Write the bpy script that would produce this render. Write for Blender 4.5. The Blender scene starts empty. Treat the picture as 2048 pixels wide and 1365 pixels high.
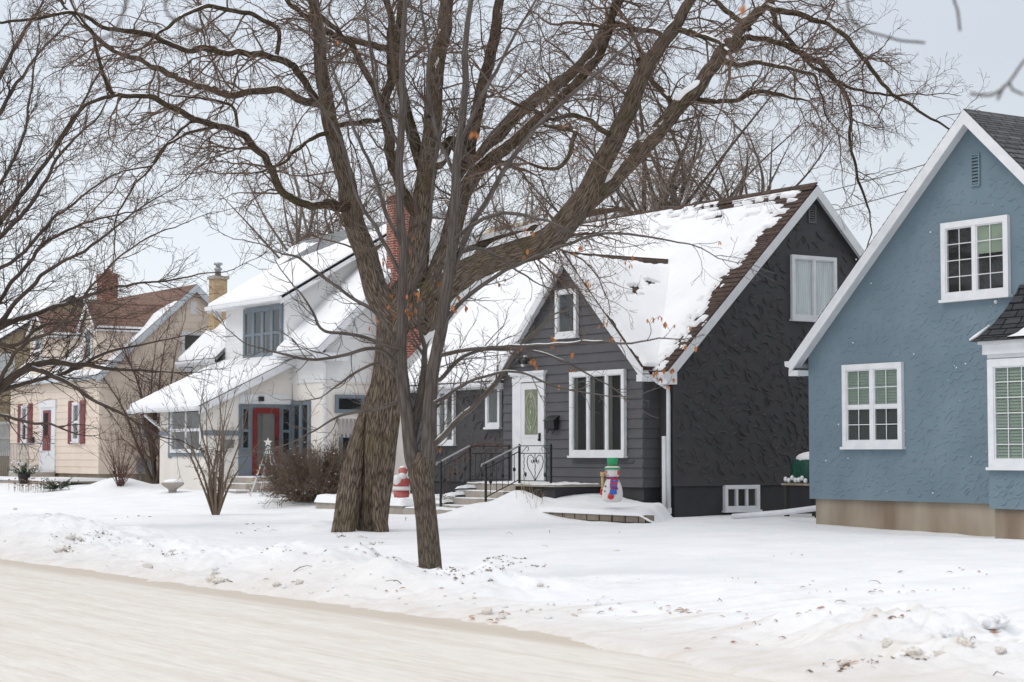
import bpy, math, random
import numpy as np
from mathutils import Vector, noise as mnoise
R = math.radians
rnd = random.Random(7)
C = bpy.context.scene.collection

# ------------------------------------------------------------------ camera measures
F = 3868.; CX = 1024.; CY = 682.5; HZ = 910.
PIT = math.atan((HZ-CY)/F); YAW = math.atan(2554/math.hypot(F, HZ-CY)); EYE = 1.6
FW = np.array([-math.cos(YAW)*math.cos(PIT), math.sin(YAW)*math.cos(PIT), math.sin(PIT)])
RT = np.array([math.sin(YAW), math.cos(YAW), 0.]); UP = np.cross(RT, FW)
CAM = np.array([0., 0., EYE])
def ray(x, y): return FW+RT*(x-CX)/F-UP*(y-CY)/F
def atY(x, y, Y): r = ray(x, y); return CAM+r*Y/r[1]
def atX(x, y, X): r = ray(x, y); return CAM+r*X/r[0]
def atD(x, y, D): return CAM+ray(x, y)*D

# ------------------------------------------------------------------ vector noise
_rs = np.random.RandomState(3); PERM = _rs.rand(256, 256)
def vnoise(x, y):
    x = np.asarray(x, float); y = np.asarray(y, float)
    xi = np.floor(x).astype(int); yi = np.floor(y).astype(int)
    fx = x-xi; fy = y-yi; fx = fx*fx*(3-2*fx); fy = fy*fy*(3-2*fy)
    g = lambda a, b: PERM[a & 255, b & 255]
    return (g(xi, yi)*(1-fx)+g(xi+1, yi)*fx)*(1-fy)+(g(xi, yi+1)*(1-fx)+g(xi+1, yi+1)*fx)*fy
def fbm(x, y, o=4):
    s = 0; a = .5
    for i in range(o): s = s+a*(vnoise(x+17.3*i, y-9.1*i)-.5); x = x*2.03; y = y*2.03; a *= .5
    return s*2
def sm(a, b, x): t = np.clip((np.asarray(x, float)-a)/(b-a), 0, 1); return t*t*(3-2*t)

# ------------------------------------------------------------------ snow ground height
def ground(x, y, fine=True):
    x = np.asarray(x, float); y = np.asarray(y, float)
    drive = sm(-18.0, -16.6, x+.15*(y-10))*(1-sm(-13.4, -12.4, x+.15*(y-11)))        # ploughed driveway mouth
    ec = 9.85-.95*sm(-15.5, -9.0, x)+.16*fbm(x*.5, y*0+3)+.20*fbm(x*2.3, y*2.3)+.10*fbm(x*9, y*9)
    z = -.10+.14*sm(ec-.25, ec+.25, y)+.06*sm(10, 12.5, y)+.12*sm(12, 18, y)+.12*sm(18, 24, y)
    z = z+.30*sm(-38, -64, x)*sm(15, 24, y)
    lump = .6+1.2*np.clip(fbm(x*.55, y*.55)+.25, 0, 1.2)
    bank = .27*(1-.45*sm(-14, -12.5, x))*np.exp(-((y-11.5-.35*fbm(x*.3, y*0))/.95)**2)*lump*(1-drive)
    bank = bank+.16*sm(-26, -34, x)*np.exp(-((y-13.0)/1.5)**2)*lump
    rough = np.exp(-((y-11.7)/1.9)**2)*(1-.75*drive)*sm(9.75, 10.2, y)
    z = z+bank+.05*fbm(x*.5, y*.5)*sm(10, 12, y)
    pile = np.exp(-((x+10.9)**2/1.6+(y-11.4)**2/1.5))+.15*np.exp(-((x+11.9)**2/.5+(y-13.6)**2/1.2))+.3*np.exp(-((x+18.3)**2/1.2+(y-13.6)**2/.8)); z = z+pile*(.06*(1+1.1*fbm(x*2.4, y*2.4))+.14*np.abs(fbm(x*5, y*5))+.03*fbm(x*14, y*14))
    if fine:
        z = z+rough*(.15*fbm(x*1.7, y*2.2)+.075*np.abs(fbm(x*5, y*6))-.03+.03*fbm(x*15, y*15))
        z = z-.05*np.clip(fbm(x*3.1+9, y*3.1)-.25, 0, 1)*np.exp(-((y-13.2)/2.2)**2)
        z = z+.012*fbm(x*1.6, y*1.6+40)*sm(12, 16, y)+.008*fbm(x*6, y*7)*sm(12, 16, y)
    # wheel tracks swinging from the road into the drive
    for k, off in enumerate((0, .75, 2.0, 2.75)):
        c = -16.3+off+1.1*np.exp(-(y-9.9)/1.1)*-1.6
        c = -16.9+off*1.0-2.4*np.exp(-(y-9.8)/1.7)
        z = z-.045*np.exp(-((x-c)/.16)**2)*sm(9.6, 10.3, y)*(1-sm(17, 21, y))
    # drifts by the houses
    def mound(cx, cy, sx, sy, h):
        return h*np.exp(-((x-cx)/sx)**2-((y-cy)/sy)**2)
    z = z+mound(-33.55, 22.3, .62, .50, .50)+mound(-34.5, 21.85, .8, .5, .26)+mound(-32.7, 22.9, .8, .6, .25)
    z = z+mound(-55.3, 22.2, 1.3, 1.0, .42)+mound(-52, 22.4, 2.5, 1.2, .12)+mound(-44, 22.6, 3, 1, .1)
    z = z-.10*np.exp(-((x+22.5)/4)**2-((y-23.6)/.8)**2)
    z = z+.12*np.exp(-((x+32.3)**2+(y-17.3)**2)/.9)*(1+1.5*fbm(x*3, y*3))+.03*fbm(x*2.2+30, y*2.2)*np.exp(-((y-14.5)/2.5)**2)
    return z
def gz(x, y): return float(ground(x, y))
def hit(px, py, d0=12, d1=90):
    r = ray(px, py); D = np.arange(d0, d1, .12); Q = CAM[None]+D[:, None]*r[None]; g = Q[:, 2]-ground(Q[:, 0], Q[:, 1]); k = np.nonzero(g < 0)[0]
    if len(k) == 0: return CAM+r*d1
    k = int(k[0]); 
    if k == 0: return Q[0]
    f = g[k-1]/(g[k-1]-g[k]); return Q[k-1]+(Q[k]-Q[k-1])*f

# ------------------------------------------------------------------ materials
def newmat(name):
    m = bpy.data.materials.new(name); m.use_nodes = True
    nt = m.node_tree; b = nt.nodes['Principled BSDF']; return m, nt, b
def N(nt, t, **k):
    n = nt.nodes.new(t)
    for a, v in k.items():
        if a in n.inputs: n.inputs[a].default_value = v
        else: setattr(n, a, v)
    return n
def col(c): return (c[0], c[1], c[2], 1)
def mat(name, c, rough=.7, c2=None, ns=4., bump=0., bs=30., metal=0., spec=.5, stretch=(1, 1, 1), coord='Object', bdist=.01, coat=0.):
    m, nt, b = newmat(name); L = nt.links.new
    b.inputs['Base Color'].default_value = col(c); b.inputs['Roughness'].default_value = rough
    b.inputs['Metallic'].default_value = metal; b.inputs['Specular IOR Level'].default_value = spec
    b.inputs['Coat Weight'].default_value = coat
    tc = N(nt, 'ShaderNodeTexCoord'); mp = N(nt, 'ShaderNodeMapping'); mp.inputs['Scale'].default_value = stretch
    L(tc.outputs[coord], mp.inputs[0])
    if c2:
        n = N(nt, 'ShaderNodeTexNoise', Scale=ns, Detail=6.); L(mp.outputs[0], n.inputs['Vector'])
        cr = N(nt, 'ShaderNodeValToRGB'); cr.color_ramp.elements[0].position = .33; cr.color_ramp.elements[1].position = .67
        cr.color_ramp.elements[0].color = col(c); cr.color_ramp.elements[1].color = col(c2)
        L(n.outputs[0], cr.inputs[0]); L(cr.outputs[0], b.inputs['Base Color'])
    if bump:
        n = N(nt, 'ShaderNodeTexNoise', Scale=bs, Detail=5.); L(mp.outputs[0], n.inputs['Vector'])
        bp = N(nt, 'ShaderNodeBump', Strength=bump, Distance=bdist); L(n.outputs[0], bp.inputs['Height']); L(bp.outputs[0], b.inputs['Normal'])
    return m
def m_snow(name, ground_=False):
    m, nt, b = newmat(name); L = nt.links.new
    b.inputs['Roughness'].default_value = .65; b.inputs['Specular IOR Level'].default_value = .25
    tc = N(nt, 'ShaderNodeTexCoord')
    n1 = N(nt, 'ShaderNodeTexNoise', Scale=1.1, Detail=8., Roughness=.6); L(tc.outputs['Object'], n1.inputs['Vector'])
    cr = N(nt, 'ShaderNodeValToRGB'); e = cr.color_ramp.elements
    e[0].position = .3; e[0].color = (.80, .81, .83, 1); e[1].position = .62; e[1].color = (.88, .885, .90, 1)
    L(n1.outputs[0], cr.inputs[0]); last = cr.outputs[0]
    if ground_:
        sx = N(nt, 'ShaderNodeSeparateXYZ'); L(tc.outputs['Object'], sx.inputs[0])
        # gritty brown tint close to the road, breaking up with noise
        mr = N(nt, 'ShaderNodeMapRange'); mr.inputs[1].default_value = 11.6; mr.inputs[2].default_value = 9.9
        L(sx.outputs['Y'], mr.inputs[0])
        n2 = N(nt, 'ShaderNodeTexNoise', Scale=2.6, Detail=8., Roughness=.7); L(tc.outputs['Object'], n2.inputs['Vector'])
        mm = N(nt, 'ShaderNodeMath', operation='MULTIPLY'); L(mr.outputs[0], mm.inputs[0]); L(n2.outputs[0], mm.inputs[1])
        mx = N(nt, 'ShaderNodeMixRGB'); mx.inputs[2].default_value = (.60, .53, .45, 1); L(mm.outputs[0], mx.inputs[0]); L(last, mx.inputs[1]); last = mx.outputs[0]
        # dirt specks thrown by the plough
        v = N(nt, 'ShaderNodeTexVoronoi', Scale=6.); L(tc.outputs['Object'], v.inputs['Vector'])
        n3 = N(nt, 'ShaderNodeTexNoise', Scale=.9, Detail=4.); L(tc.outputs['Object'], n3.inputs['Vector'])
        a = N(nt, 'ShaderNodeMapRange'); a.inputs[1].default_value = .09; a.inputs[2].default_value = .03; L(v.outputs[0], a.inputs[0])
        c_ = N(nt, 'ShaderNodeMapRange'); c_.inputs[1].default_value = .46; c_.inputs[2].default_value = .60; L(n3.outputs[0], c_.inputs[0])
        y1 = N(nt, 'ShaderNodeMapRange'); y1.inputs[1].default_value = 15.5; y1.inputs[2].default_value = 13.; L(sx.outputs['Y'], y1.inputs[0])
        q = N(nt, 'ShaderNodeMath', operation='MULTIPLY'); L(a.outputs[0], q.inputs[0]); L(c_.outputs[0], q.inputs[1])
        q2 = N(nt, 'ShaderNodeMath', operation='MULTIPLY'); L(q.outputs[0], q2.inputs[0]); L(y1.outputs[0], q2.inputs[1])
        mx = N(nt, 'ShaderNodeMixRGB'); mx.inputs[2].default_value = (.22, .17, .13, 1); L(q2.outputs[0], mx.inputs[0]); L(last, mx.inputs[1]); last = mx.outputs[0]
        # tan packed streaks of the drive
        wv = N(nt, 'ShaderNodeTexNoise', Scale=1., Detail=7., Roughness=.65); mp = N(nt, 'ShaderNodeMapping')
        mp.inputs['Rotation'].default_value = (0, 0, R(-24)); mp.inputs['Scale'].default_value = (4.5, .4, 1); L(tc.outputs['Object'], mp.inputs[0]); L(mp.outputs[0], wv.inputs['Vector'])
        s = N(nt, 'ShaderNodeMapRange'); s.inputs[1].default_value = .5; s.inputs[2].default_value = .72; L(wv.outputs[0], s.inputs[0])
        x1 = N(nt, 'ShaderNodeMapRange'); x1.inputs[1].default_value = -19.; x1.inputs[2].default_value = -16.5; L(sx.outputs['X'], x1.inputs[0])
        y2 = N(nt, 'ShaderNodeMapRange'); y2.inputs[1].default_value = 16.; y2.inputs[2].default_value = 12.; L(sx.outputs['Y'], y2.inputs[0])
        q = N(nt, 'ShaderNodeMath', operation='MULTIPLY'); L(s.outputs[0], q.inputs[0]); L(x1.outputs[0], q.inputs[1])
        q2 = N(nt, 'ShaderNodeMath', operation='MULTIPLY'); L(q.outputs[0], q2.inputs[0]); L(y2.outputs[0], q2.inputs[1])
        q3 = N(nt, 'ShaderNodeMath', operation='MULTIPLY'); L(q2.outputs[0], q3.inputs[0]); q3.inputs[1].default_value = .8
        mx = N(nt, 'ShaderNodeMixRGB'); mx.inputs[2].default_value = (.62, .55, .46, 1); L(q3.outputs[0], mx.inputs[0]); L(last, mx.inputs[1]); last = mx.outputs[0]
    L(last, b.inputs['Base Color'])
    n4 = N(nt, 'ShaderNodeTexNoise', Scale=9., Detail=9., Roughness=.65); L(tc.outputs['Object'], n4.inputs['Vector'])
    bp = N(nt, 'ShaderNodeBump', Strength=.55 if ground_ else .35, Distance=.03); L(n4.outputs[0], bp.inputs['Height']); L(bp.outputs[0], b.inputs['Normal'])
    return m
def m_road():
    m, nt, b = newmat('packed_snow_road'); L = nt.links.new
    b.inputs['Roughness'].default_value = .55; b.inputs['Specular IOR Level'].default_value = .3
    tc = N(nt, 'ShaderNodeTexCoord'); sx = N(nt, 'ShaderNodeSeparateXYZ'); L(tc.outputs['Object'], sx.inputs[0])
    mp = N(nt, 'ShaderNodeMapping'); mp.inputs['Scale'].default_value = (.16, 3.4, 1); L(tc.outputs['Object'], mp.inputs[0])
    n = N(nt, 'ShaderNodeTexNoise', Scale=1.3, Detail=10., Roughness=.68); L(mp.outputs[0], n.inputs['Vector'])
    cr = N(nt, 'ShaderNodeValToRGB'); e = cr.color_ramp.elements
    e[0].position = .34; e[0].color = (.715, .66, .59, 1); e[1].position = .66; e[1].color = (.83, .80, .755, 1)
    x = e.new(.5); x.color = (.795, .75, .69, 1)
    L(n.outputs[0], cr.inputs[0])
    n2 = N(nt, 'ShaderNodeTexNoise', Scale=16., Detail=8., Roughness=.7); mp2 = N(nt, 'ShaderNodeMapping'); mp2.inputs['Scale'].default_value = (.11, 1, 1)
    L(tc.outputs['Object'], mp2.inputs[0]); L(mp2.outputs[0], n2.inputs['Vector'])
    cr2 = N(nt, 'ShaderNodeValToRGB'); e = cr2.color_ramp.elements; e[0].position = .36; e[0].color = (.66, .62, .57, 1); e[1].position = .62; e[1].color = (1, 1, 1, 1)
    L(n2.outputs[0], cr2.inputs[0])
    mx = N(nt, 'ShaderNodeMixRGB', blend_type='MULTIPLY'); mx.inputs[0].default_value = .42; L(cr.outputs[0], mx.inputs[1]); L(cr2.outputs[0], mx.inputs[2])
    # brown gutter line beside the kerb
    nb = N(nt, 'ShaderNodeTexNoise', Scale=.8, Detail=6.); L(mp2.outputs[0], nb.inputs['Vector'])
    ad = N(nt, 'ShaderNodeMath', operation='MULTIPLY_ADD'); L(nb.outputs[0], ad.inputs[0]); ad.inputs[1].default_value = .7; L(sx.outputs['Y'], ad.inputs[2])
    f = N(nt, 'ShaderNodeValToRGB'); f.color_ramp.elements[0].position = 0; f.color_ramp.elements[0].color = (0, 0, 0, 1)
    mr = N(nt, 'ShaderNodeMapRange'); mr.inputs[1].default_value = 9.2; mr.inputs[2].default_value = 10.9; L(ad.outputs[0], mr.inputs[0]); L(mr.outputs[0], f.inputs[0])
    f.color_ramp.elements[1].position = 1; f.color_ramp.elements[1].color = (.2, .2, .2, 1)
    for p_, v_ in ((.25, .1), (.45, .85), (.62, .8), (.8, .3)):
        q = f.color_ramp.elements.new(p_); q.color = (v_, v_, v_, 1)
    mx2 = N(nt, 'ShaderNodeMixRGB'); L(f.outputs[0], mx2.inputs[0]); L(mx.outputs[0], mx2.inputs[1]); mx2.inputs[2].default_value = (.56, .485, .40, 1)
    L(mx2.outputs[0], b.inputs['Base Color'])
    bp = N(nt, 'ShaderNodeBump', Strength=.5, Distance=.02); L(n2.outputs[0], bp.inputs['Height']); L(bp.outputs[0], b.inputs['Normal'])
    return m
def m_brick(name, c1, c2, mortar, bw=.22, bh=.075, ms=.01, bump=.6, noise_amt=.5, rough=.85, off=.5):
    m, nt, b = newmat(name); L = nt.links.new
    b.inputs['Roughness'].default_value = rough; b.inputs['Specular IOR Level'].default_value = .25
    tc = N(nt, 'ShaderNodeTexCoord')
    br = N(nt, 'ShaderNodeTexBrick'); br.offset = off
    br.inputs['Color1'].default_value = col(c1); br.inputs['Color2'].default_value = col(c2); br.inputs['Mortar'].default_value = col(mortar)
    br.inputs['Scale'].default_value = 1.; br.inputs['Mortar Size'].default_value = ms; br.inputs['Brick Width'].default_value = bw; br.inputs['Row Height'].default_value = bh
    br.inputs['Bias'].default_value = 0
    L(tc.outputs['UV'], br.inputs['Vector'])
    n = N(nt, 'ShaderNodeTexNoise', Scale=5., Detail=7., Roughness=.7); L(tc.outputs['UV'], n.inputs['Vector'])
    cr = N(nt, 'ShaderNodeValToRGB'); cr.color_ramp.elements[0].position = .25; cr.color_ramp.elements[0].color = (.55, .55, .55, 1); cr.color_ramp.elements[1].position = .7; cr.color_ramp.elements[1].color = (1.25, 1.25, 1.25, 1)
    L(n.outputs[0], cr.inputs[0])
    mx = N(nt, 'ShaderNodeMixRGB', blend_type='MULTIPLY'); mx.inputs[0].default_value = noise_amt; L(br.outputs[0], mx.inputs[1]); L(cr.outputs[0], mx.inputs[2]); L(mx.outputs[0], b.inputs['Base Color'])
    bp = N(nt, 'ShaderNodeBump', Strength=bump, Distance=.012); bp.invert = True; L(br.outputs['Fac'], bp.inputs['Height']); L(bp.outputs[0], b.inputs['Normal'])
    return m
def m_bark(name, cd, cl, furrow=1., sc=18., mossy=None):
    m, nt, b = newmat(name); L = nt.links.new
    b.inputs['Roughness'].default_value = .9; b.inputs['Specular IOR Level'].default_value = .15
    tc = N(nt, 'ShaderNodeTexCoord'); mp = N(nt, 'ShaderNodeMapping'); mp.inputs['Scale'].default_value = (sc, sc*.13, 1); L(tc.outputs['UV'], mp.inputs[0])
    nd = N(nt, 'ShaderNodeTexNoise', Scale=1.3, Detail=5.); L(mp.outputs[0], nd.inputs['Vector'])
    va = N(nt, 'ShaderNodeVectorMath', operation='MULTIPLY_ADD'); va.inputs[1].default_value = (1.3, 1.3, 0); L(nd.outputs['Color'], va.inputs[0]); L(mp.outputs[0], va.inputs[2])
    vo = N(nt, 'ShaderNodeTexVoronoi', feature='DISTANCE_TO_EDGE', Scale=1.); vo.voronoi_dimensions = '2D'; L(va.outputs[0], vo.inputs['Vector'])
    n0 = N(nt, 'ShaderNodeTexNoise', Scale=2.6, Detail=7., Roughness=.7); L(mp.outputs[0], n0.inputs['Vector'])
    vr = N(nt, 'ShaderNodeMapRange'); vr.inputs[1].default_value = 0.; vr.inputs[2].default_value = .30; L(vo.outputs['Distance'], vr.inputs[0])
    n = N(nt, 'ShaderNodeMath', operation='MULTIPLY_ADD'); L(n0.outputs[0], n.inputs[0]); n.inputs[1].default_value = .9; 
    n_ = N(nt, 'ShaderNodeMath', operation='MULTIPLY'); L(vr.outputs[0], n_.inputs[0]); n_.inputs[1].default_value = .42; L(n_.outputs[0], n.inputs[2])
    cr = N(nt, 'ShaderNodeValToRGB'); e = cr.color_ramp.elements; e[0].position = .42; e[0].color = col(cd); e[1].position = .95; e[1].color = col(cl)
    L(n.outputs[0], cr.inputs[0]); last = cr.outputs[0]
    if mossy:
        n2 = N(nt, 'ShaderNodeTexNoise', Scale=1.6, Detail=5.); L(tc.outputs['Object'], n2.inputs['Vector'])
        mr = N(nt, 'ShaderNodeMapRange'); mr.inputs[1].default_value = .5; mr.inputs[2].default_value = .72; mr.inputs[4].default_value = .6; L(n2.outputs[0], mr.inputs[0])
        mx = N(nt, 'ShaderNodeMixRGB'); mx.inputs[2].default_value = col(mossy); L(mr.outputs[0], mx.inputs[0]); L(last, mx.inputs[1]); last = mx.outputs[0]
    L(last, b.inputs['Base Color'])
    bp = N(nt, 'ShaderNodeBump', Strength=min(1, furrow), Distance=.03); L(n.outputs[0], bp.inputs['Height']); L(bp.outputs[0], b.inputs['Normal'])
    return m
def m_glass(name, tint=(.02, .022, .024), rough=.04, alpha=.55):
    m, nt, b = newmat(name); L = nt.links.new
    nt.nodes.remove(b); out = nt.nodes['Material Output']
    fr = N(nt, 'ShaderNodeFresnel', IOR=1.6); gl = N(nt, 'ShaderNodeBsdfGlossy', Roughness=rough); gl.inputs[0].default_value = (.9, .93, .95, 1)
    tr = N(nt, 'ShaderNodeBsdfTransparent'); tr.inputs[0].default_value = col(tint)
    tc = N(nt, 'ShaderNodeTexCoord'); n = N(nt, 'ShaderNodeTexNoise', Scale=2.2, Detail=1.); L(tc.outputs['Object'], n.inputs['Vector'])
    bp = N(nt, 'ShaderNodeBump', Strength=.05, Distance=.05); L(n.outputs[0], bp.inputs['Height']); L(bp.outputs[0], gl.inputs['Normal'])
    ge = N(nt, 'ShaderNodeNewGeometry'); im = N(nt, 'ShaderNodeMapRange'); im.inputs[3].default_value = 1.6; im.inputs[4].default_value = .625; L(ge.outputs['Backfacing'], im.inputs[0]); L(im.outputs[0], fr.inputs[0])
    mx = N(nt, 'ShaderNodeMixShader'); L(fr.outputs[0], mx.inputs[0]); L(tr.outputs[0], mx.inputs[1]); L(gl.outputs[0], mx.inputs[2]); L(mx.outputs[0], out.inputs[0])
    return m

M = {}
M['snow'] = m_snow('fresh_snow'); M['snowg'] = m_snow('yard_snow', True); M['road'] = m_road()
M['dark'] = mat('charcoal_stucco', (.046, .044, .046), .6, (.054, .052, .054), 3, .3, 60)
M['darkf'] = mat('charcoal_foundation', (.030, .030, .033), .8, (.040, .040, .043), 2, .4, 40)
M['darks'] = mat('grey_clapboard_paint', (.078, .077, .083), .6, (.092, .091, .098), 2.5, .15, 25)
M['blue'] = mat('blue_stucco', (.137, .197, .238), .8, (.176, .242, .286), 1.0, .35, 45)
M['conc'] = mat('stained_concrete', (.43, .37, .29), .9, (.22, .165, .115), 1.1, .4, 30, stretch=(1, 1, .35))
M['concl'] = mat('grey_concrete', (.42, .38, .33), .9, (.33, .29, .25), 4, .4, 40)
M['white'] = mat('white_trim_paint', (.78, .79, .80), .5, (.70, .71, .73), 5, .05, 30)
M['vinyl'] = mat('white_siding_paint', (.80, .80, .79), .6, (.72, .72, .71), 1.5, .1, 30)
M['wstucco'] = mat('cream_stucco', (.80, .765, .715), .85, (.74, .69, .63), 1.5, .4, 60)
M['cream'] = mat('cream_clapboard_paint', (.77, .66, .555), .7, (.71, .60, .50), 1.2, .15, 30)
M['tan'] = mat('tan_stucco', (.45, .37, .26), .85, (.36, .29, .2), 1.5, .4, 30)
M['grayb'] = mat('blue_grey_trim_paint', (.155, .19, .22), .6, (.18, .215, .245), 4, .1, 30)
M['shbrown'] = m_brick('brown_shingles', (.10, .064, .050), (.066, .044, .036), (.022, .016, .013), .32, .14, .012, .9, .7)
M['shgray'] = m_brick('grey_shingles', (.135, .135, .14), (.085, .085, .09), (.025, .025, .027), .32, .14, .013, .9, .6)
M['shblack'] = m_brick('black_shingles', (.045, .047, .055), (.065, .067, .075), (.008, .008, .01), .33, .15, .016, .9, .5)
M['shlite'] = m_brick('pale_grey_shingles', (.27, .28, .285), (.2, .21, .215), (.08, .08, .08), .32, .14, .01, .7, .5)
M['shrust'] = m_brick('rust_brown_shingles', (.25, .155, .12), (.19, .12, .095), (.09, .055, .04), .32, .14, .01, .7, .7)
M['brickr'] = m_brick('red_brick', (.33, .075, .045), (.24, .06, .04), (.42, .36, .31))
M['bricky'] = m_brick('buff_brick', (.52, .38, .20), (.42, .28, .14), (.42, .36, .28))
M['block'] = m_brick('stone_blocks', (.22, .18, .14), (.30, .25, .2), (.06, .05, .04), .42, .3, .02)
M['drape'] = mat('grey_green_drape', (.15, .16, .14), .9, (.09, .10, .085), 4, stretch=(5, 5, .3))
M['glass'] = m_glass('window_glass', (.93, .95, .95))
M['inside'] = mat('dark_room', (.012, .012, .013), .9)
M['curtain'] = mat('sheer_curtain', (.84, .87, .86), .9, (.66, .70, .70), 3, stretch=(3, 3, .4))
M['curtaind'] = mat('grey_curtain', (.10, .105, .10), .9, (.06, .065, .06), 4, stretch=(4, 4, .3))
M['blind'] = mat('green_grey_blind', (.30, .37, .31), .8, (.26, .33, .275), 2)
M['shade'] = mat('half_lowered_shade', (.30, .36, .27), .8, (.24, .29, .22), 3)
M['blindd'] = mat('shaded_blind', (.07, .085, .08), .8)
M['red'] = mat('red_door_paint', (.20, .016, .013), .5, (.15, .012, .010), 3)
M['burg'] = mat('faded_red_shutter_paint', (.25, .075, .075), .7, (.19, .05, .055), 4)
M['door'] = mat('white_door_paint', (.72, .73, .74), .5)
M['dglass'] = mat('etched_door_glass', (.25, .27, .185), .3, (.12, .14, .09), 9)
M['iron'] = mat('black_wrought_iron', (.012, .012, .013), .5, bump=.2, bs=60)
M['rail'] = mat('grey_handrail', (.28, .28, .29), .5)
M['metal'] = mat('galvanised_metal', (.35, .36, .37), .45, metal=.6)
M['bark'] = m_bark('old_elm_bark', (.050, .036, .026), (.27, .212, .163), 1., 24, (.12, .10, .045))
M['bark2'] = m_bark('limb_bark', (.036, .026, .018), (.155, .115, .082), .9, 26, (.085, .075, .03))
M['barky'] = m_bark('young_ash_bark', (.062, .048, .037), (.225, .18, .14), .9, 38)
M['barks'] = m_bark('smooth_grey_bark', (.075, .063, .056), (.145, .125, .112), .3, 16)
M['twig'] = mat('twig_bark', (.115, .074, .052), .9, (.165, .115, .085), 3)
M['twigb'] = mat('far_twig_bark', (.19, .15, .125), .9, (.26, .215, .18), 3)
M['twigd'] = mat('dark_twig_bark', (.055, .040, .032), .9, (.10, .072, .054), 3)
M['twigr'] = mat('red_brown_twig_bark', (.13, .055, .045), .9, (.10, .065, .05), 4)
M['twigt'] = mat('tan_twig_bark', (.20, .15, .105), .9, (.14, .10, .075), 4)
M['leaf'] = mat('dry_orange_leaf', (.50, .19, .055), .75, (.33, .13, .045), 9)
M['leafb'] = mat('dry_brown_leaf', (.26, .12, .05), .8, (.13, .065, .035), 9)
M['clod'] = mat('dirty_snow_lump', (.82, .80, .77), .9, (.58, .51, .43), 3, .25, 6, bdist=.05)
M['soil'] = mat('bare_soil_litter', (.17, .115, .07), .95, (.42, .34, .26), 12, .8, 30)
M['grass'] = mat('dead_grass', (.42, .29, .14), .9, (.3, .2, .1), 8)
M['ever'] = mat('evergreen_needles', (.03, .06, .028), .8, (.05, .085, .035), 9)
M['bluepl'] = mat('blue_plastic_paint', (.02, .12, .50), .4); M['redpl'] = mat('red_plastic_paint', (.55, .025, .02), .4)
M['greenpl'] = mat('green_plastic_paint', (.015, .33, .12), .4); M['whitepl'] = mat('white_plastic', (.74, .72, .70), .4, (.70, .66, .64), 5)
M['yelpl'] = mat('yellow_plastic_paint', (.62, .42, .15), .5); M['navy'] = mat('navy_plastic_paint', (.03, .05, .2), .4)
M['tarp'] = mat('dark_green_tarp', (.008, .075, .05), .55, (.005, .045, .03), 8, .6, 12, bdist=.04)
M['wood'] = mat('weathered_board', (.36, .31, .24), .85, (.24, .2, .15), 8)
M['black'] = mat('black_plastic', (.012, .012, .014), .45)
M['bulbr'] = mat('red_bulb', (.6, .03, .05), .3); M['bulbg'] = mat('green_bulb', (.02, .35, .2), .3); M['bulbb'] = mat('blue_bulb', (.04, .2, .6), .3); M['bulby'] = mat('amber_bulb', (.65, .38, .08), .3)
M['slat'] = mat('weathered_grey_slat', (.30, .29, .28), .8)
M['wire'] = mat('white_wire', (.7, .72, .73), .4)

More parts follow.
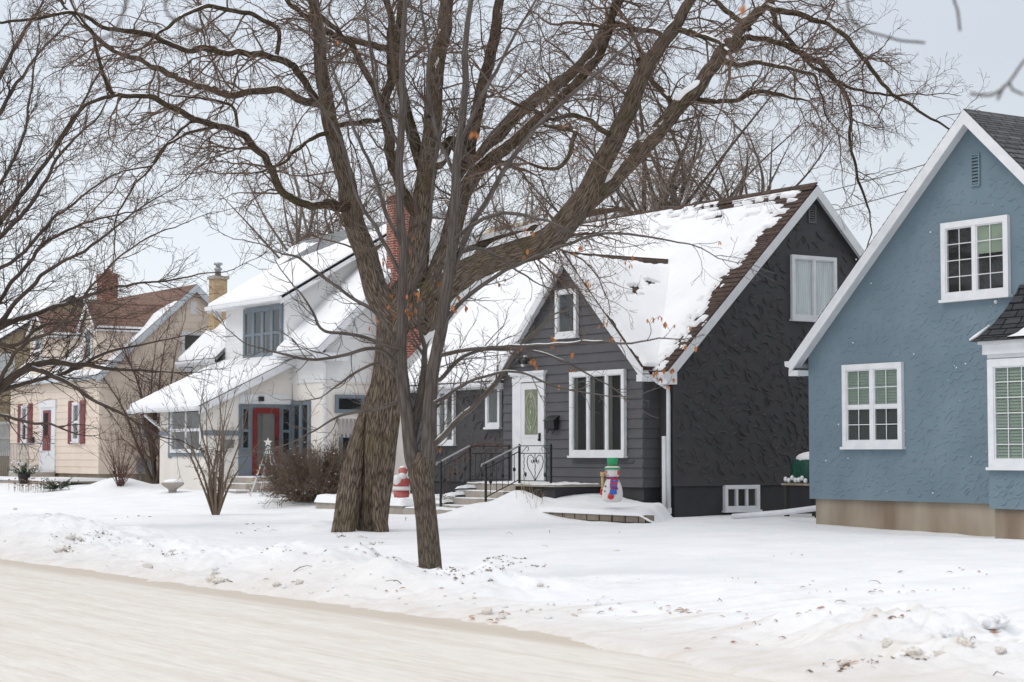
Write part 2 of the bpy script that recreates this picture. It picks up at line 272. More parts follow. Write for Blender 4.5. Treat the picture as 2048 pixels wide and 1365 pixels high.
# ------------------------------------------------------------------ mesh builder
class MB:
    def __init__(s): s.v = []; s.f = []; s.m = []; s.uv = {}; s.sm = []
    def face(s, pts, mi=0, smooth=False):
        n = len(s.v); s.v += [tuple(map(float, p)) for p in pts]; s.f.append(tuple(range(n, n+len(pts)))); s.m.append(mi); s.sm.append(smooth)
    def hexa(s, p, mi=0):        # p: 8 corners, bottom 4 ccw then top 4
        n = len(s.v); s.v += [tuple(map(float, q)) for q in p]
        for q in ((3, 2, 1, 0), (4, 5, 6, 7), (0, 1, 5, 4), (1, 2, 6, 5), (2, 3, 7, 6), (3, 0, 4, 7)):
            s.f.append(tuple(n+i for i in q)); s.m.append(mi); s.sm.append(False)
    def box(s, x0, x1, y0, y1, z0, z1, mi=0):
        x0, x1 = min(x0, x1), max(x0, x1); y0, y1 = min(y0, y1), max(y0, y1); z0, z1 = min(z0, z1), max(z0, z1)
        s.hexa([(x0, y0, z0), (x1, y0, z0), (x1, y1, z0), (x0, y1, z0), (x0, y0, z1), (x1, y0, z1), (x1, y1, z1), (x0, y1, z1)], mi)
    def prism(s, poly, ext, mi=0):
        poly = [np.array(p, float) for p in poly]; e = np.array(ext, float); k = len(poly)
        nrm = np.cross(poly[1]-poly[0], poly[2]-poly[0])
        if nrm@e > 0: poly = poly[::-1]
        n = len(s.v); s.v += [tuple(p) for p in poly]+[tuple(p+e) for p in poly]
        s.f.append(tuple(range(n, n+k))); s.f.append(tuple(range(n+2*k-1, n+k-1, -1)))
        for i in range(k): j = (i+1) % k; s.f.append((n+j, n+i, n+k+i, n+k+j))
        s.m += [mi]*(k+2); s.sm += [False]*(k+2)
    def slab(s, quad, t, mi=0):
        q = [np.array(p, float) for p in quad]; nr = np.cross(q[1]-q[0], q[2]-q[0]); nr /= np.linalg.norm(nr)
        if nr[2] < 0: nr = -nr
        s.prism(q, -nr*t, mi)
    def beam(s, a, b, w, h, mi=0, up=(0, 0, 1)):
        a = np.array(a, float); b = np.array(b, float); d = b-a; d /= max(1e-9, np.linalg.norm(d)); u = np.array(up, float)
        sd = np.cross(d, u); ln = np.linalg.norm(sd)
        if ln < 1e-3: sd = np.cross(d, (1, 0, 0)); ln = np.linalg.norm(sd)
        sd /= ln; u = np.cross(sd, d); sd *= w/2; u = u*h/2
        s.hexa([a-sd-u, a+sd-u, b+sd-u, b-sd-u, a-sd+u, a+sd+u, b+sd+u, b-sd+u], mi)
    def tube(s, path, rad, n=8, mi=0, cap=True, smooth=True):
        P = np.array(path, float); k = len(P); r = np.array(rad if hasattr(rad, '__len__') else [rad]*k, float)
        V = tube_rings(P, r, n).reshape(-1, 3); b = len(s.v); s.v += [tuple(x) for x in V]
        for i in range(k-1):
            for j in range(n):
                j2 = (j+1) % n; s.f.append((b+i*n+j, b+i*n+j2, b+(i+1)*n+j2, b+(i+1)*n+j)); s.m.append(mi); s.sm.append(smooth)
        if cap:
            s.f.append(tuple(b+j for j in reversed(range(n)))); s.f.append(tuple(b+(k-1)*n+j for j in range(n))); s.m += [mi]*2; s.sm += [False]*2
    def lathe(s, prof, c, n=20, mi=0, sx=1, sy=1):   # prof [(r,z,(mi))]
        b = len(s.v); k = len(prof)
        for p in prof:
            for j in range(n): a = 2*math.pi*j/n; s.v.append((c[0]+p[0]*sx*math.cos(a), c[1]+p[0]*sy*math.sin(a), c[2]+p[1]))
        for i in range(k-1):
            for j in range(n):
                j2 = (j+1) % n; s.f.append((b+i*n+j, b+i*n+j2, b+(i+1)*n+j2, b+(i+1)*n+j)); s.m.append(prof[i][2] if len(prof[i]) > 2 else mi); s.sm.append(True)
        s.f.append(tuple(b+j for j in reversed(range(n)))); s.f.append(tuple(b+(k-1)*n+j for j in range(n))); s.m += [mi]*2; s.sm += [False]*2
    def ball(s, c, r, mi=0, n=8, sq=(1, 1, 1)):
        k = max(4, n//2+1); b = len(s.v)
        for i in range(k+1):
            t = math.pi*i/k
            for j in range(n): a = 2*math.pi*j/n; s.v.append((c[0]+r*sq[0]*math.sin(t)*math.cos(a), c[1]+r*sq[1]*math.sin(t)*math.sin(a), c[2]-r*sq[2]*math.cos(t)))
        for i in range(k):
            for j in range(n):
                j2 = (j+1) % n; s.f.append((b+i*n+j, b+i*n+j2, b+(i+1)*n+j2, b+(i+1)*n+j)); s.m.append(mi); s.sm.append(True)
    def build(s, name, mats, parent=None, loc=None, uv=True):
        mats = mats if isinstance(mats, (list, tuple)) else [mats]
        off = np.array(parent_loc(parent)) if parent is not None else np.array(loc if loc is not None else (0, 0, 0), float)
        V = np.array(s.v, float)-off
        me = bpy.data.meshes.new(name); me.from_pydata(V.tolist(), [], s.f)
        for q in mats: me.materials.append(q)
        me.polygons.foreach_set('material_index', s.m); me.polygons.foreach_set('use_smooth', s.sm)
        if uv:
            ul = me.uv_layers.new(name='UVMap'); A = np.array(s.v, float); out = []
            for f in s.f:
                p = A[list(f)]; nr = np.zeros(3)
                for i in range(len(p)): nr += np.cross(p[i], p[(i+1) % len(p)])
                l = np.linalg.norm(nr); nr = nr/l if l > 1e-12 else np.array((0, 0, 1.))
                t = np.cross((0, 0, 1.), nr); l = np.linalg.norm(t)
                if l < .05: t = np.array((1., 0, 0)); 
                else: t = t/l
                bb = np.cross(nr, t); out.append(np.stack([p@t, p@bb], 1))
            if out: ul.data.foreach_set('uv', np.concatenate(out).ravel())
        me.update(); o = bpy.data.objects.new(name, me); C.objects.link(o)
        if parent is not None: o.parent = parent
        elif loc is not None: o.location = loc
        return o
def build_pieces(mb, name, mt, parent):
    """each connected piece of the builder becomes a mesh of its own"""
    par = list(range(len(mb.v)))
    def find(i):
        while par[i] != i: par[i] = par[par[i]]; i = par[i]
        return i
    for f in mb.f:
        for i in f[1:]: par[find(i)] = find(f[0])
    grp = {}
    for k, f in enumerate(mb.f): grp.setdefault(find(f[0]), []).append(k)
    out = []
    for fs in grp.values():
        q = MB(); mp = {}
        for k in fs:
            for i in mb.f[k]:
                if i not in mp: mp[i] = len(q.v); q.v.append(mb.v[i])
            q.f.append(tuple(mp[i] for i in mb.f[k])); q.m.append(mb.m[k]); q.sm.append(mb.sm[k])
        out.append(q.build(name, mt, parent))
    return out
def parent_loc(p):
    l = np.zeros(3)
    while p is not None: l = l+np.array(p.location); p = p.parent
    return l
def tag(o, label=None, cat=None, group=None, kind=None):
    if label: o['label'] = label
    if cat: o['category'] = cat
    if group: o['group'] = group
    if kind: o['kind'] = kind
    return o
def thing(name, loc, label, cat, group=None):
    o = bpy.data.objects.new(name, None); C.objects.link(o); o.location = tuple(map(float, loc)); o.empty_display_size = .1
    return tag(o, label, cat, group)
def tube_rings(P, r, n):
    T = np.gradient(P, axis=0) if len(P) > 1 else np.array([[0, 0, 1.]]); T /= np.maximum(1e-9, np.linalg.norm(T, axis=1))[:, None]
    m = T.mean(0); ref = np.eye(3)[int(np.argmin(np.abs(m)))]
    A = np.cross(T, ref); A /= np.maximum(1e-9, np.linalg.norm(A, axis=1))[:, None]; B = np.cross(T, A)
    a = np.arange(n)*2*math.pi/n
    return P[:, None, :]+r[:, None, None]*(np.cos(a)[None, :, None]*A[:, None, :]+np.sin(a)[None, :, None]*B[:, None, :])
def copy_tree(o, parent=None):
    c = o.copy(); C.objects.link(c)
    if parent is not None: c.parent = parent
    for ch in list(o.children): copy_tree(ch, c)
    return c
def fast_mesh(name, V, Fq, mats, parent=None, uv=None, smooth=True, loc=None):
    """V (n,3) world, Fq (m,4) quads"""
    off = parent_loc(parent) if parent is not None else np.array(loc if loc is not None else (0, 0, 0), float)
    me = bpy.data.meshes.new(name); n = len(V); m = len(Fq)
    me.vertices.add(n); me.vertices.foreach_set('co', (np.asarray(V)-off).astype(np.float32).ravel())
    me.loops.add(m*4); me.loops.foreach_set('vertex_index', np.asarray(Fq, np.int32).ravel())
    me.polygons.add(m); me.polygons.foreach_set('loop_start', np.arange(0, m*4, 4, dtype=np.int32)); me.polygons.foreach_set('loop_total', np.full(m, 4, np.int32))
    me.polygons.foreach_set('use_smooth', np.full(m, smooth))
    for q in (mats if isinstance(mats, (list, tuple)) else [mats]): me.materials.append(q)
    if uv is not None:
        ul = me.uv_layers.new(name='UVMap'); ul.data.foreach_set('uv', uv[np.asarray(Fq).ravel()].astype(np.float32).ravel())
    me.update(calc_edges=True); me.validate()
    o = bpy.data.objects.new(name, me); C.objects.link(o)
    if parent is not None: o.parent = parent
    elif loc is not None: o.location = loc
    return o
def grid_faces(nu, nv):
    i = np.arange(nu-1)[:, None]; j = np.arange(nv-1)[None, :]; a = i*nv+j
    return np.stack([a, a+nv, a+nv+1, a+1], -1).reshape(-1, 4)

# ------------------------------------------------------------------ setting
def axis(segs):
    out = []
    for a, b, st in segs: out += list(np.arange(a, b, st))
    return np.array(out+[segs[-1][1]])
def build_setting():
    g = MB(); g.box(-900, 600, -700, 900, -1.2, -.15); o = g.build('ground', M['snow']); tag(o, 'flat snow covered ground under the whole street', kind='structure')
    xs = axis([(-260, -120, 10), (-120, -75, .6), (-75, -46, .14), (-46, -5.5, .055), (-5.5, 6, .4), (6, 60, 6)])
    ys = axis([(8.3, 14.2, .045), (14.2, 25, .12), (25, 40, .5), (40, 160, 10)])
    X, Y = np.meshgrid(xs, ys, indexing='ij'); Z = ground(X, Y)
    o = fast_mesh('snowy_yard', np.stack([X, Y, Z], -1).reshape(-1, 3), grid_faces(len(xs), len(ys)), M['snowg'])
    tag(o, 'snow covered front lawns with a ploughed lumpy bank along the road', kind='structure')
    xs = axis([(-260, -60, 4), (-60, 5, .12), (5, 60, 4)]); ys = axis([(-6, 3, .5), (3, 10.4, .09)])
    X, Y = np.meshgrid(xs, ys, indexing='ij')
    Z = .014*fbm(X*.10, Y*3.4)+.006*fbm(X*1.5, Y*7)-.012*np.exp(-((Y-9.55)/.16)**2)
    o = fast_mesh('road', np.stack([X, Y, Z], -1).reshape(-1, 3), grid_faces(len(xs), len(ys)), M['road'])
    tag(o, 'street of packed cream coloured snow with faint tyre streaks', kind='structure')
build_setting()

# ------------------------------------------------------------------ building helpers
def clap(mb, axis_, plane, s0f, s1f, z0, z1, h, mi=0, out=.022, sgn=-1, seams=True):
    """clapboard rows on the plane (axis_ 'Y': faces sgn*Y, s = x ; 'X': s = y); s0f,s1f: z -> extent"""
    z = z0; q = random.Random(int(abs(plane)*100))
    while z < z1-1e-6:
        zt = min(z+h, z1); a0, a1, b0, b1 = s0f(z), s1f(z), s0f(zt), s1f(zt)
        def P(s, zz, o):
            return (s, plane+sgn*o, zz) if axis_ == 'Y' else (plane+sgn*o, s, zz)
        if a1-a0 > .02:
            if b1 < b0: b0 = b1 = (b0+b1)/2
            mb.face([P(a0, z, out), P(a1, z, out), P(b1, zt, .002), P(b0, zt, .002)], mi)
            mb.face([P(a0, z, 0), P(a1, z, 0), P(a1, z, out), P(a0, z, out)], mi)
            mb.face([P(a0, z, 0), P(a0, z, out), P(b0, zt, .002), P(b0, zt, 0)], mi); mb.face([P(a1, z, out), P(a1, z, 0), P(b1, zt, 0), P(b1, zt, .002)], mi)
        z = zt
def swooshes(mb, axis_, plane, sgn, inside, s0, s1, z0, z1, n, L, w, hgt, seed, holes=(), mi=0, tilt=None):
    q = random.Random(seed); done = 0; cell = math.sqrt((s1-s0)*(z1-z0)/n)
    for iz in range(int((z1-z0)/cell)+1):
        for js in range(int((s1-s0)/cell)+1):
            s = s0+(js+.5+q.uniform(-.45, .45))*cell; z = z0+(iz+.5+q.uniform(-.45, .45))*cell
            l = L*q.uniform(.6, 1.25)
            if not inside(s, z) or any(a-l*.45 < s < b+l*.45 and c-l*.45 < z < d+l*.45 for a, b, c, d in holes): continue
            ang = tilt(q) if tilt else q.choice((R(-50), R(-20), R(25), R(-60), R(60)))+q.uniform(-.35, .35)
            bend = q.choice((-1, 1))*q.uniform(.5, 2.2); k = 5; pts = []
            for i in range(k):
                t = i/(k-1)-.5; a = ang+bend*t
                pts.append((s+l*t*math.cos(ang)+l*bend*.5*(t*t-.08)*-math.sin(ang), z+l*t*math.sin(ang)+l*bend*.5*(t*t-.08)*math.cos(ang)))
            nx, nz = -math.sin(ang), math.cos(ang)
            if nz < 0: nx, nz = -nx, -nz
            hh = hgt*q.uniform(.6, 1.2); ww = w*q.uniform(.7, 1.3)
            base = len(mb.v)
            for i, (a, b) in enumerate(pts):
                e = math.sin(math.pi*i/(k-1))**.6; 
                for off, o in ((ww*.85*e, 0), (ww*.12*e, hh*e), (-ww*.12*e, hh*.85*e), (-ww*.3*e, 0)):
                    p = (a+nx*off, b+nz*off)
                    mb.v.append((p[0], plane+sgn*(o+.0005), p[1]) if axis_ == 'Y' else (plane+sgn*(o+.0005), p[0], p[1]))
            for i in range(k-1):
                for j in range(3):
                    c = base+i*4+j; fc = (c, c+4, c+5, c+1); fc = fc if (sgn < 0) == (axis_ == 'X') else fc[::-1]
                    mb.f.append(fc); mb.m.append(mi); mb.sm.append(True)
def window(parent, axis_, plane, sgn, s0, s1, z0, z1, cols=(1,), rows=None, fr=.07, mull=.05, frame='white', back=('inside',), grid=(0, 0), sill=True, depth=.07, sash=None, label=None, st=.022):
    """s range along wall; cols: relative widths of lights; back: curtain kind per light"""
    def P(s, o, z): return (s, plane+sgn*o, z) if axis_ == 'Y' else (plane+sgn*o, s, z)
    def bx(mb, a, b, o0, o1, c, d, mi=0):
        p, q_ = P(a, o0, c), P(b, o1, d); mb.box(p[0], q_[0], p[1], q_[1], p[2], q_[2], mi)
    f = MB(); g = MB(); cu = {}
    bx(f, s0, s1, -.01, depth, z1-fr, z1); bx(f, s0, s1, -.01, depth, z0, z0+fr); bx(f, s0, s0+fr, -.01, depth, z0+fr, z1-fr); bx(f, s1-fr, s1, -.01, depth, z0+fr, z1-fr)
    tot = sum(cols); a = s0+fr; W = s1-s0-2*fr-mull*(len(cols)-1)
    for i, c in enumerate(cols):
        b = a+W*c/tot
        if i < len(cols)-1: bx(f, b, b+mull, -.01, depth-.006, z0+fr, z1-fr)
        sp = [(z0+fr, z1-fr)]
        if sash: zm = z0+(z1-z0)*sash; sp = [(z0+fr, zm-.02), (zm+.02, z1-fr)]; bx(f, a, b, -.008, depth-.012, zm-.02, zm+.02)
        for si, (lo, hi) in enumerate(sp):
            t = st
            bx(f, a, b, -.006, depth-.02, hi-t, hi); bx(f, a, b, -.006, depth-.02, lo, lo+t); bx(f, a, a+t, -.006, depth-.02, lo+t, hi-t); bx(f, b-t, b, -.006, depth-.02, lo+t, hi-t)
            g.face([P(a+t, .036, lo+t), P(b-t, .036, lo+t), P(b-t, .036, hi-t), P(a+t, .036, hi-t)] if axis_ == 'Y' or True else [])
            gx, gy = grid
            for k in range(1, gx): m_ = a+(b-a)*k/gx; bx(f, m_-.007, m_+.007, .039, .045, lo+t, hi-t)
            for k in range(1, gy): m_ = lo+(hi-lo)*k/gy; bx(f, a+t, b-t, .040, .0445, m_-.007, m_+.007)
            kd = back[(i*len(sp)+si) % len(back)]
            cb = cu.setdefault(kd, MB())
            if kd == 'drape':
                bx(cu.setdefault('inside', MB()), a+t, b-t, .002, .005, lo, hi)
            if kd in ('curtain', 'curtaind', 'drape'):
              for aa, bb, n in ([(a+t, b-t, 26)] if kd != 'drape' else [(a+t, a+t+(b-a)*.24, 9), (b-t-(b-a)*.16, b-t, 7)]):
                for k in range(n):
                    p0, p1 = aa+(bb-aa)*k/n, aa+(bb-aa)*(k+1)/n; o0 = .012+.009*math.sin(k*1.9+i); o1 = .012+.009*math.sin((k+1)*1.9+i)
                    cb.face([P(p0, o0, lo+t), P(p1, o1, lo+t), P(p1, o1, hi-t), P(p0, o0, hi-t)], 0, True)
            elif kd == 'shade':
                zc = hi-(hi-lo)*.44; bx(cu.setdefault('inside', MB()), a+t, b-t, .002, .006, lo, zc); bx(cb, a+t, b-t, .012, .018, zc, hi-t)
            elif kd in ('blind', 'blindd'):
                z = lo+t
                while z < hi-t-.01:
                    zt = min(z+.05, hi-t); cb.face([P(a+t, .026, z), P(b-t, .026, z), P(b-t, .008, zt), P(a+t, .008, zt)]); z = zt
            else: bx(cb, a+t, b-t, .002, .006, lo+t, hi-t)
        a = b+mull
    fo = f.build('window', M[frame], parent)
    if label: fo['label'] = label
    g.build('pane', M['glass'], fo)
    for kd, cb in cu.items(): cb.build({'curtain': 'curtain', 'curtaind': 'curtain', 'drape': 'curtain', 'blind': 'blind', 'blindd': 'blind'}.get(kd, 'window_interior'), M[kd], fo)
    if sill:
        s = MB(); bx(s, s0-.03, s1+.03, -.01, depth+.035, z0-.045, z0); s.build('sill', M[frame], fo)
    return fo
def roof_snow(parent, O, U, V, lu, lv, thick, maskf, step=.07, name='snow'):
    """heightfield of snow on a roof plane; maskf(u,v)->coverage (<0 bare)"""
    U = np.array(U, float)/np.linalg.norm(U); V = np.array(V, float)/np.linalg.norm(V); n = np.cross(U, V)
    if n[2] < 0: n = -n
    us = np.linspace(0, lu, int(lu/step)+2); vs = np.linspace(0, lv, int(lv/step)+2); A, B = np.meshgrid(us, vs, indexing='ij')
    c = maskf(A, B); h = thick*np.clip(c, 0, 1)**.6*(1+.25*fbm(A*1.3+O[0], B*1.3))+.006
    edge = np.minimum(np.minimum(A, lu-A), np.minimum(B, lv-B)); h = h*np.clip(.35+edge/.09, 0, 1)
    h = np.where(c <= 0, -.012, h); h[0, :] = -.02; h[-1, :] = -.02; h[:, 0] = -.02; h[:, -1] = -.02
    us_ = np.asarray(O, float)[None, None, :]+A[..., None]*U+B[..., None]*V+h[..., None]*n
    F_ = grid_faces(len(us), len(vs)); hh = h.ravel(); keep = (hh[F_] > -.011).any(1); 
    if np.cross(U, V)[2] < 0: F_ = F_[:, ::-1]
    return fast_mesh(name, us_.reshape(-1, 3), F_[keep], M['snow'], parent)
def gable_box(mb, axis_, a0, a1, b0, b1, bm, z0, ze, zr, mi=0):
    """solid gabled block. axis_='X': ridge along X from a0..a1, gable profile in Y b0..b1 with apex at bm"""
    prof = [(b0, z0), (b1, z0), (b1, ze), (bm, zr), (b0, ze)]
    if axis_ == 'X': mb.prism([(a0, y, z) for y, z in prof], (a1-a0, 0, 0), mi)
    else: mb.prism([(x, a0, z) for x, z in prof], (0, a1-a0, 0), mi)

# ------------------------------------------------------------------ DARK HOUSE
def dark_house():
    h = thing('house', (-36.5, 24.5, .3), 'charcoal grey house with white trim, snowy steep roof and a clapboard gabled entry', 'house')
    X0, X1, Y0, Y1, YR = -41.9, -31.17, 24.5, 32.2, 28.34; ZR = 7.42; sl = 1.0
    ze = ZR-sl*(YR-Y0)
    w = MB(); gable_box(w, 'X', X0, X1, Y0, Y1, YR, .96, ze-.12, ZR-.12)
    def ins(y, z): return z > 1.05 and z < ZR-.42-abs(y-YR)*sl and y > Y0+.08
    swooshes(w, 'X', X1, 1, ins, Y0, Y1, .96, 7.2, 1500, .24, .045, .032, 5, [(27.6, 29.05, 4.4, 5.95), (28.1, 28.5, 6.5, 7.05)])
    def ins2(x, z): return 1.05 < z < 3.3
    swooshes(w, 'Y', Y0, -1, ins2, X0, -36.95, .96, 3.4, 320, .24, .045, .03, 8, [(-40.8, -39.5, 1.8, 3.3), (-38.3, -37.5, 2.2, 3.3)])
    wall = w.build('wall', M['dark'], h)
    f = MB(); f.box(X0+.04, X1-.04, Y0+.04, Y1-.04, -.3, .96); f.build('foundation', M['darkf'], h)
    # entry block
    E0, E1, EM, EY, EZ = -36.89, -31.67, -34.28, 24.1, 5.86; esl = .92; eze = EZ-esl*(EM-E0)
    e = MB(); gable_box(e, 'Y', EY, 26.6, E0, E1, EM, .93, eze, EZ)
    clap(e, 'Y', EY, lambda z: max(E0, EM-(EZ-z)/esl), lambda z: min(E1, EM+(EZ-z)/esl), .93, EZ-.02, .203, 0, .026)
    clap(e, 'X', E1, lambda z: EY, lambda z: Y0, .93, 3.4, .203, 0, .026, 1)
    ew = e.build('clapboard_wall', M['darks'], h)
    b = MB(); b.box(E0+.03, E1-.03, EY+.03, 24.6, -.3, .925); b.build('foundation', M['darkf'], h)
    # roof main
    r = MB(); ov = .28; rk = .16; t = .10; xa, xb = X0-rk, X1+rk
    yE = Y0-ov; zE = ZR-sl*(YR-yE)
    r.slab([(xa, yE, zE), (xb, yE, zE), (xb, YR, ZR), (xa, YR, ZR)], t); r.slab([(xa, Y1+ov, ZR-sl*(Y1+ov-YR)), (xb, Y1+ov, ZR-sl*(Y1+ov-YR)), (xb, YR, ZR), (xa, YR, ZR)], t)
    # rows of shingle butts as real steps
    L = math.hypot(YR-yE, ZR-zE); n = int(L/.15); dv = np.array([0, (YR-yE)/L, (ZR-zE)/L]); nn = np.array([0, -dv[2], dv[1]])
    for i in range(n):
        p = np.array([xa, yE, zE])+dv*(i*.15)+nn*.001; q = p+dv*.15; d = np.array([xb-xa, 0, 0])
        r.face([p+nn*.011, p+d+nn*.011, q+d+nn*.001, q+nn*.001]); r.face([p, p+d, p+d+nn*.011, p+nn*.011])
    ro = r.build('roof', M['shbrown'], h)
    rr = MB(); rr.beam((xa, YR-.07, ZR+.005-.03), (xb, YR-.07, ZR+.005-.03), .22, .025, 0, (0, -sl, 1)); rr.build('ridge_cap', M['shbrown'], ro)
    tr = MB()
    def rake(xo, y0_, z0_, y1_, z1_, w_=.20):   # board below the roof edge
        tr.prism([(xo, y0_, z0_-.02), (xo, y1_, z1_-.02), (xo, y1_, z1_-.02-w_*1.2), (xo, y0_, z0_-.02-w_*1.2)], (-.035, 0, 0))
    rake(xb+.012, yE-.02, zE-.02, YR, ZR); rake(xb+.0125, Y1+ov+.02, ZR-sl*(Y1+ov-YR)-.02, YR, ZR); rake(xa+.02, yE-.02, zE, YR, ZR)
    so = MB(); so.slab([(X1, yE, zE-.14), (xb-.02, yE, zE-.14), (xb-.02, YR, ZR-.14), (X1, YR, ZR-.14)], .02); so.slab([(X1, Y1, ZR-sl*(Y1-YR)-.14), (xb-.02, Y1, ZR-sl*(Y1-YR)-.14), (xb-.02, YR, ZR-.14), (X1, YR, ZR-.14)], .02)
    so.box(X0, E0, yE+.03, Y0, zE-.16, zE-.135); so.box(E1, X1+.1, yE+.03, Y0, zE-.16, zE-.135); build_pieces(so, 'soffit', M['white'], h)
    tr.box(xb-.28, xb+.01, yE-.03, yE+.24, zE-.27, zE-.03)   # boxed return at the eave corner
    build_pieces(tr, 'rake_trim', M['white'], h)
    for a, b_ in ((xa, E0-.32), (E1+.30, xb-.02)):
        g = MB(); g.prism([(a, yE-.005, zE-.02), (a, yE-.11, zE-.02), (a, yE-.105, zE-.08), (a, yE-.07, zE-.13), (a, yE-.005, zE-.135)], (b_-a, 0, 0)); g.build('gutter', M['white'], h)
    # snow on main front slope; bare strip beside the right rake, rows showing near the ridge
    lu, lv = xb-xa, L
    def mk(u, v):
        vv = v/lv; dr = lu-u
        wdt = .04+.50*sm(.20, .58, vv)*(1-.30*sm(.72, 1., vv))+.22*fbm(u*0+3.1, v*2.2)+.14*fbm(u*6, v*8)
        row = np.floor(v/.15); ph = v/.15-row
        wdt = wdt+.30*(vnoise(row*3.7, row*0)-.5)*sm(.15, .4, vv)
        a = (dr-wdt)*6
        sp = (dr-wdt-.15-.45*sm(.6, .3, vv))*4+2.4*fbm(u*9, row*5.3)+.9*fbm(u*3, v*3)       # broken edge of the bare strip
        c = np.minimum(np.minimum(a, sp+1.0), .9)
        near = sm(.62, 1.0, vv)*(.30+.70*sm(8.5, .8, dr))
        dash = near*(.60+1.15*fbm(u*1.1, row*7.7)+.45*fbm(u*4.5, row*3.1))
        c = np.where((dash > .50) & (ph < .62), -.1, c)
        c = np.where((dash > .80), -.1, c)
        X = xa+u
        return c
    roof_snow(ro, np.array([xa, yE, zE])+nn*.011, (1, 0, 0), dv, lu, lv-.02, .055, mk, .035)
    # entry roof
    r2 = MB(); eov = .16; fy = EY-.20; zt = EZ+.14; xe0, xe1 = E0-.22, E1+.22
    for sx, xe in ((-1, xe0), (1, xe1)):
        z_e = zt-esl*abs(xe-EM)
        r2.slab([(xe, fy, z_e), (EM, fy, zt), (EM, 27.05, zt), (xe, 27.05-(zt-z_e), z_e)] if True else [], .09)
    ro2 = r2.build('entry_roof', M['shbrown'], h)
    tr = MB()
    for xe in (xe0, xe1):
        z_e = zt-esl*abs(xe-EM); sgn = -1 if xe < EM else 1
        tr.prism([(xe+sgn*.01, fy-.012, z_e-.03), (EM, fy-.012, zt-.015), (EM, fy-.012, zt-.27), (xe+sgn*.01, fy-.012, z_e-.27)], (0, .035, 0))
        tr.slab([(xe, fy+.03, z_e-.125), (EM, fy+.03, zt-.125), (EM, EY, zt-.125), (xe, EY, z_e-.125)], .02)
        tr.box(xe-.04 if sgn < 0 else xe-.16, xe+.16 if sgn < 0 else xe+.04, fy-.02, EY+.1, z_e-.30, z_e-.16)
    build_pieces(tr, 'entry_rake_trim', M['white'], h)
    for sx, xe in ((-1, xe0), (1, xe1)):
        z_e = zt-esl*abs(xe-EM); Lx = math.hypot(xe-EM, zt-z_e)
        V = np.array([EM-xe, 0, zt-z_e])/Lx; U = np.array([0, 1, 0.])
        def mk2(u, v, sx=sx):
            vv = v/Lx; back = 27.05-(zt-(z_e+v*(zt-z_e)/Lx))-fy+.3
            c = np.minimum(.9, (u-.02-.05*np.clip(fbm(u*3, v*3.3)+.35, 0, 1)*(1.6 if sx > 0 else .6))*9)
            if sx > 0:
                c = np.minimum(c, (Lx-v-.10-.16*sm(.4, 2.2, u)-.10*fbm(u*2.2, v*6)-.06*fbm(u*9, v*9))*7)
                p = .10-np.hypot((u-1.55)/1.1, (v-Lx*.66)/1.0)*.55+.62*fbm(u*3.2+5, v*4.5)+.30*fbm(u*10, v*10); c = np.where(p > .12, -.1, c)
            return c
        roof_snow(ro2, (xe, fy, z_e), U, V, 3.1, Lx-.02, .06, mk2, .04)
    # windows
    window(h, 'Y', EY-.026, -1, -34.18, -32.21, 1.58, 3.38, (1, 1.12, .95), back=('drape',), fr=.10, mull=.07, label='triple white picture window beside the door')
    window(h, 'Y', EY-.026, -1, -34.72, -33.92, 4.16, 5.19, (1,), back=('inside',), fr=.09)
    window(h, 'Y', Y0, -1, -40.75, -39.62, 1.86, 3.19, (1, 1, 1), back=('curtaind', 'drape'), fr=.08)
    window(h, 'Y', Y0, -1, -38.21, -37.60, 2.24, 3.24, (1,), back=('curtaind',), fr=.09)
    window(h, 'X', X1, 1, 27.68, 28.97, 4.5, 5.88, (1, 1), back=('curtain', 'curtain'), fr=.08, mull=.07, label='wide white side window with pale curtains')
    window(h, 'X', X1-.04, 1, 25.81, 26.75, .45, .97, (1, 1, 1), back=('curtaind',), fr=.075, mull=.03, depth=.09, st=.01, label='small three light basement window')
    v = MB(); v.box(X1-.01, X1+.03, 28.20, 28.42, 6.60, 6.64); v.box(X1-.01, X1+.03, 28.20, 28.42, 6.97, 7.0); v.box(X1-.01, X1+.03, 28.20, 28.23, 6.64, 6.97); v.box(X1-.01, X1+.03, 28.39, 28.42, 6.64, 6.97)
    for i in range(6): z = 6.66+i*.052; v.prism([(X1+.004, 28.23, z+.035), (X1+.004, 28.39, z+.035), (X1+.028, 28.39, z), (X1+.028, 28.23, z)], (0, 0, -.008))
    v.build('gable_vent', mat('vent_grey_paint', (.11, .11, .115), .6), h); v = MB(); v.box(X1, X1+.003, 28.22, 28.40, 6.62, 6.98); v.build('vent_opening', M['inside'], h)
    # door
    d = MB(); yo = EY-.03
    d.box(-36.46, -36.22, yo-.03, yo+.02, .95, 3.22); d.box(-35.30, -35.20, yo-.03, yo+.02, .95, 3.22)
    d.box(-36.46, -35.20, yo-.04, yo+.02, 3.22, 3.40); d.box(-36.54, -35.12, yo-.09, yo+.02, 3.40, 3.46); d.box(-36.22, -36.12, yo-.028, yo+.02, .95, 3.22); d.box(-36.5, -35.16, yo-.07, yo+.02, 3.36, 3.402)
    dd = MB(); dd.box(-36.12, -35.30, yo-.018, yo+.02, .99, 3.2); dd.box(-36.05, -35.37, yo-.028, yo-.016, 1.10, 1.75); dd.box(-36.0, -35.42, yo-.03, yo-.016, 1.98, 2.02)
    door = dd.build('door', M['door'], h); d.build('door_frame', M['white'], door)
    gl = MB(); gl.box(-35.96, -35.46, yo-.028, yo-.016, 2.05, 3.05); gl.build('door_glass', M['dglass'], door)
    o_ = MB()
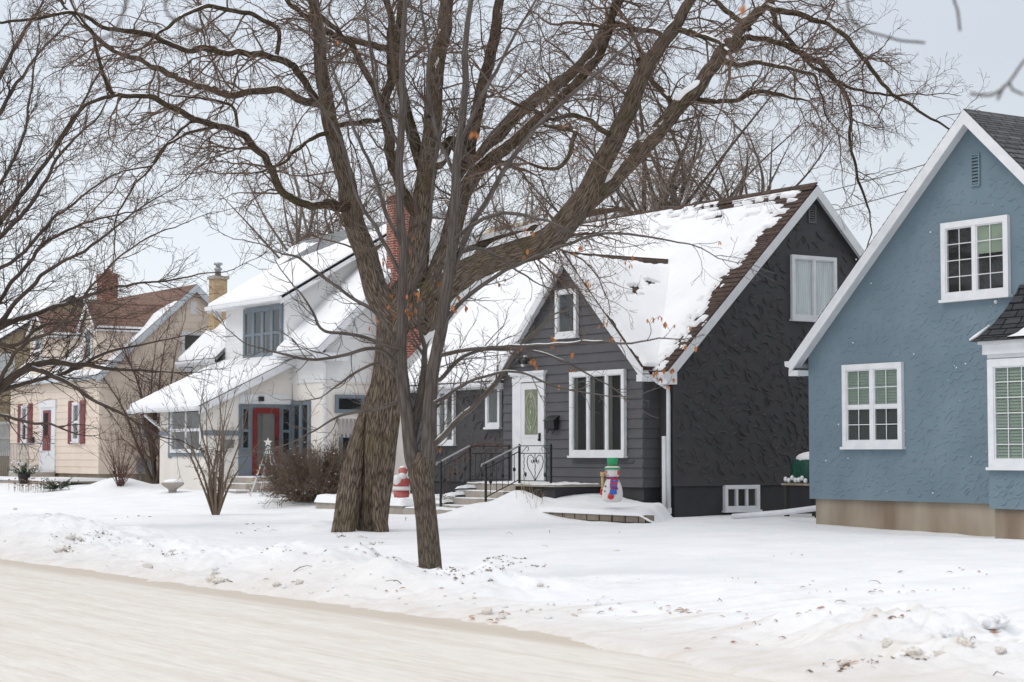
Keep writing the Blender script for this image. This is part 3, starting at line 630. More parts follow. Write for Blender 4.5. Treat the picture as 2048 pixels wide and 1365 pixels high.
    for rx, rz, rr_ in ((.20, .42, .011), (.12, .26, .008)):
        o_.tube([(-35.71+rx*math.cos(a)*(1+.12*math.cos(2*a)), yo-.033, 2.55+rz*math.sin(a)) for a in np.linspace(0, 2*math.pi, 33)], rr_, 5)
    for z in (2.2, 2.55, 2.9): o_.ball((-35.71, yo-.032, z), .035, 0, 8, (1, .3, 1.4))
    o_.build('glass_ornament', mat('pale_leaded_came', (.42, .46, .33), .4), door)
    hd = MB(); hd.box(-35.36, -35.335, yo-.07, yo-.02, 1.9, 2.08); hd.ball((-35.35, yo-.07, 1.93), .025); hd.build('handle', M['black'], door)
    s = MB(); s.box(-36.5, -35.16, EY-.30, EY-.02, .955, .99); s.build('threshold', M['concl'], door)
    # mailbox, lamp
    m_ = MB(); m_.prism([(-35.02, yo-.02, 2.42), (-35.02, yo-.14, 2.34), (-35.02, yo-.13, 2.17), (-35.02, yo-.02, 2.14)], (.36, 0, 0)); m_.prism([(-35.04, yo-.0, 2.46), (-35.04, yo-.16, 2.35), (-35.04, yo-.16, 2.335), (-35.04, yo-.0, 2.43)], (.40, 0, 0))
    for x in (-34.95, -34.73): m_.tube([(x, yo-.06, 2.15), (x, yo-.11, 2.07), (x, yo-.15, 2.1)], .008, 5)
    m_.build('mailbox', M['black'], h)
    l = MB(); l.tube([(-35.8, EY-.03, 3.72), (-35.8, EY-.16, 3.74)], .035, 8); 
    for sx in (-.13, .13): l.tube([(-35.8, EY-.14, 3.74), (-35.8+sx*.6, EY-.2, 3.77), (-35.8+sx, EY-.24, 3.73)], .014, 6); l.lathe([(.03, .07), (.06, .02), (.075, -.07)], (-35.8+sx, EY-.25, 3.68), 10)
    lo = l.build('porch_lamp', M['black'], h)
    sn = MB(); sn.ball((-35.8, EY-.15, 3.79), .05, 0, 8, (1.4, 1, .5)); sn.ball((-35.86, EY-.17, 3.60), .055, 0, 8, (1, 1, .8)); sn.build('lamp_bulb', M['whitepl'], lo)
    # downspout at the corner: upper leader with an elbow and wide lower leader
    ds = MB(); yd = Y0-.07
    ds.tube([(X1-.27, yE-.05, zE-.10), (X1-.22, yE+.02, zE-.2), (X1-.10, yd, zE-.34), (X1-.085, yd, zE-.5), (X1-.085, yd, .50)], .045, 8)
    ds.build('downspout', M['white'], h)
    ds = MB(); ds.box(X1-.245, X1-.135, yd-.05, yd+.04, .42, 1.98); ds.box(X1-.245, X1-.04, yd-.045, yd+.035, .40, .52); ds.build('downspout', M['white'], h)
    c = MB(); c.tube([(-34.1, EY-.035, 1.44), (-32.0, EY-.035, 1.44), (-31.95, EY-.035, 1.50)], .012, 5); c.build('conduit', M['darks'], h)
    return h
dark_house()

def dark_porch():
    X0, Xs, Xb = -36.57, -34.62, -33.15
    t = thing('porch_steps', (-35.2, 22.9, .4), 'snow dusted concrete landing and steps leading to the white front door', 'steps')
    m = MB(); m.box(X0, Xs, 22.9, 24.06, 0, .965)
    for i in range(3): m.box(X0, Xs, 22.6-.3*i, 22.9-.3*i, 0, .965-.155*(i+1))
    m.box(X0-.5, Xs+.2, 21.55, 22.0, 0, .42)
    m.build('step_block', M['concl'], t)
    b = MB(); b.box(Xs, Xb, 22.92, 24.06, 0, .93); b.build('landing_base', M['darkf'], t)
    b = MB(); b.box(Xs, Xb+.06, 22.86, 24.06, .93, .967); b.build('landing_slab', M['concl'], t)
    def cover(x0, x1, y0, y1, z, th, seed):
        nx = int((x1-x0)/.05)+2; ny = int((y1-y0)/.04)+2
        A, B = np.meshgrid(np.linspace(x0, x1, nx), np.linspace(y0, y1, ny), indexing='ij')
        e = np.minimum(np.minimum(A-x0, x1-A), np.minimum(B-y0, y1-B))
        H = z+th*np.clip((e+.02)/.06, 0, 1)**.5*(1+.9*fbm(A*3+seed, B*3))-.012*(e < .001)
        fast_mesh('snow', np.stack([A, B, H], -1).reshape(-1, 3), grid_faces(nx, ny), M['snow'], t)
    cover(X0, Xb+.05, 22.88, 24.05, .968, .035, 1)
    for i in range(3): cover(X0, X0+1.9, 22.61-.3*i, 22.9-.3*i, .968-.155*(i+1), .018, 4+i)
    for i in range(3): cover(X0-.02, X0+.42, 22.60-.3*i, 22.92-.3*i, .968-.155*(i+1), .10, 14+i)
    cover(X0-.5, Xs, 21.57, 22.0, .42, .04, 9)
    # railing
    rl = thing('iron_railing', (-35.2, 22.9, .97), 'black wrought iron porch railing with heart scroll panel and sloping handrails', 'railing')
    def post(x, y, z0, z1, r=.02):
        q = MB(); q.box(x-r, x+r, y-r, y+r, z0, z1); q.ball((x, y, z1+.01), r*1.3); q.build('post', M['iron'], rl)
    zt = 1.80
    for x, y in ((-34.53, 22.95), (-33.34, 22.95), (X0+.05, 22.95), (X0+.05, 24.0)): post(x, y, .95, zt)
    post(-34.30, 21.95, .35, 1.40); post(-36.12, 21.95, .3, 1.44)
    def flat(name, pts, r=.010): q = MB(); q.tube(pts, r, 5); q.build(name, M['iron'], rl)
    fr = MB(); yy = 22.95
    for z in (zt-.01, zt-.17, 1.05): fr.beam((-34.53, yy, z), (-33.34, yy, z), .022, .018)
    for z in (zt-.01, zt-.17, 1.05): fr.beam((X0+.05, yy, z), (X0+.05, 24.0, z), .022, .018)
    fr.build('rail', M['iron'], rl)
    pk = MB()
    def twist(x, y, z0, z1):
        n = int((z1-z0)/.035); 
        pk.tube([(x+.006*math.cos(i*1.6), y+.006*math.sin(i*1.6), z0+(z1-z0)*i/n) for i in range(n+1)], [.011 if i % 2 else .007 for i in range(n+1)], 5)
    for x in (-34.35, -33.93, -33.50): twist(x, yy, 1.05, zt-.17)
    for y in (23.1, 23.25, 23.55, 23.85): twist(X0+.05, y, 1.05, zt-.17)
    build_pieces(pk, 'picket', M['iron'], rl)
    # heart scrolls
    sc = MB()
    for s in (-1, 1):
        P = [(0, 1.05), (.12, 1.2), (.24, 1.33), (.28, 1.46), (.24, 1.57), (.14, 1.60), (.05, 1.54), (.03, 1.46), (.08, 1.42), (.13, 1.45), (.11, 1.49)]
        sc.tube([(-33.93+s*a*1.1, yy, z) for a, z in P], .009, 5)
        P = [(.52, zt-.16), (.42, zt-.10), (.33, zt-.03), (.26, zt-.04), (.25, zt-.10), (.30, zt-.12)]
        sc.tube([(-33.93+s*a, yy, z) for a, z in P], .008, 5)
        sc.ball((-33.93+s*.36, yy, 1.18), .045, 0, 8, (1, .3, 1.2)); sc.ball((-33.93+s*.06, yy, 1.47), .03, 0, 8, (1, .3, 1))
    # lyre shapes on the side panel
    for s in (-1, 1):
        P = [(0, 1.06), (.12, 1.15), (.2, 1.32), (.16, 1.47), (.06, 1.52), (.04, 1.44)]
        sc.tube([(X0+.05, 23.4+s*a, z) for a, z in P], .009, 5); sc.ball((X0+.05, 23.4+s*.12, 1.15), .04, 0, 8, (.3, 1, 1))
    build_pieces(sc, 'scroll', M['iron'], rl)
    # sloping rails
    for xa, ya, za, xb_, yb, zb in ((-34.30, 21.92, 1.42, -34.50, 22.95, 1.80), (-36.12, 21.92, 1.44, X0+.05, 22.95, 1.80)):
        q = MB(); q.beam((xa, ya, za), (xb_, yb, zb), .05, .025); q.tube([(xa, ya, za), (xa, ya-.07, za-.02), (xa, ya-.08, za-.07)], .02, 6); q.build('handrail', M['rail'], rl)
        q = MB()
        for dz in (.12, .72):
            q.beam((xa, ya, za-dz), (xb_, yb, zb-dz), .018, .018)
        for k in range(1, 6):
            f = k/6; x, y, z = xa+(xb_-xa)*f, ya+(yb-ya)*f, za+(zb-za)*f; q.tube([(x, y, z-.72), (x, y, z-.12)], .008, 5)
            if k % 2: q.ball((x, y, z-.45), .04, 0, 8, (.4, 1, 1.2))
        q.build('sloping_panel', M['iron'], rl)
    # planting bed of snow held by a low wall left of the steps
    lw = MB(); lw.box(-41.2, -37.08, 21.55, 21.75, 0, .50); o = lw.build('low_wall', M['concl'], loc=(0, 0, 0)); tag(o, 'low concrete bed wall left of the porch steps', 'wall')
    A, B = np.meshgrid(np.linspace(-41.2, -37.05, 70), np.linspace(21.5, 24.4, 50), indexing='ij'); e = np.minimum(B-21.5, np.minimum(A+41.2, -37.05-A))
    H = .50+.14*np.clip(e/.07, 0, 1)**.5*(1+.5*fbm(A*2, B*2))-.03*(e < .001)
    o = fast_mesh('snow_bed', np.stack([A, B, H], -1).reshape(-1, 3), grid_faces(70, 50), M['snow']); tag(o, 'deep snow on the raised bed left of the steps', kind='stuff')
    q = MB(); rr = random.Random(3)
    for _ in range(420):
        x = rr.uniform(-38.9, -38.0) if rr.random() < .8 else rr.uniform(-39.6, -37.7); y = 21.53; z = rr.uniform(.42, .56)
        q.beam((x, y, z), (x+rr.uniform(-.08, .08), y-rr.uniform(.02, .09), z-rr.uniform(.06, .17)), .012, .004)
    o = q.build('dead_grass_tuft', M['grass'], loc=(-38.4, 21.5, .4)) if False else q.build('dead_grass_tuft', M['grass']); tag(o, 'rusty dead grass hanging over the low bed wall', 'grass')
    # block edging below the triple window
    bw = MB(); yb = 22.25; x = -33.55; 
    p = atY(1040, 1018, yb); p2 = atY(1290, 1024, yb); x = p[0]; i = 0
    while x < p2[0]-.05:
        wdt = .40; bw.box(x, min(x+wdt-.012, p2[0]), yb+.006*math.sin(i*5), yb+.22, .15, .455+.006*math.cos(i*3)); x += wdt; i += 1
    o = bw.build('block_edging', M['block']); tag(o, 'short edging of stone blocks under the snow before the triple window', 'edging')
    nx, ny = 90, 50; A, B = np.meshgrid(np.linspace(p[0]-.15, p2[0]+.12, nx), np.linspace(yb-.03, 24.1, ny), indexing='ij')
    e = np.minimum(np.minimum(B-yb+.03, A-p[0]+.15), p2[0]+.12-A)
    H = .46+np.clip(e/.05, 0, 1)**.5*(.055+.20*sm(-31.2, -34.0, A)*sm(yb, yb+.9, B)+.12*sm(yb, 23.6, B)+.06*fbm(A*1.3, B*1.3))-.02*(e < .001)
    lim = p2[0]+.1-(B-yb)*.95+.08*fbm(A*0, B*3); k_ = sm(lim+.30, lim-.30, A); G_ = ground(A, B)-.03; H = G_+(H-G_)*k_
    global bed_h; bed_h = lambda x_: float(.46+.055+.24*sm(-31.2, -34.0, x_)+.08)
    o = fast_mesh('snow_mound', np.stack([A, B, H], -1).reshape(-1, 3), grid_faces(nx, ny), M['snow']); tag(o, 'smooth drifted snow on the bed before the triple window', kind='stuff')
dark_porch()

# ------------------------------------------------------------------ yard figures
def snowman():
    y = 22.62; b = atY(1225, 1003, y); x, z = b[0], b[2]-.02; S = .88/1.0
    t = thing('snowman_figure', (x, y, z), 'plastic light up snowman with green hat and striped scarf on the snowy bed', 'yard ornament')
    # local frame: facing camera left-front
    fd = np.array([-FW[0], -FW[1], 0])*.86-RT*.5; fd /= np.linalg.norm(fd); rd = np.array([-fd[1], fd[0], 0])*1.0     # rd = figure's left as seen on the right
    def P(a, f, zz): return np.array([x, y, z])+S*(rd*a+fd*f+np.array([0, 0, zz]))
    m = MB(); prof = [(.13, 0), (.20, .02), (.228, .10), (.232, .2), (.215, .32), (.18, .43), (.14, .50), (.115, .53), (.125, .56), (.155, .61), (.165, .66), (.158, .71), (.13, .76), (.10, .78)]
    m.lathe([(r*S, h*S) for r, h in prof], (x, y, z), 28); m.build('body', M['whitepl'], t)
    m = MB(); m.lathe([(r*S, h*S) for r, h in ((.12, .735), (.185, .74), (.19, .765), (.13, .785))], (x, y, z), 24); m.lathe([(r*S, h*S) for r, h in ((.105, .80), (.125, .97), (.10, 1.0))], (x, y, z), 24); ht = m.build('hat', M['greenpl'], t)
    m = MB(); m.lathe([(.114*S, .785*S), (.114*S, .812*S)], (x, y, z), 24); m.build('hat_band', M['redpl'], ht)
    m = MB(); m.ball(P(0, 0, .775), .17*S, 0, 16, (1, 1, .22)); m.ball(P(0, 0, .998), .115*S, 0, 16, (1, 1, .16)); m.build('snow_cap', M['snow'], ht)
    for s, nm in ((1, 'earmuff'), (-1, 'earmuff')):
        m = MB(); m.ball(P(.155*s, .02, .66), .055*S, 0, 12, (.7, .7, 1)); m.build(nm, M['redpl'], t)
    sc = MB()
    for k in range(6):
        sc.lathe([(.13*S, (.515+k*.011)*S, k % 2), (.137*S, (.526+k*.011)*S, k % 2)], (x, y, z), 24)
    for i in range(7):   # hanging end, stripes red / blue
        z0 = .52-i*.034; off = .04+i*.006; r_ = .142+.085*min(1, i/4)**.8
        for zz, tt in ((z0, 0),):
            a0, a1 = off-.005, off+.125
            q = [P(a0, math.sqrt(max(.001, r_*r_-a0*a0)), zz), P(a1, math.sqrt(max(.001, r_*r_-a1*a1)), zz), P(a1, math.sqrt(max(.001, (r_+.012)**2-a1*a1)), zz-.034), P(a0, math.sqrt(max(.001, (r_+.012)**2-a0*a0)), zz-.034)]
            sc.prism(q, fd*.012, i % 2)
    q = [P(.07, .235, .29), P(.19, .165, .29), P(.20, .168, .19), P(.11, .235, .17), P(.06, .245, .20)]; sc.prism(q, fd*.012, 1)
    sc.build('scarf', [M['redpl'], M['bluepl']], t)
    for a, zz in ((-.07, .36), (-.08, .25)):
        m = MB(); m.ball(P(a, .215, zz), .02*S, 0, 8); m.build('button', M['navy'], t)
    m = MB(); m.ball(P(.07, .215, .13), .075*S, 0, 12, (1, 1, .85)); m.ball(P(.06, .235, .185), .03*S, 0, 8, (1, 1, 1.3)); m.build('mitten', M['redpl'], t)
    m = MB(); m.ball(P(-.235, .06, .27), .05*S, 0, 10, (.8, .8, 1.2)); m.ball(P(-.24, .06, .2), .045*S, 0, 10); m.build('mitten', M['redpl'], t)
    m = MB(); m.tube([P(-.19, .12, .30), P(-.18, .14, .62)], .028*S, 8); m.tube([P(-.18, .14, .58), P(-.175, .145, .67)], [.05*S, .045*S], 8); m.build('broom', M['yelpl'], t)
    for a in (-.085, .0):
        m = MB(); m.ball(P(a, .15, .695), .012*S, 0, 6); m.build('eye', M['navy'], t)
    m = MB(); m.tube([P(-.06, .15, .665), P(-.11, .225, .655)], [.022*S, .006*S], 8); m.build('nose', mat('pink_orange_plastic', (.7, .28, .2), .5), t)
    m = MB(); m.tube([P(-.09+i*.02, .148, .612-.012*math.sin(i/5*math.pi)) for i in range(6)], .006*S, 5); m.build('mouth', M['navy'], t)
snowman()
def plastic_ornament():
    p = atY(803, 990, 22.3); x, y, z = p[0], 22.3, .60
    fade = mat('faded_red_plastic', (.36, .05, .045), .6, (.50, .16, .14), 9)
    t = thing('yard_ornament', (x, y, z), 'small weathered red and white plastic yard ornament half hidden behind the old trunk', 'yard ornament')
    def P(r, f, zz): return (x+RT[0]*r-FW[0]*f, y+RT[1]*r-FW[1]*f, z+zz)
    m = MB(); m.lathe([(.13, 0), (.17, .03), (.185, .12), (.17, .2)], (x, y, z), 20); m.build('base', fade, t)
    m = MB(); m.lathe([(.17, .185), (.205, .20), (.205, .26), (.18, .28)], (x, y, z), 20); m.build('band', M['whitepl'], t)
    m = MB(); m.lathe([(.16, .26), (.20, .33), (.19, .42), (.13, .50), (.08, .52)], (x, y, z), 20); m.build('body', fade, t)
    m = MB(); m.ball(P(-.08, .10, .42), .12, 0, 12, (1, 1, 1.1)); m.ball(P(.02, .08, .50), .10, 0, 12); m.build('white_patch', M['whitepl'], t)
    m = MB(); m.ball(P(.03, .02, .62), .105, 0, 14, (1, 1, .95)); m.build('top', fade, t)
    m = MB(); m.ball(P(.02, 0, .71), .07, 0, 10, (1, 1, .5)); m.ball(P(.15, .02, .48), .06, 0, 8, (1.2, 1, .4)); m.ball(P(-.15, .02, .50), .06, 0, 8, (1.2, 1, .4)); m.build('snow', M['snow'], t)
plastic_ornament()

def wire_tree():
    b = atY(536, 990, 23.7); x, y, z = b[0], 23.7, b[2]; H = atY(536, 885, 23.7)[2]-z
    t = thing('wire_light_tree', (x, y, z), 'cone of white wires hung with coloured bulbs and a star before the red door', 'yard ornament')
    rb = .55; m = MB(); n = 8
    for i in range(n): a = 2*math.pi*i/n; m.tube([(x+rb*math.cos(a), y+rb*math.sin(a), z-.1), (x+.03*math.cos(a), y+.03*math.sin(a), z+H*.92)], .011, 5)
    m.build('wire_leg', M['wire'], t)
    for h in (.04, .26, .62, .86):
        m = MB(); r = rb*(1-h)+.03; m.tube([(x+r*math.cos(a), y+r*math.sin(a), z+H*.92*h) for a in np.linspace(0, 2*math.pi, 25)], .010, 5); m.build('hoop', M['wire'], t)
    ms = [MB() for _ in range(4)]; rr = random.Random(4)
    for i in range(n):
        for k in range(11):
            h = (k+rr.uniform(.2, .8))/11; a = 2*math.pi*i/n; r = rb*(1-h)+.03
            ms[rr.randrange(4)].ball((x+r*math.cos(a)+rr.uniform(-.03, .03), y+r*math.sin(a), z+H*.92*h), .021, 0, 6)
    for mm, k in zip(ms, ('bulbr', 'bulbg', 'bulbb', 'bulby')): build_pieces(mm, 'bulb', M[k], t)
    s = MB(); pts = []
    for i in range(10): a = math.pi/2+i*math.pi/5; r = .13 if i % 2 == 0 else .055; pts.append((x-.02+r*math.cos(a)*RT[0], y+r*math.cos(a)*RT[1], z+H*1.0+r*math.sin(a)))
    s.prism(pts, (-FW[0]*.03, -FW[1]*.03, 0)); s.build('star', M['whitepl'], t)
wire_tree()

# ------------------------------------------------------------------ BLUE HOUSE
def blue_house():
    h = thing('house', (-22.4, 24, .3), 'blue stucco house with white trimmed front gable and square bay window', 'house')
    X0, X1, XM, Y0, Y1 = -26.55, -18.27, -22.41, 24., 33.5; sl = .915; ZR = 7.33; ze = ZR-sl*(XM-X0)
    w = MB(); gable_box(w, 'Y', Y0, Y1, X0, X1, XM, .80, ze-.10, ZR-.10)
    def ins(x, z): return z < ZR-.35-abs(x-XM)*sl and X0+.12 < x < X1-.1 and z > .88
    holes = [(-25.65, -24.05, 1.7, 3.25), (-23.2, -21.6, 4.1, 5.6), (-21.9, -18, .5, 4.3), (-22.6, -22.2, 5.9, 6.7)]
    swooshes(w, 'Y', Y0, -1, ins, X0, X1, .8, 7.2, 3000, .16, .035, .010, 15, holes, tilt=lambda q: q.gauss(R(20), .5))
    w.build('wall', M['blue'], h)
    f = MB(); f.box(X0+.08, X1-.08, Y0+.08, Y1-.08, -.4, .80); f.build('foundation', M['conc'], h)
    r = MB(); fy = Y0-.26; t = .09; xe0 = X0-.22; xe1 = X1+.22
    for xe in (xe0, xe1):
        z_e = ZR-sl*abs(xe-XM); r.slab([(xe, fy, z_e), (XM, fy, ZR), (XM, Y1+.2, ZR), (xe, Y1+.2, z_e)], t)
        L = math.hypot(xe-XM, ZR-z_e); dv = np.array([XM-xe, 0, ZR-z_e])/L; nn = np.array([-dv[2], 0, dv[0]]) if xe < XM else np.array([dv[2], 0, -dv[0]])
        if nn[2] < 0: nn = -nn
        for i in range(int(L/.15)):
            p = np.array([xe, fy, z_e])+dv*i*.15; q = p+dv*.15; d = np.array([0, Y1+.2-fy, 0])
            fc = [p+nn*.012, q+nn*.001, q+d+nn*.001, p+d+nn*.012]; r.face(fc if xe > XM else fc[::-1]); r.face([p, p+nn*.012, p+d+nn*.012, p+d])
    ro = r.build('roof', M['shgray'], h)
    tr = MB()
    for xe in (xe0, xe1):
        z_e = ZR-sl*abs(xe-XM); sg = -1 if xe < XM else 1
        tr.prism([(xe+sg*.01, fy-.012, z_e-.03), (XM, fy-.012, ZR-.02), (XM, fy-.012, ZR-.26), (xe+sg*.01, fy-.012, z_e-.26)], (0, .04, 0))
        tr.slab([(xe, fy+.03, z_e-.12), (XM, fy+.03, ZR-.12), (XM, Y0, ZR-.12), (xe, Y0, z_e-.12)], .02)
    z_e = ZR-sl*abs(xe0-XM); tr.box(xe0-.03, X0+.0, fy-.0, Y0+.0, z_e-.30, z_e-.2)
    build_pieces(tr, 'rake_trim', M['white'], h)
    g = MB(); g.prism([(xe0-.005, fy-.02, z_e-.03), (xe0-.12, fy-.02, z_e-.03), (xe0-.11, fy-.02, z_e-.12), (xe0-.005, fy-.02, z_e-.15)], (0, Y1-fy, 0)); g.build('gutter', M['white'], h)
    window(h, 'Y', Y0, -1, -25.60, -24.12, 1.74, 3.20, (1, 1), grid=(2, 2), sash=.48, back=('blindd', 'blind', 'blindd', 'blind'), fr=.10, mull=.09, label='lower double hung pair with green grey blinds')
    window(h, 'Y', Y0, -1, -23.16, -21.68, 4.20, 5.50, (1, 1), grid=(2, 4), back=('inside', 'shade'), fr=.10, mull=.08, label='upper pair of gridded casements')
    v = MB(); x0, x1, z0, z1 = -22.50, -22.30, 6.05, 6.60
    v.box(x0, x1, Y0-.03, Y0, z0, z0+.03); v.box(x0, x1, Y0-.03, Y0, z1-.03, z1); v.box(x0, x0+.03, Y0-.03, Y0, z0+.03, z1-.03); v.box(x1-.03, x1, Y0-.03, Y0, z0+.03, z1-.03)
    for i in range(9): z = z0+.045+i*.055; v.prism([(x0+.03, Y0-.004, z+.038), (x1-.03, Y0-.004, z+.038), (x1-.03, Y0-.03, z), (x0+.03, Y0-.03, z)], (0, 0, -.006))
    vo = v.build('gable_vent', M['blue'], h); v = MB(); v.box(x0+.03, x1-.03, Y0-.003, Y0, z0+.03, z1-.03); v.build('vent_opening', M['inside'], vo)
    # bay
    b0, b1, by = -21.66, -18.8, 23.4
    w = MB(); w.box(b0, b1, by, Y0, .74, 1.38); swooshes(w, 'Y', by, -1, lambda x, z: .78 < z < 1.33 and b0+.1 < x, b0, b1, .74, 1.38, 150, .16, .04, .013, 4, tilt=lambda q: q.gauss(R(20), .5))
    bay = w.build('bay', M['blue'], h)
    w = MB(); w.box(b0+.06, b1-.06, by+.06, Y0+.04, -.4, .735); w.build('bay_foundation', M['conc'], bay)
    w = MB(); w.box(b0+.02, b1-.02, by+.03, Y0, 1.38, 3.14); w.build('bay_wall', M['white'], bay)
    window(bay, 'Y', by+.03, -1, b0+.03, -20.25, 1.40, 3.12, (1,), grid=(4, 6), back=('blind',), fr=.12, label='left bay window with pale blind')
    window(bay, 'Y', by+.03, -1, -20.22, b1-.03, 1.40, 3.12, (1,), grid=(4, 6), back=('blind',), fr=.12)
    w = MB(); w.box(b0+.0, b1, by-.0, Y0, 3.14, 3.20); w.box(b0-.05, b1+.05, by-.06, Y0, 3.20, 3.36); w.box(b0-.10, b1+.1, by-.11, Y0, 3.36, 3.41); w.build('cornice', M['white'], bay)
    # flared shingle roof
    rf = MB(); prof = [(0., 3.412), (.12, 3.50), (.28, 3.68), (.44, 3.93), (.58, 4.22), (.62, 4.34)]
    xl, xr, yf = b0-.20, b1+.2, by-.20
    for i in range(len(prof)-1):
        (a, za), (c, zc) = prof[i], prof[i+1]; n = 3
        for k in range(n):
            u0, u1 = k/n, (k+1)/n; A0, Z0 = a+(c-a)*u0, za+(zc-za)*u0; A1, Z1 = a+(c-a)*u1, za+(zc-za)*u1
            yA, yC = yf+A0*1.25, yf+A1*1.25
            rf.face([(xl+A0*.62, yA-.008, Z0), (xr-A0*.62, yA-.008, Z0), (xr-A1*.62, yC, Z1), (xl+A1*.62, yC, Z1)])
            rf.face([(xl+A0*.62, Y0, Z0), (xl+A0*.62, yA, Z0), (xl+A1*.62, yC, Z1), (xl+A1*.62, Y0, Z1)])
            rf.face([(xr-A0*.62, yA, Z0), (xr-A0*.62, Y0, Z0), (xr-A1*.62, Y0, Z1), (xr-A1*.62, yC, Z1)])
    rf.face([(xl, yf, 3.412), (xl, Y0, 3.412), (xr, Y0, 3.412), (xr, yf, 3.412)])
    br = rf.build('bay_roof', M['shblack'], bay)
    s = MB(); s.tube([(xl+.0, yf+.02, 3.44), (xl+.04, yf+.12, 3.5), (xl+.14, yf+.33, 3.68)], [.02, .035, .015], 6)
    s.build('snow', M['snow'], br)
    us = np.linspace(-21.15, -18.7, 60); vs = np.linspace(.02, .40, 16); A, B = np.meshgrid(us, vs, indexing='ij')
    zz = np.interp(B, [p[0] for p in prof], [p[1] for p in prof]); e = np.minimum(np.minimum(A+21.15-.35*B/.4*1.2-.06*fbm(A*4, B*9), 1), .40-B+.07*fbm(A*2.5, B*0))
    hh = np.where(e > 0, .035*np.clip(e/.06, 0, 1)**.5, -.02)
    fast_mesh('snow', np.stack([A, yf+B*1.25-hh*.7, zz+hh*.8], -1).reshape(-1, 3), grid_faces(60, 16), M['snow'], br)
    w = MB(); w.tube([(-26.62, 24.9, .75), (-26.75, 24.85, .66), (-28.0, 24.6, .50), (-29.2, 24.4, .40)], .055, 8); o = w.build('downspout_extension', M['white'], h)
    # stray snowballs thrown against the wall
    m = MB(); rr = random.Random(5); m.ball(tuple(atY(1992, 604, Y0)), .035)
    for _ in range(22): m.ball((rr.uniform(X0+.4, -21.8), Y0-.01, rr.uniform(.95, 2.9) if rr.random() < .6 else rr.uniform(3, 6)), rr.uniform(.006, .016), 0, 6)
    m.build('snow_specks', M['snow'], h)
blue_house()

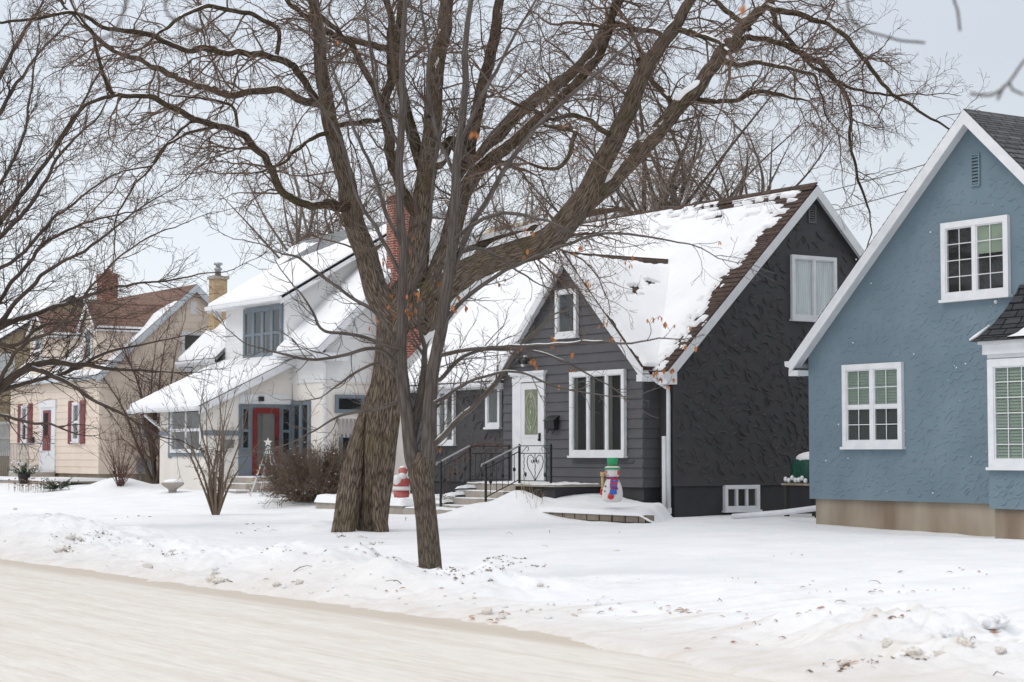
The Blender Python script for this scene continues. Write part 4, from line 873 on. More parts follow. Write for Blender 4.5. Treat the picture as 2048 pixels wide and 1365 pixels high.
# ------------------------------------------------------------------ WHITE HOUSE
def white_house():
    h = thing('house', (-55, 26.7, .5), 'white house with grey window frames, snow laden porch roof, shed dormer and red door', 'house')
    X0, X1, Y0, Y1, YR = -59.9, -50.43, 26.68, 35.1, 30.87; ZR = 9.10; sl = .95; ze = ZR-sl*(YR-Y0)
    w = MB(); gable_box(w, 'X', X0, X1, Y0, Y1, YR, 3.73, ze-.1, ZR-.1); clap(w, 'X', X1, lambda z: max(Y0, YR-(ZR-.1-z)/sl), lambda z: min(Y1, YR+(ZR-.1-z)/sl), 3.75, 8.9, .13, 0, .012, 1)
    clap(w, 'Y', Y0, lambda z: X0, lambda z: X1, 3.75, 4.7, .13, 0, .012); w.build('siding_wall', M['vinyl'], h)
    w = MB(); w.box(X0+.02, X1-.02, Y0+.02, Y1-.02, .3, 3.73); w.box(X1-.05, X1+.015, Y0-.01, Y1, 3.70, 3.745); w.build('wall', M['wstucco'], h)
    w = MB(); w.box(X0+.06, X1-.06, Y0+.06, Y1-.06, -.4, .9); w.build('foundation', M['concl'], h)
    r = MB(); ov = .42; rk = .30; t = .1; yE = Y0-ov; zE = ZR-sl*(YR-yE); xa, xb = X0-rk, X1+rk
    D0, D1 = -57.25, -52.85
    for p_, q_ in ((xa, D0), (D1, xb)): r.slab([(p_, yE, zE), (q_, yE, zE), (q_, YR, ZR), (p_, YR, ZR)], t)
    r.slab([(xa, Y1+ov, ZR-sl*(Y1+ov-YR)), (xb, Y1+ov, ZR-sl*(Y1+ov-YR)), (xb, YR, ZR), (xa, YR, ZR)], t)
    ro = r.build('roof', M['shlite'], h)
    tr = MB()
    for x in (xb+.012, xa+.02):
        tr.prism([(x, yE-.02, zE-.04), (x, YR, ZR-.02), (x, YR, ZR-.27), (x, yE-.02, zE-.28)], (-.035, 0, 0))
        tr.prism([(x, Y1+ov, ZR-sl*(Y1+ov-YR)-.04), (x, YR, ZR-.02), (x, YR, ZR-.27), (x, Y1+ov, ZR-sl*(Y1+ov-YR)-.28)], (-.0345, 0, 0))
    tr.slab([(X1, yE, zE-.13), (xb-.03, yE, zE-.13), (xb-.03, YR, ZR-.13), (X1, YR, ZR-.13)], .02)
    tr.box(xa+.02, D0, yE, Y0, zE-.18, zE-.15); tr.box(D1, xb-.03, yE, Y0, zE-.18, zE-.15)
    tr.box(X1-.0, xb+.01, yE-.02, Y0+.55, zE-.36, zE-.14)
    for a, b in ((xa, D0), (D1, xb)): tr.prism([(a, yE, zE-.03), (a, yE-.11, zE-.03), (a, yE-.10, zE-.10), (a, yE-.04, zE-.15), (a, yE, zE-.15)], (b-a, 0, 0))
    build_pieces(tr, 'eave_trim', M['white'], h)
    L = math.hypot(YR-yE, ZR-zE); dv = np.array([0, YR-yE, ZR-zE])/L
    def mk(u, v): return np.minimum(.9, np.minimum((L-v-.25-.3*fbm(u*.7, v*2))*4, 2.))
    roof_snow(ro, (xa, yE, zE), (1, 0, 0), dv, D0-xa, L-.02, .09, mk, .08); roof_snow(ro, (D1, yE, zE), (1, 0, 0), dv, xb-D1, L-.02, .09, mk, .08)
    # shed dormer
    D0, D1, DY, DZ = -57.25, -52.85, 26.64, 6.42; dm = MB()
    dm.prism([(D0, DY, 4.3), (D0, 30.6, 4.3), (D0, 30.6, 8.75), (D0, DY, DZ)], (D1-D0, 0, 0))
    clap(dm, 'Y', DY, lambda z: D0, lambda z: D1, 4.62, 6.4, .13, 0, .012)
    for i in range(22): pass
    clap(dm, 'X', D1, lambda z: DY if z < 6.4 else DY+(z-6.4)/.58, lambda z: 30.0, 4.65, 8.2, .13, 0, .012, 1)
    dorm = dm.build('dormer', M['vinyl'], h)
    q = MB(); dy = DY-.45; dz = 6.46-.58*.0; a = D0-.45; b = D1+.45
    q.slab([(a, dy, 6.40), (b, dy, 6.40), (b, YR, 9.13), (a, YR, 9.13)], .09); dr = q.build('dormer_roof', M['shlite'], dorm)
    q = MB(); q.box(a, b, dy-.1, dy, 6.26, 6.38); s2 = (9.13-6.40)/(YR-dy)
    for x in (a, b-.035): q.prism([(x, dy, 6.37), (x, YR, 9.10), (x, YR, 8.88), (x, dy, 6.15)], (.035, 0, 0))
    q.box(a+.03, b-.03, dy, DY, 6.24, 6.27)
    for x in (a+.05,): q.prism([(x, dy+.1, 6.24), (x, DY, 6.24), (x, DY, 5.95)], (.06, 0, 0))
    q.build('dormer_trim', M['white'], dorm)
    Ld = math.hypot(YR-dy, 2.73); dvd = np.array([0, YR-dy, 2.73])/Ld
    def mkd(u, v): return np.minimum(.9, (Ld*.50+.62*u-v+.22*fbm(u*1.2, v*2.5)+.1*fbm(u*4, v*7))*2.5)
    roof_snow(dr, (a, dy, 6.40), (1, 0, 0), dvd, b-a, Ld-.02, .07, mkd, .06)
    m = MB(); p = np.array([a, dy, 6.4])+dvd*Ld*.62+np.array([1.6, 0, .1]); m.tube([p, p+np.array([0, -.05, .22])], .05, 8); m.build('vent_pipe', M['metal'], dr)
    window(dorm, 'Y', DY-.012, -1, -55.80, -53.10, 4.60, 6.20, (1, 1, 1, 1), frame='grayb', sash=.47, back=('drape', 'curtaind', 'drape', 'inside'), fr=.14, mull=.18, sill=False, label='four light dormer window in blue grey frames')
    # chimneys
    c = MB(); c.box(X0-.02, X0+.42, 27.25, 27.72, 3, 7.5); ch = c.build('chimney', M['bricky'], h); ch['label'] = 'buff brick chimney with metal flue'
    c = MB(); c.box(X0-.07, X0+.47, 27.2, 27.77, 7.5, 7.6); c.build('chimney_cap', M['concl'], ch)
    c = MB(); c.lathe([(.10, 0), (.10, .2), (.13, .22), (.13, .28), (.08, .3), (.08, .38), (.15, .39), (.14, .46)], (X0+.2, 27.48, 7.6), 12); c.build('flue', M['metal'], ch)
    c = MB(); c.box(X1, X1+.42, 28.72, 29.34, 6.9, 9.35); c.prism([(X1, 28.1, .2), (X1, 28.6, .2), (X1, 28.6, 3.9), (X1, 29.7, 4.9), (X1, 29.7, 5.8), (X1, 29.34, 6.9), (X1, 28.72, 6.9), (X1, 28.4, 5.8)], (.42, 0, 0))
    ch = c.build('chimney', M['brickr'], h); ch['label'] = 'red brick chimney on the side wall'
    c = MB(); c.box(X1-.05, X1+.47, 28.67, 29.39, 9.35, 9.45); c.build('chimney_cap', M['concl'], ch)
    # small side window with awning below
    window(h, 'X', X1-.02, 1, 27.0, 27.98, 2.83, 3.37, (1,), frame='grayb', back=('inside',), fr=.09, sill=False, grid=(1, 1))
    aw = MB()
    for i in range(8): y = 27.1+i*.135; aw.slab([(X1+.42, y-.18, 2.12), (X1+.42, y-.11, 2.12), (X1-.0, y+.07, 2.66), (X1-.0, y, 2.66)], .02, 0)
    aw.build('awning', M['slat'], h)
    window(h, 'X', X1-.02, 1, 27.15, 28.1, 1.3, 2.2, (1,), frame='grayb', back=('inside',), fr=.08, sill=False)
    # front wall windows between porch and corner
    window(h, 'Y', Y0+.02, -1, -52.56, -51.37, 1.15, 3.22, (1, 1), frame='grayb', back=('inside',), fr=.12, mull=.16, sill=False)
    # porch
    P0, P1, PY = -56.0, -52.6, 23.87
    w = MB(); w.prism([(P0, PY, .3), (P0, Y0, .3), (P0, Y0, 4.4), (P0, PY, 3.02)], (P1-P0, 0, 0)); pw = w.build('porch_wall', M['wstucco'], h)
    w = MB(); rY, rz = 23.52, 3.04; tz = 4.58; a, b = -57.6, -52.32
    w.slab([(a, rY, rz), (b, rY, rz), (b, Y0+.05, tz), (a, Y0+.05, tz)], .09); pr = w.build('porch_roof', M['shgray'], h)
    q = MB(); q.prism([(b+.012, rY, rz-.03), (b+.012, Y0, tz-.04), (b+.012, Y0, tz-.26), (b+.012, rY, rz-.25)], (-.035, 0, 0)); q.prism([(a, rY, rz-.03), (a, Y0, tz-.04), (a, Y0, tz-.26), (a, rY, rz-.25)], (-.035, 0, 0))
    q.prism([(a, rY, rz-.02), (a, rY-.11, rz-.02), (a, rY-.10, rz-.09), (a, rY-.04, rz-.15), (a, rY, rz-.15)], (b-a, 0, 0))
    q.slab([(P1, rY, rz-.12), (b-.03, rY, rz-.12), (b-.03, Y0, tz-.15), (P1, Y0, tz-.15)], .02); q.slab([(a+.03, rY, rz-.12), (P0, rY, rz-.12), (P0, Y0, tz-.15), (a+.03, Y0, tz-.15)], .02)
    q.beam((P0, PY+.05, 2.4), (a+.3, PY+.05, rz-.2), .07, .07); q.box(P1+.002, P1+.03, 24.95, Y0-.02, 3.12, 3.42)
    q.build('porch_trim', M['white'], pr)
    LP = math.hypot(Y0+.05-rY, tz-rz); dp = np.array([0, Y0+.05-rY, tz-rz])/LP
    roof_snow(pr, (a, rY-.03, rz), (1, 0, 0), dp, b-a-.02, LP, .13, lambda u, v: np.full_like(u, .9)+0*v, .08)
    window(h, 'Y', PY, -1, -55.08, -52.83, 1.66, 3.02, (1, 1), frame='white', sash=.5, back=('drape', 'curtaind'), fr=.09, sill=False)
    q = MB(); q.box(-55.3, -55.09, PY-.03, PY+.01, 1.5, 3.02); q.box(-52.82, P1+.02, PY-.03, PY+.01, 2.18, 2.32); q.box(P1-.01, P1+.03, PY-.03, 24.9, 2.17, 2.32); q.box(P0, -55.3, PY-.031, PY+.01, 2.18, 2.32); q.box(-55.3, -52.7, PY-.04, PY+.01, 1.55, 1.655)
    q.build('band_trim', M['grayb'], h)
    # gray door surround with red storm door, facing +X
    q = MB(); q.box(P1, P1+.05, 24.92, Y0-.01, .95, 3.10); fr = q.build('door_surround', M['grayb'], h)
    dd = MB(); y0, y1, z0, z1 = 25.36, 26.22, 1.0, 3.0; o = P1+.05
    dd.box(o, o+.045, y0, y1, z1-.16, z1); dd.box(o, o+.045, y0, y1, z0, z0+.22); dd.box(o, o+.045, y0, y0+.13, z0+.22, z1-.16); dd.box(o, o+.045, y1-.13, y1, z0+.22, z1-.16)
    door = dd.build('door', M['red'], h); gl = MB(); gl.face([(o+.02, y0+.13, z0+.22), (o+.02, y1-.13, z0+.22), (o+.02, y1-.13, z1-.16), (o+.02, y0+.13, z1-.16)]); gl.build('pane', M['glass'], door); gl = MB(); gl.box(o+.002, o+.006, y0+.13, y1-.13, z0+.22, z1-.16); gl.build('inner_door', mat('dim_grey_door', (.12, .12, .115), .7), door)
    hd = MB(); hd.box(o+.045, o+.08, y1-.10, y1-.06, 1.9, 2.1); hd.build('handle', M['black'], door)
    window(h, 'X', P1+.05, 1, 24.98, 25.26, 1.75, 3.02, (1,), frame='grayb', sash=.45, back=('inside',), fr=.04, sill=False, depth=.05)
    window(h, 'X', P1+.05, 1, 26.30, 26.62, 1.60, 3.02, (1,), frame='grayb', sash=.5, back=('inside',), fr=.04, sill=False, depth=.05)
    q = MB(); q.box(P1+.01, P1+.12, 24.33, 24.72, 1.80, 2.02); q.box(P1+.01, P1+.14, 24.31, 24.74, 2.0, 2.05); q.box(P1+.02, P1+.09, 24.40, 24.44, 1.62, 1.8); q.build('mailbox', mat('grey_tin', (.2, .19, .18), .6), h)
    q = MB(); q.box(P1+.03, P1+.16, 25.55, 25.68, 3.2, 3.34); q.build('porch_lamp', M['black'], h)
    q = MB(); q.tube([(X1+.02, yE+.0, zE-.15), (X1+.06, Y0-.05, zE-.45), (X1+.06, Y0-.05, .6)], .045, 8); q.build('downspout', M['white'], h)
    st = thing('porch_steps', (-51.8, 25.3, .5), 'wide snowy concrete steps up to the red door', 'steps')
    s = MB(); s.box(P1+.01, -51.2, 24.7, 26.6, 0, .93); s.box(P1+.01, -50.9, 24.35, 24.7, 0, .75); s.box(-53.4, -50.6, 23.9, 24.35, 0, .56); s.build('step_block', M['concl'], st)
    s = MB(); s.box(P1+.02, -51.22, 24.72, 26.58, .93, .97); s.box(P1+.02, -50.92, 24.37, 24.69, .75, .775); s.box(-53.38, -50.62, 23.92, 24.34, .56, .60); s.build('snow', M['snow'], st)
    # garden urn dusted with snow
    p = hit(340, 972); 
white_house()

# ------------------------------------------------------------------ CREAM HOUSE
def cream_house():
    h = thing('house', (-67, 24.4, .6), 'cream clapboard house with rusty brown roof, two dormers and dark red shutters', 'house')
    X0, X1, Y0, YR, Y1 = -71.4, -62.43, 24.4, 27.82, 31.2; ZR = 7.55; sl = .90; ze = ZR-sl*(YR-Y0)
    w = MB(); gable_box(w, 'X', X0, X1, Y0, Y1, YR, .95, ze-.1, ZR-.1)
    clap(w, 'Y', Y0, lambda z: X0, lambda z: X1, .95, ze-.12, .24, 0, .02); clap(w, 'X', X1, lambda z: max(Y0, YR-(ZR-.1-z)/sl), lambda z: min(Y1, YR+(ZR-.1-z)/sl), .95, ZR-.15, .24, 0, .02, 1)
    w.build('wall', M['cream'], h)
    f = MB(); f.box(X0+.05, X1-.05, Y0+.05, Y1-.05, -.3, .95); f.build('foundation', M['conc'], h)
    r = MB(); ov = .2; rk = .25; yE = Y0-ov; zE = ZR-sl*(YR-yE); xa, xb = X0-rk, X1+rk
    r.slab([(xa, yE, zE), (xb, yE, zE), (xb, YR, ZR), (xa, YR, ZR)], .1); r.slab([(xa, Y1+ov, ZR-sl*(Y1+ov-YR)), (xb, Y1+ov, ZR-sl*(Y1+ov-YR)), (xb, YR, ZR), (xa, YR, ZR)], .1)
    ro = r.build('roof', M['shrust'], h)
    tr = MB(); mt = mat('pale_blue_grey_trim', (.55, .60, .64), .6)
    for ye in (yE, Y1+ov):
        z_ = ZR-sl*abs(YR-ye); tr.prism([(xb+.012, ye, z_-.03), (xb+.012, YR, ZR-.02), (xb+.012, YR, ZR-.28), (xb+.012, ye, z_-.28)], (-.035, 0, 0))
    tr.box(xa, xb-.03, yE-.08, yE, zE-.14, zE-.02); tr.build('rake_trim', mt, h)
    L = math.hypot(YR-yE, ZR-zE); dv = np.array([0, YR-yE, ZR-zE])/L
    def mk(u, v): return np.minimum(.9, (L*.80-.10*u*0-v+.5*fbm(u*.8, v*1.2)-1.9*sm(6.5, 1, xb-xa-u)*0)*1.8)
    def mk(u, v):
        dr = xb-xa-u
        return np.minimum(.9, (L*.66+.9*sm(1.6, .1, dr)-v+.35*fbm(u*1.2, v*1.6))*2)
    roof_snow(ro, (xa, yE, zE), (1, 0, 0), dv, xb-xa, L-.02, .06, mk, .08)
    # dormers: steep little gables on the wall line
    for (pl, pa, pr_, pt) in ((165, 180, 196, 608), (62, 78, 97, 632)):
        a = atY(pl, 700, Y0)[0]; b = atY(pr_, 700, Y0)[0]; m_ = (a+b)/2; zt = 6.82; zw = 6.02; yb = YR-(ZR-zw)/sl+.1
        d = MB(); d.prism([(a, Y0-.03, 4.5), (b, Y0-.03, 4.5), (b, Y0-.03, zw), (m_, Y0-.03, zt-.06), (a, Y0-.03, zw)], (0, 3.1, 0))
        clap(d, 'X', b, lambda z: Y0-.03, lambda z: YR-(ZR-z)/sl+.1, 4.5, zw, .2, 0, .015, 1)
        do = d.build('dormer', M['cream'], h)
        q = MB(); e = .14; s_ = (zt-zw)/(b-m_); zl = zw-s_*e
        for xe in (a-e, b+e): q.slab([(xe, Y0-.18, zl+.05), (m_, Y0-.18, zt+.05), (m_, YR-.1, zt+.05), (xe, yb+.25, zl+.05)], .07)
        q.build('dormer_roof', M['shrust'], do)
        q = MB()
        for xe in (a-e, b+e): q.prism([(xe, Y0-.19, zl+.03), (m_, Y0-.19, zt+.03), (m_, Y0-.19, zt-.16), (xe, Y0-.19, zl-.16)], (0, .035, 0))
        q.box(b+e-.06, b+e, Y0-.15, yb+.2, zl-.06, zl+.0); q.build('dormer_trim', M['white'], do)
        q = MB(); q.box(b+.02, b+e+.03, Y0-.1, yb+.1, zl+.05, zl+.12); q.build('snow', M['snow'], do)
        window(do, 'Y', Y0-.03, -1, m_-.36, m_+.36, 4.85, 5.95, (1,), back=('curtaind',), sash=.5, fr=.09)
    # chimney
    c = MB(); c.box(-70.9, -70.25, 27.55, 28.15, 6.5, 8.55); c.box(-70.95, -70.2, 27.5, 28.2, 8.42, 8.5); ch = c.build('chimney', M['brickr'], h)
    c = MB(); c.lathe([(.14, 0), (.12, .2)], (-70.58, 27.85, 8.55), 10); c.build('chimney_pot', M['brickr'], ch)
    # front windows, shutters, door
    for s0, s1, l0, r0 in ((-64.78, -64.10, -65.45, -64.02), (-70.02, -69.38, -70.6, -69.3)):
        wo = window(h, 'Y', Y0-.02, -1, s0, s1, 2.05, 3.42, (1,), back=('inside',), sash=.5, fr=.09)
        for q0 in (s0-.44, s1+.04):
            q = MB(); q.box(q0, q0+.40, Y0-.06, Y0-.015, 1.98, 3.48)
            for i in range(16): q.prism([(q0+.04, Y0-.062, 2.08+i*.085), (q0+.36, Y0-.062, 2.08+i*.085), (q0+.36, Y0-.075, 2.03+i*.085), (q0+.04, Y0-.075, 2.03+i*.085)], (0, .01, 0))
            q.build('shutter', M['burg'], wo)
    q = MB(); q.box(-68.1, -67.9, Y0-.06, Y0, 1.0, 3.5); q.box(-66.75, -66.5, Y0-.06, Y0, 1.0, 3.5); q.box(-68.15, -66.45, Y0-.08, Y0, 3.3, 3.55)
    d = MB(); d.box(-67.9, -66.75, Y0-.045, Y0, 1.0, 3.3); door = d.build('door', M['door'], h); q.build('door_frame', M['white'], door)
    d = MB(); d.box(-67.75, -66.95, Y0-.06, Y0-.03, 1.75, 3.2); d.build('storm_panel', M['burg'], door); d = MB(); d.box(-67.6, -67.2, Y0-.066, Y0-.03, 2.3, 3.1); d.build('pane', M['inside'], door)
    q = MB(); q.box(-69.0, -68.7, Y0-.1, Y0-.02, 2.0, 2.25); q.build('mailbox', M['black'], h)
    window(h, 'X', X1+.02, 1, 27.35, 28.2, 4.5, 5.88, (1,), back=('curtaind',), sash=.5, fr=.10)
    window(h, 'X', X1+.02, 1, 25.9, 26.6, 2.2, 3.3, (1,), back=('inside',), sash=.5, fr=.09)
    v = MB(); v.box(X1, X1+.03, 27.70, 27.94, 6.5, 6.95); v.build('gable_vent', M['white'], h)
    m = MB(); m.box(X1+.0, X1+.14, 25.75, 26.0, 1.0, 1.5); m.tube([(X1+.05, 25.88, .5), (X1+.05, 25.88, 1.0)], .03, 6); m.tube([(X1+.14, 25.87, 1.3), (X1+.22, 25.87, 1.3)], .09, 12); m.box(X1+.0, X1+.12, 26.1, 26.35, .95, 1.45); m.build('electric_meter', M['metal'], h)
    m = MB(); m.tube([(X1, 24.95, 1.0), (X1+.05, 24.95, 1.0)], .06, 10); m.build('vent_cap', M['black'], h)
    st = thing('front_stoop', (-67, 23.6, .6), 'concrete stoop with thin iron rail before the cream house', 'steps')
    s = MB(); s.box(-68.3, -66.4, 23.3, 24.33, 0, .98); s.box(-69.2, -68.3, 23.3, 24.33, 0, .78); s.box(-70, -69.2, 23.3, 24.33, 0, .6); s.build('stoop_block', M['concl'], st)
    s = MB(); s.box(-68.28, -66.42, 23.32, 24.3, .98, 1.03); s.box(-69.9, -68.32, 23.32, 24.3, .78, .82); s.build('snow', M['snow'], st)
    s = MB(); zt = 2.0
    for x in np.arange(-68.3, -66.35, .16): s.tube([(x, 23.35, .98), (x, 23.35, zt)], .012, 5)
    s.tube([(-68.35, 23.35, zt), (-66.4, 23.35, zt)], .018, 6); s.tube([(-66.4, 23.35, zt), (-66.4, 24.3, zt)], .018, 6); s.tube([(-68.3, 23.35, zt), (-70.4, 23.35, 1.45)], .018, 6)
    for x in np.arange(-70.4, -68.4, .22): s.tube([(x, 23.35, .5), (x, 23.35, 1.45+(x+70.4)/2.1*.55)], .012, 5)
    s.build('railing', M['rail'], st)
cream_house()
def tan_house():
    h = thing('house', (-79, 24.5, .6), 'tan stucco house at the left edge, mostly behind branches', 'house')
    X0, X1, Y0, YR, Y1 = -84, -74.6, 23.0, 27.9, 32.5; ZR = 8.0; sl = .62
    w = MB(); gable_box(w, 'X', X0, X1, Y0, Y1, YR, 0, ZR-sl*(YR-Y0)-.1, ZR-.1); w.build('wall', M['tan'], h)
    r = MB(); ye = Y0-.3
    r.slab([(X0, ye, ZR-sl*(YR-ye)), (X1+.25, ye, ZR-sl*(YR-ye)), (X1+.25, YR, ZR), (X0, YR, ZR)], .12); r.slab([(X0, Y1, ZR-sl*(Y1-YR)), (X1+.25, Y1, ZR-sl*(Y1-YR)), (X1+.25, YR, ZR), (X0, YR, ZR)], .12); ro = r.build('roof', M['shgray'], h)
    L = math.hypot(YR-ye, sl*(YR-ye)); roof_snow(ro, (X0, ye, ZR-sl*(YR-ye)), (1, 0, 0), (0, 1, sl), X1+.25-X0, L-.02, .12, lambda u, v: np.minimum(.9, (L-.1-v)*3), .15)
    window(h, 'X', X1, 1, 24.7, 25.6, 4.3, 5.6, (1,), back=('curtain',), sash=.5, fr=.1)
    window(h, 'X', X1, 1, 24.7, 25.6, 1.6, 2.9, (1,), back=('curtain',), sash=.5, fr=.1)
    w = MB(); w.box(X1, X1+1.4, 22.0, 24.0, 0, 2.7); vb = w.build('side_porch', M['tan'], h); w = MB(); w.box(X1-.1, X1+1.55, 21.85, 24.1, 2.7, 2.95); w.build('snow', M['snow'], vb)
    w = MB(); w.box(X1+.3, X1+1.2, 21.97, 22.0, .3, 2.5); w.build('door', M['inside'], vb)
tan_house()
def back_house():
    h = thing('house', (-55, 58, 0), 'tan topped house barely seen behind the dark roof', 'house')
    p = atY(1050, 436, 60); w = MB(); x = p[0]; gable_box(w, 'X', x-5, x+.3, 56, 66, 61, 0, p[2]-4.3, p[2]-.1); w.build('wall', M['tan'], h)
    r = MB(); z = p[2]+.0; r.slab([(x-5.3, 55.6, z-5), (x+.5, 55.6, z-5), (x+.5, 61, z), (x-5.3, 61, z)], .1); r.slab([(x-5.3, 66.4, z-5), (x+.5, 66.4, z-5), (x+.5, 61, z), (x-5.3, 61, z)], .1); r.build('roof', M['tan'], h)
back_house()

# ------------------------------------------------------------------ side yard things
def misc():
    t = thing('covered_grill', (-29.6, 26.9, .4), 'dark green tarp covered grill topped with snow between the two houses', 'grill')
    c = atY(1612, 945, 26.9); x, y = c[0]+.25, 26.9
    m = MB(); n = 28; prof = []
    b = len(m.v)
    for k, (rr_, z) in enumerate(((.30, 1.52), (.40, 1.50), (.43, 1.40), (.44, 1.2), (.46, 1.06))):
        for j in range(n):
            a = 2*math.pi*j/n; f = 1+.05*k*.5*math.sin(j*math.pi/1.5+k*.3); cx_, sy_ = math.cos(a), math.sin(a); sq = 1/max(abs(cx_), abs(sy_))**.7
            m.v.append((x+rr_*sq*cx_*f, y+rr_*.8*sq*sy_*f, z))
    for k in range(4):
        for j in range(n): m.f.append((b+k*n+j, b+(k+1)*n+j, b+(k+1)*n+(j+1) % n, b+k*n+(j+1) % n)); m.m.append(0); m.sm.append(True)
    m.f.append(tuple(b+j for j in range(n))); m.m.append(0); m.sm.append(False)
    m.build('tarp', M['tarp'], t)
    m = MB(); m.ball((x, y, 1.52), .42, 0, 18, (1, .8, .36)); 
    for k in range(7): m.ball((x-.42+.1*k, y-.4, 1.10+.03*math.sin(k*4)), .045, 0, 8, (1, 1, 1.2))
    m.build('snow', M['snow'], t)
    m = MB(); m.box(x-.5, x+.6, y-.45, y+.45, .98, 1.02); m.build('shelf', M['wood'], t)
    for sx, sy in ((-.42, -.38), (.5, -.38), (-.42, .38), (.5, .38)): m = MB(); m.box(x+sx-.04, x+sx+.04, y+sy-.04, y+sy+.04, .2, .98); m.build('leg', M['darkf'], t)
    # overhead cables on two poles in the back lane
    def lane(a, b, za, zb, name_label):
        A = atY(a[0], a[1], 44.); B = atY(b[0], b[1], 41.); d = B-A; P = []
        for i in range(25):
            s = -1.2+3.4*i/24; p = A+d*s; p[2] += .12*((s-.5)**2-.25); P.append(p)
        m = MB(); m.tube(P, .014, 5); o = m.build('power_cable', M['black'], None, (0, 0, 0)); tag(o, name_label, 'cable', 'overhead cables in the back lane'); return P
    P1 = lane((1655, 383), (1871, 323), 0, 0, 'upper overhead cable between the dark roof and the blue gable')
    P2 = lane((1662, 423), (1834, 376), 0, 0, 'lower overhead cable between the dark roof and the blue gable')
    for k, lab in ((0, 'wooden utility pole hidden behind the dark house'), (-1, 'wooden utility pole hidden behind the blue house')):
        q = P1[k]; u = thing('utility_pole', (q[0], q[1], 0), lab, 'utility pole')
        m = MB(); m.tube([(q[0], q[1]+.15, -.2), (q[0], q[1]+.15, q[2]+.3)], [.16, .12], 10); m.build('pole', M['wood'], u)
        m = MB(); m.box(q[0]-.05, q[0]+.05, q[1]-.6, q[1]+.8, q[2]-.1, q[2]); m.build('crossarm', M['wood'], u)
    # evergreen in pot, low evergreen, flowers
    def ever(px, py, nm, lab, H, W, pot=False, seed=1):
        p = hit(px, py, 40, 90); x, y, z = p; z = gz(x, y); t = thing(nm, (x, y, z), lab, 'plant'); rr = random.Random(seed); m = MB()
        for _ in range(46):
            a = rr.uniform(0, 6.28); el = rr.uniform(.15, 1.1); d = np.array([math.cos(a)*math.cos(el), math.sin(a)*math.cos(el), math.sin(el)]); L = W*rr.uniform(.5, 1)
            base = np.array([x, y, z+(.28 if pot else .02)]); tip = base+d*L*np.array([1, 1, H/W])
            for k in range(26):
                s = rr.uniform(.15, 1); c = base+(tip-base)*s; dd = d*.5+np.array([rr.gauss(0, .6), rr.gauss(0, .6), rr.gauss(.1, .4)]); dd /= np.linalg.norm(dd)
                q = c+dd*.10; sd = np.cross(dd, [0, 0, 1.]); sd = sd/max(.1, np.linalg.norm(sd))*.013; m.face([c-sd, c+sd, q])
        m.build('foliage', M['ever'], t)
        m = MB()
        for _ in range(12): m.ball((x+rr.uniform(-.5, .5)*W, y+rr.uniform(-.5, .5)*W, z+H*rr.uniform(.3, .7)+(.28 if pot else 0)), rr.uniform(.03, .06), 0, 6, (1, 1, .5))
        m.build('snow', M['snow'], t)
        if pot: m = MB(); m.lathe([(.16, 0), (.22, .32), (.24, .34)], (x, y, z), 14); m.build('pot', M['black'], t)
    ever(115, 981, 'low_evergreen', 'low spreading evergreen poking through snow before the cream house', .45, .85, False, 2)
    ever(48, 968, 'potted_evergreen', 'green boughs in a black pot beside the cream house stoop', .75, .75, True, 3)
    p = hit(62, 982, 40, 90)
    t = thing('dried_flowers', (p[0], p[1], gz(p[0], p[1])), 'brown dried flower heads standing in snow at the far left', 'plant'); m = MB(); hd = MB(); rr = random.Random(8)
    for _ in range(48):
        x = p[0]+rr.gauss(0, .9); y = p[1]+rr.gauss(0, .35); z = gz(x, y); H = rr.uniform(.15, .38); m.tube([(x, y, z-.03), (x+rr.uniform(-.05, .05), y, z+H)], .005, 4); hd.ball((x, y, z+H), .035, 0, 6, (1, 1, .5))
    build_pieces(m, 'stem', M['twigt'], t); build_pieces(hd, 'flower_head', M['leafb'], t)
    # stone edging of the beds left
    e = MB(); e.box(-69.5, -61.5, 22.6, 22.85, 0, .72); o = e.build('bed_edging', M['concl']); tag(o, 'low stone edging before the cream house under snow', 'edging')
    e = MB(); e.box(-69.6, -61.4, 22.55, 24.3, .72, .82); o = e.build('bed_snow', M['snow']); tag(o, 'snow lying on the cream house planting bed', kind='stuff')
    q = hit(345, 985, 40, 90); m = MB(); m.lathe([(.16, 0), (.10, .1), (.12, .3), (.30, .42), (.33, .48), (.28, .5)], (q[0], q[1], gz(q[0], q[1])-.22), 16); t = thing('garden_urn', (q[0], q[1], gz(q[0], q[1])), 'snow filled stone urn at the corner of the white porch', 'urn'); m.build('bowl', M['concl'], t); m = MB(); m.ball((q[0], q[1], gz(q[0], q[1])+.28), .27, 0, 12, (1, 1, .35)); m.build('snow', M['snow'], t)
misc()

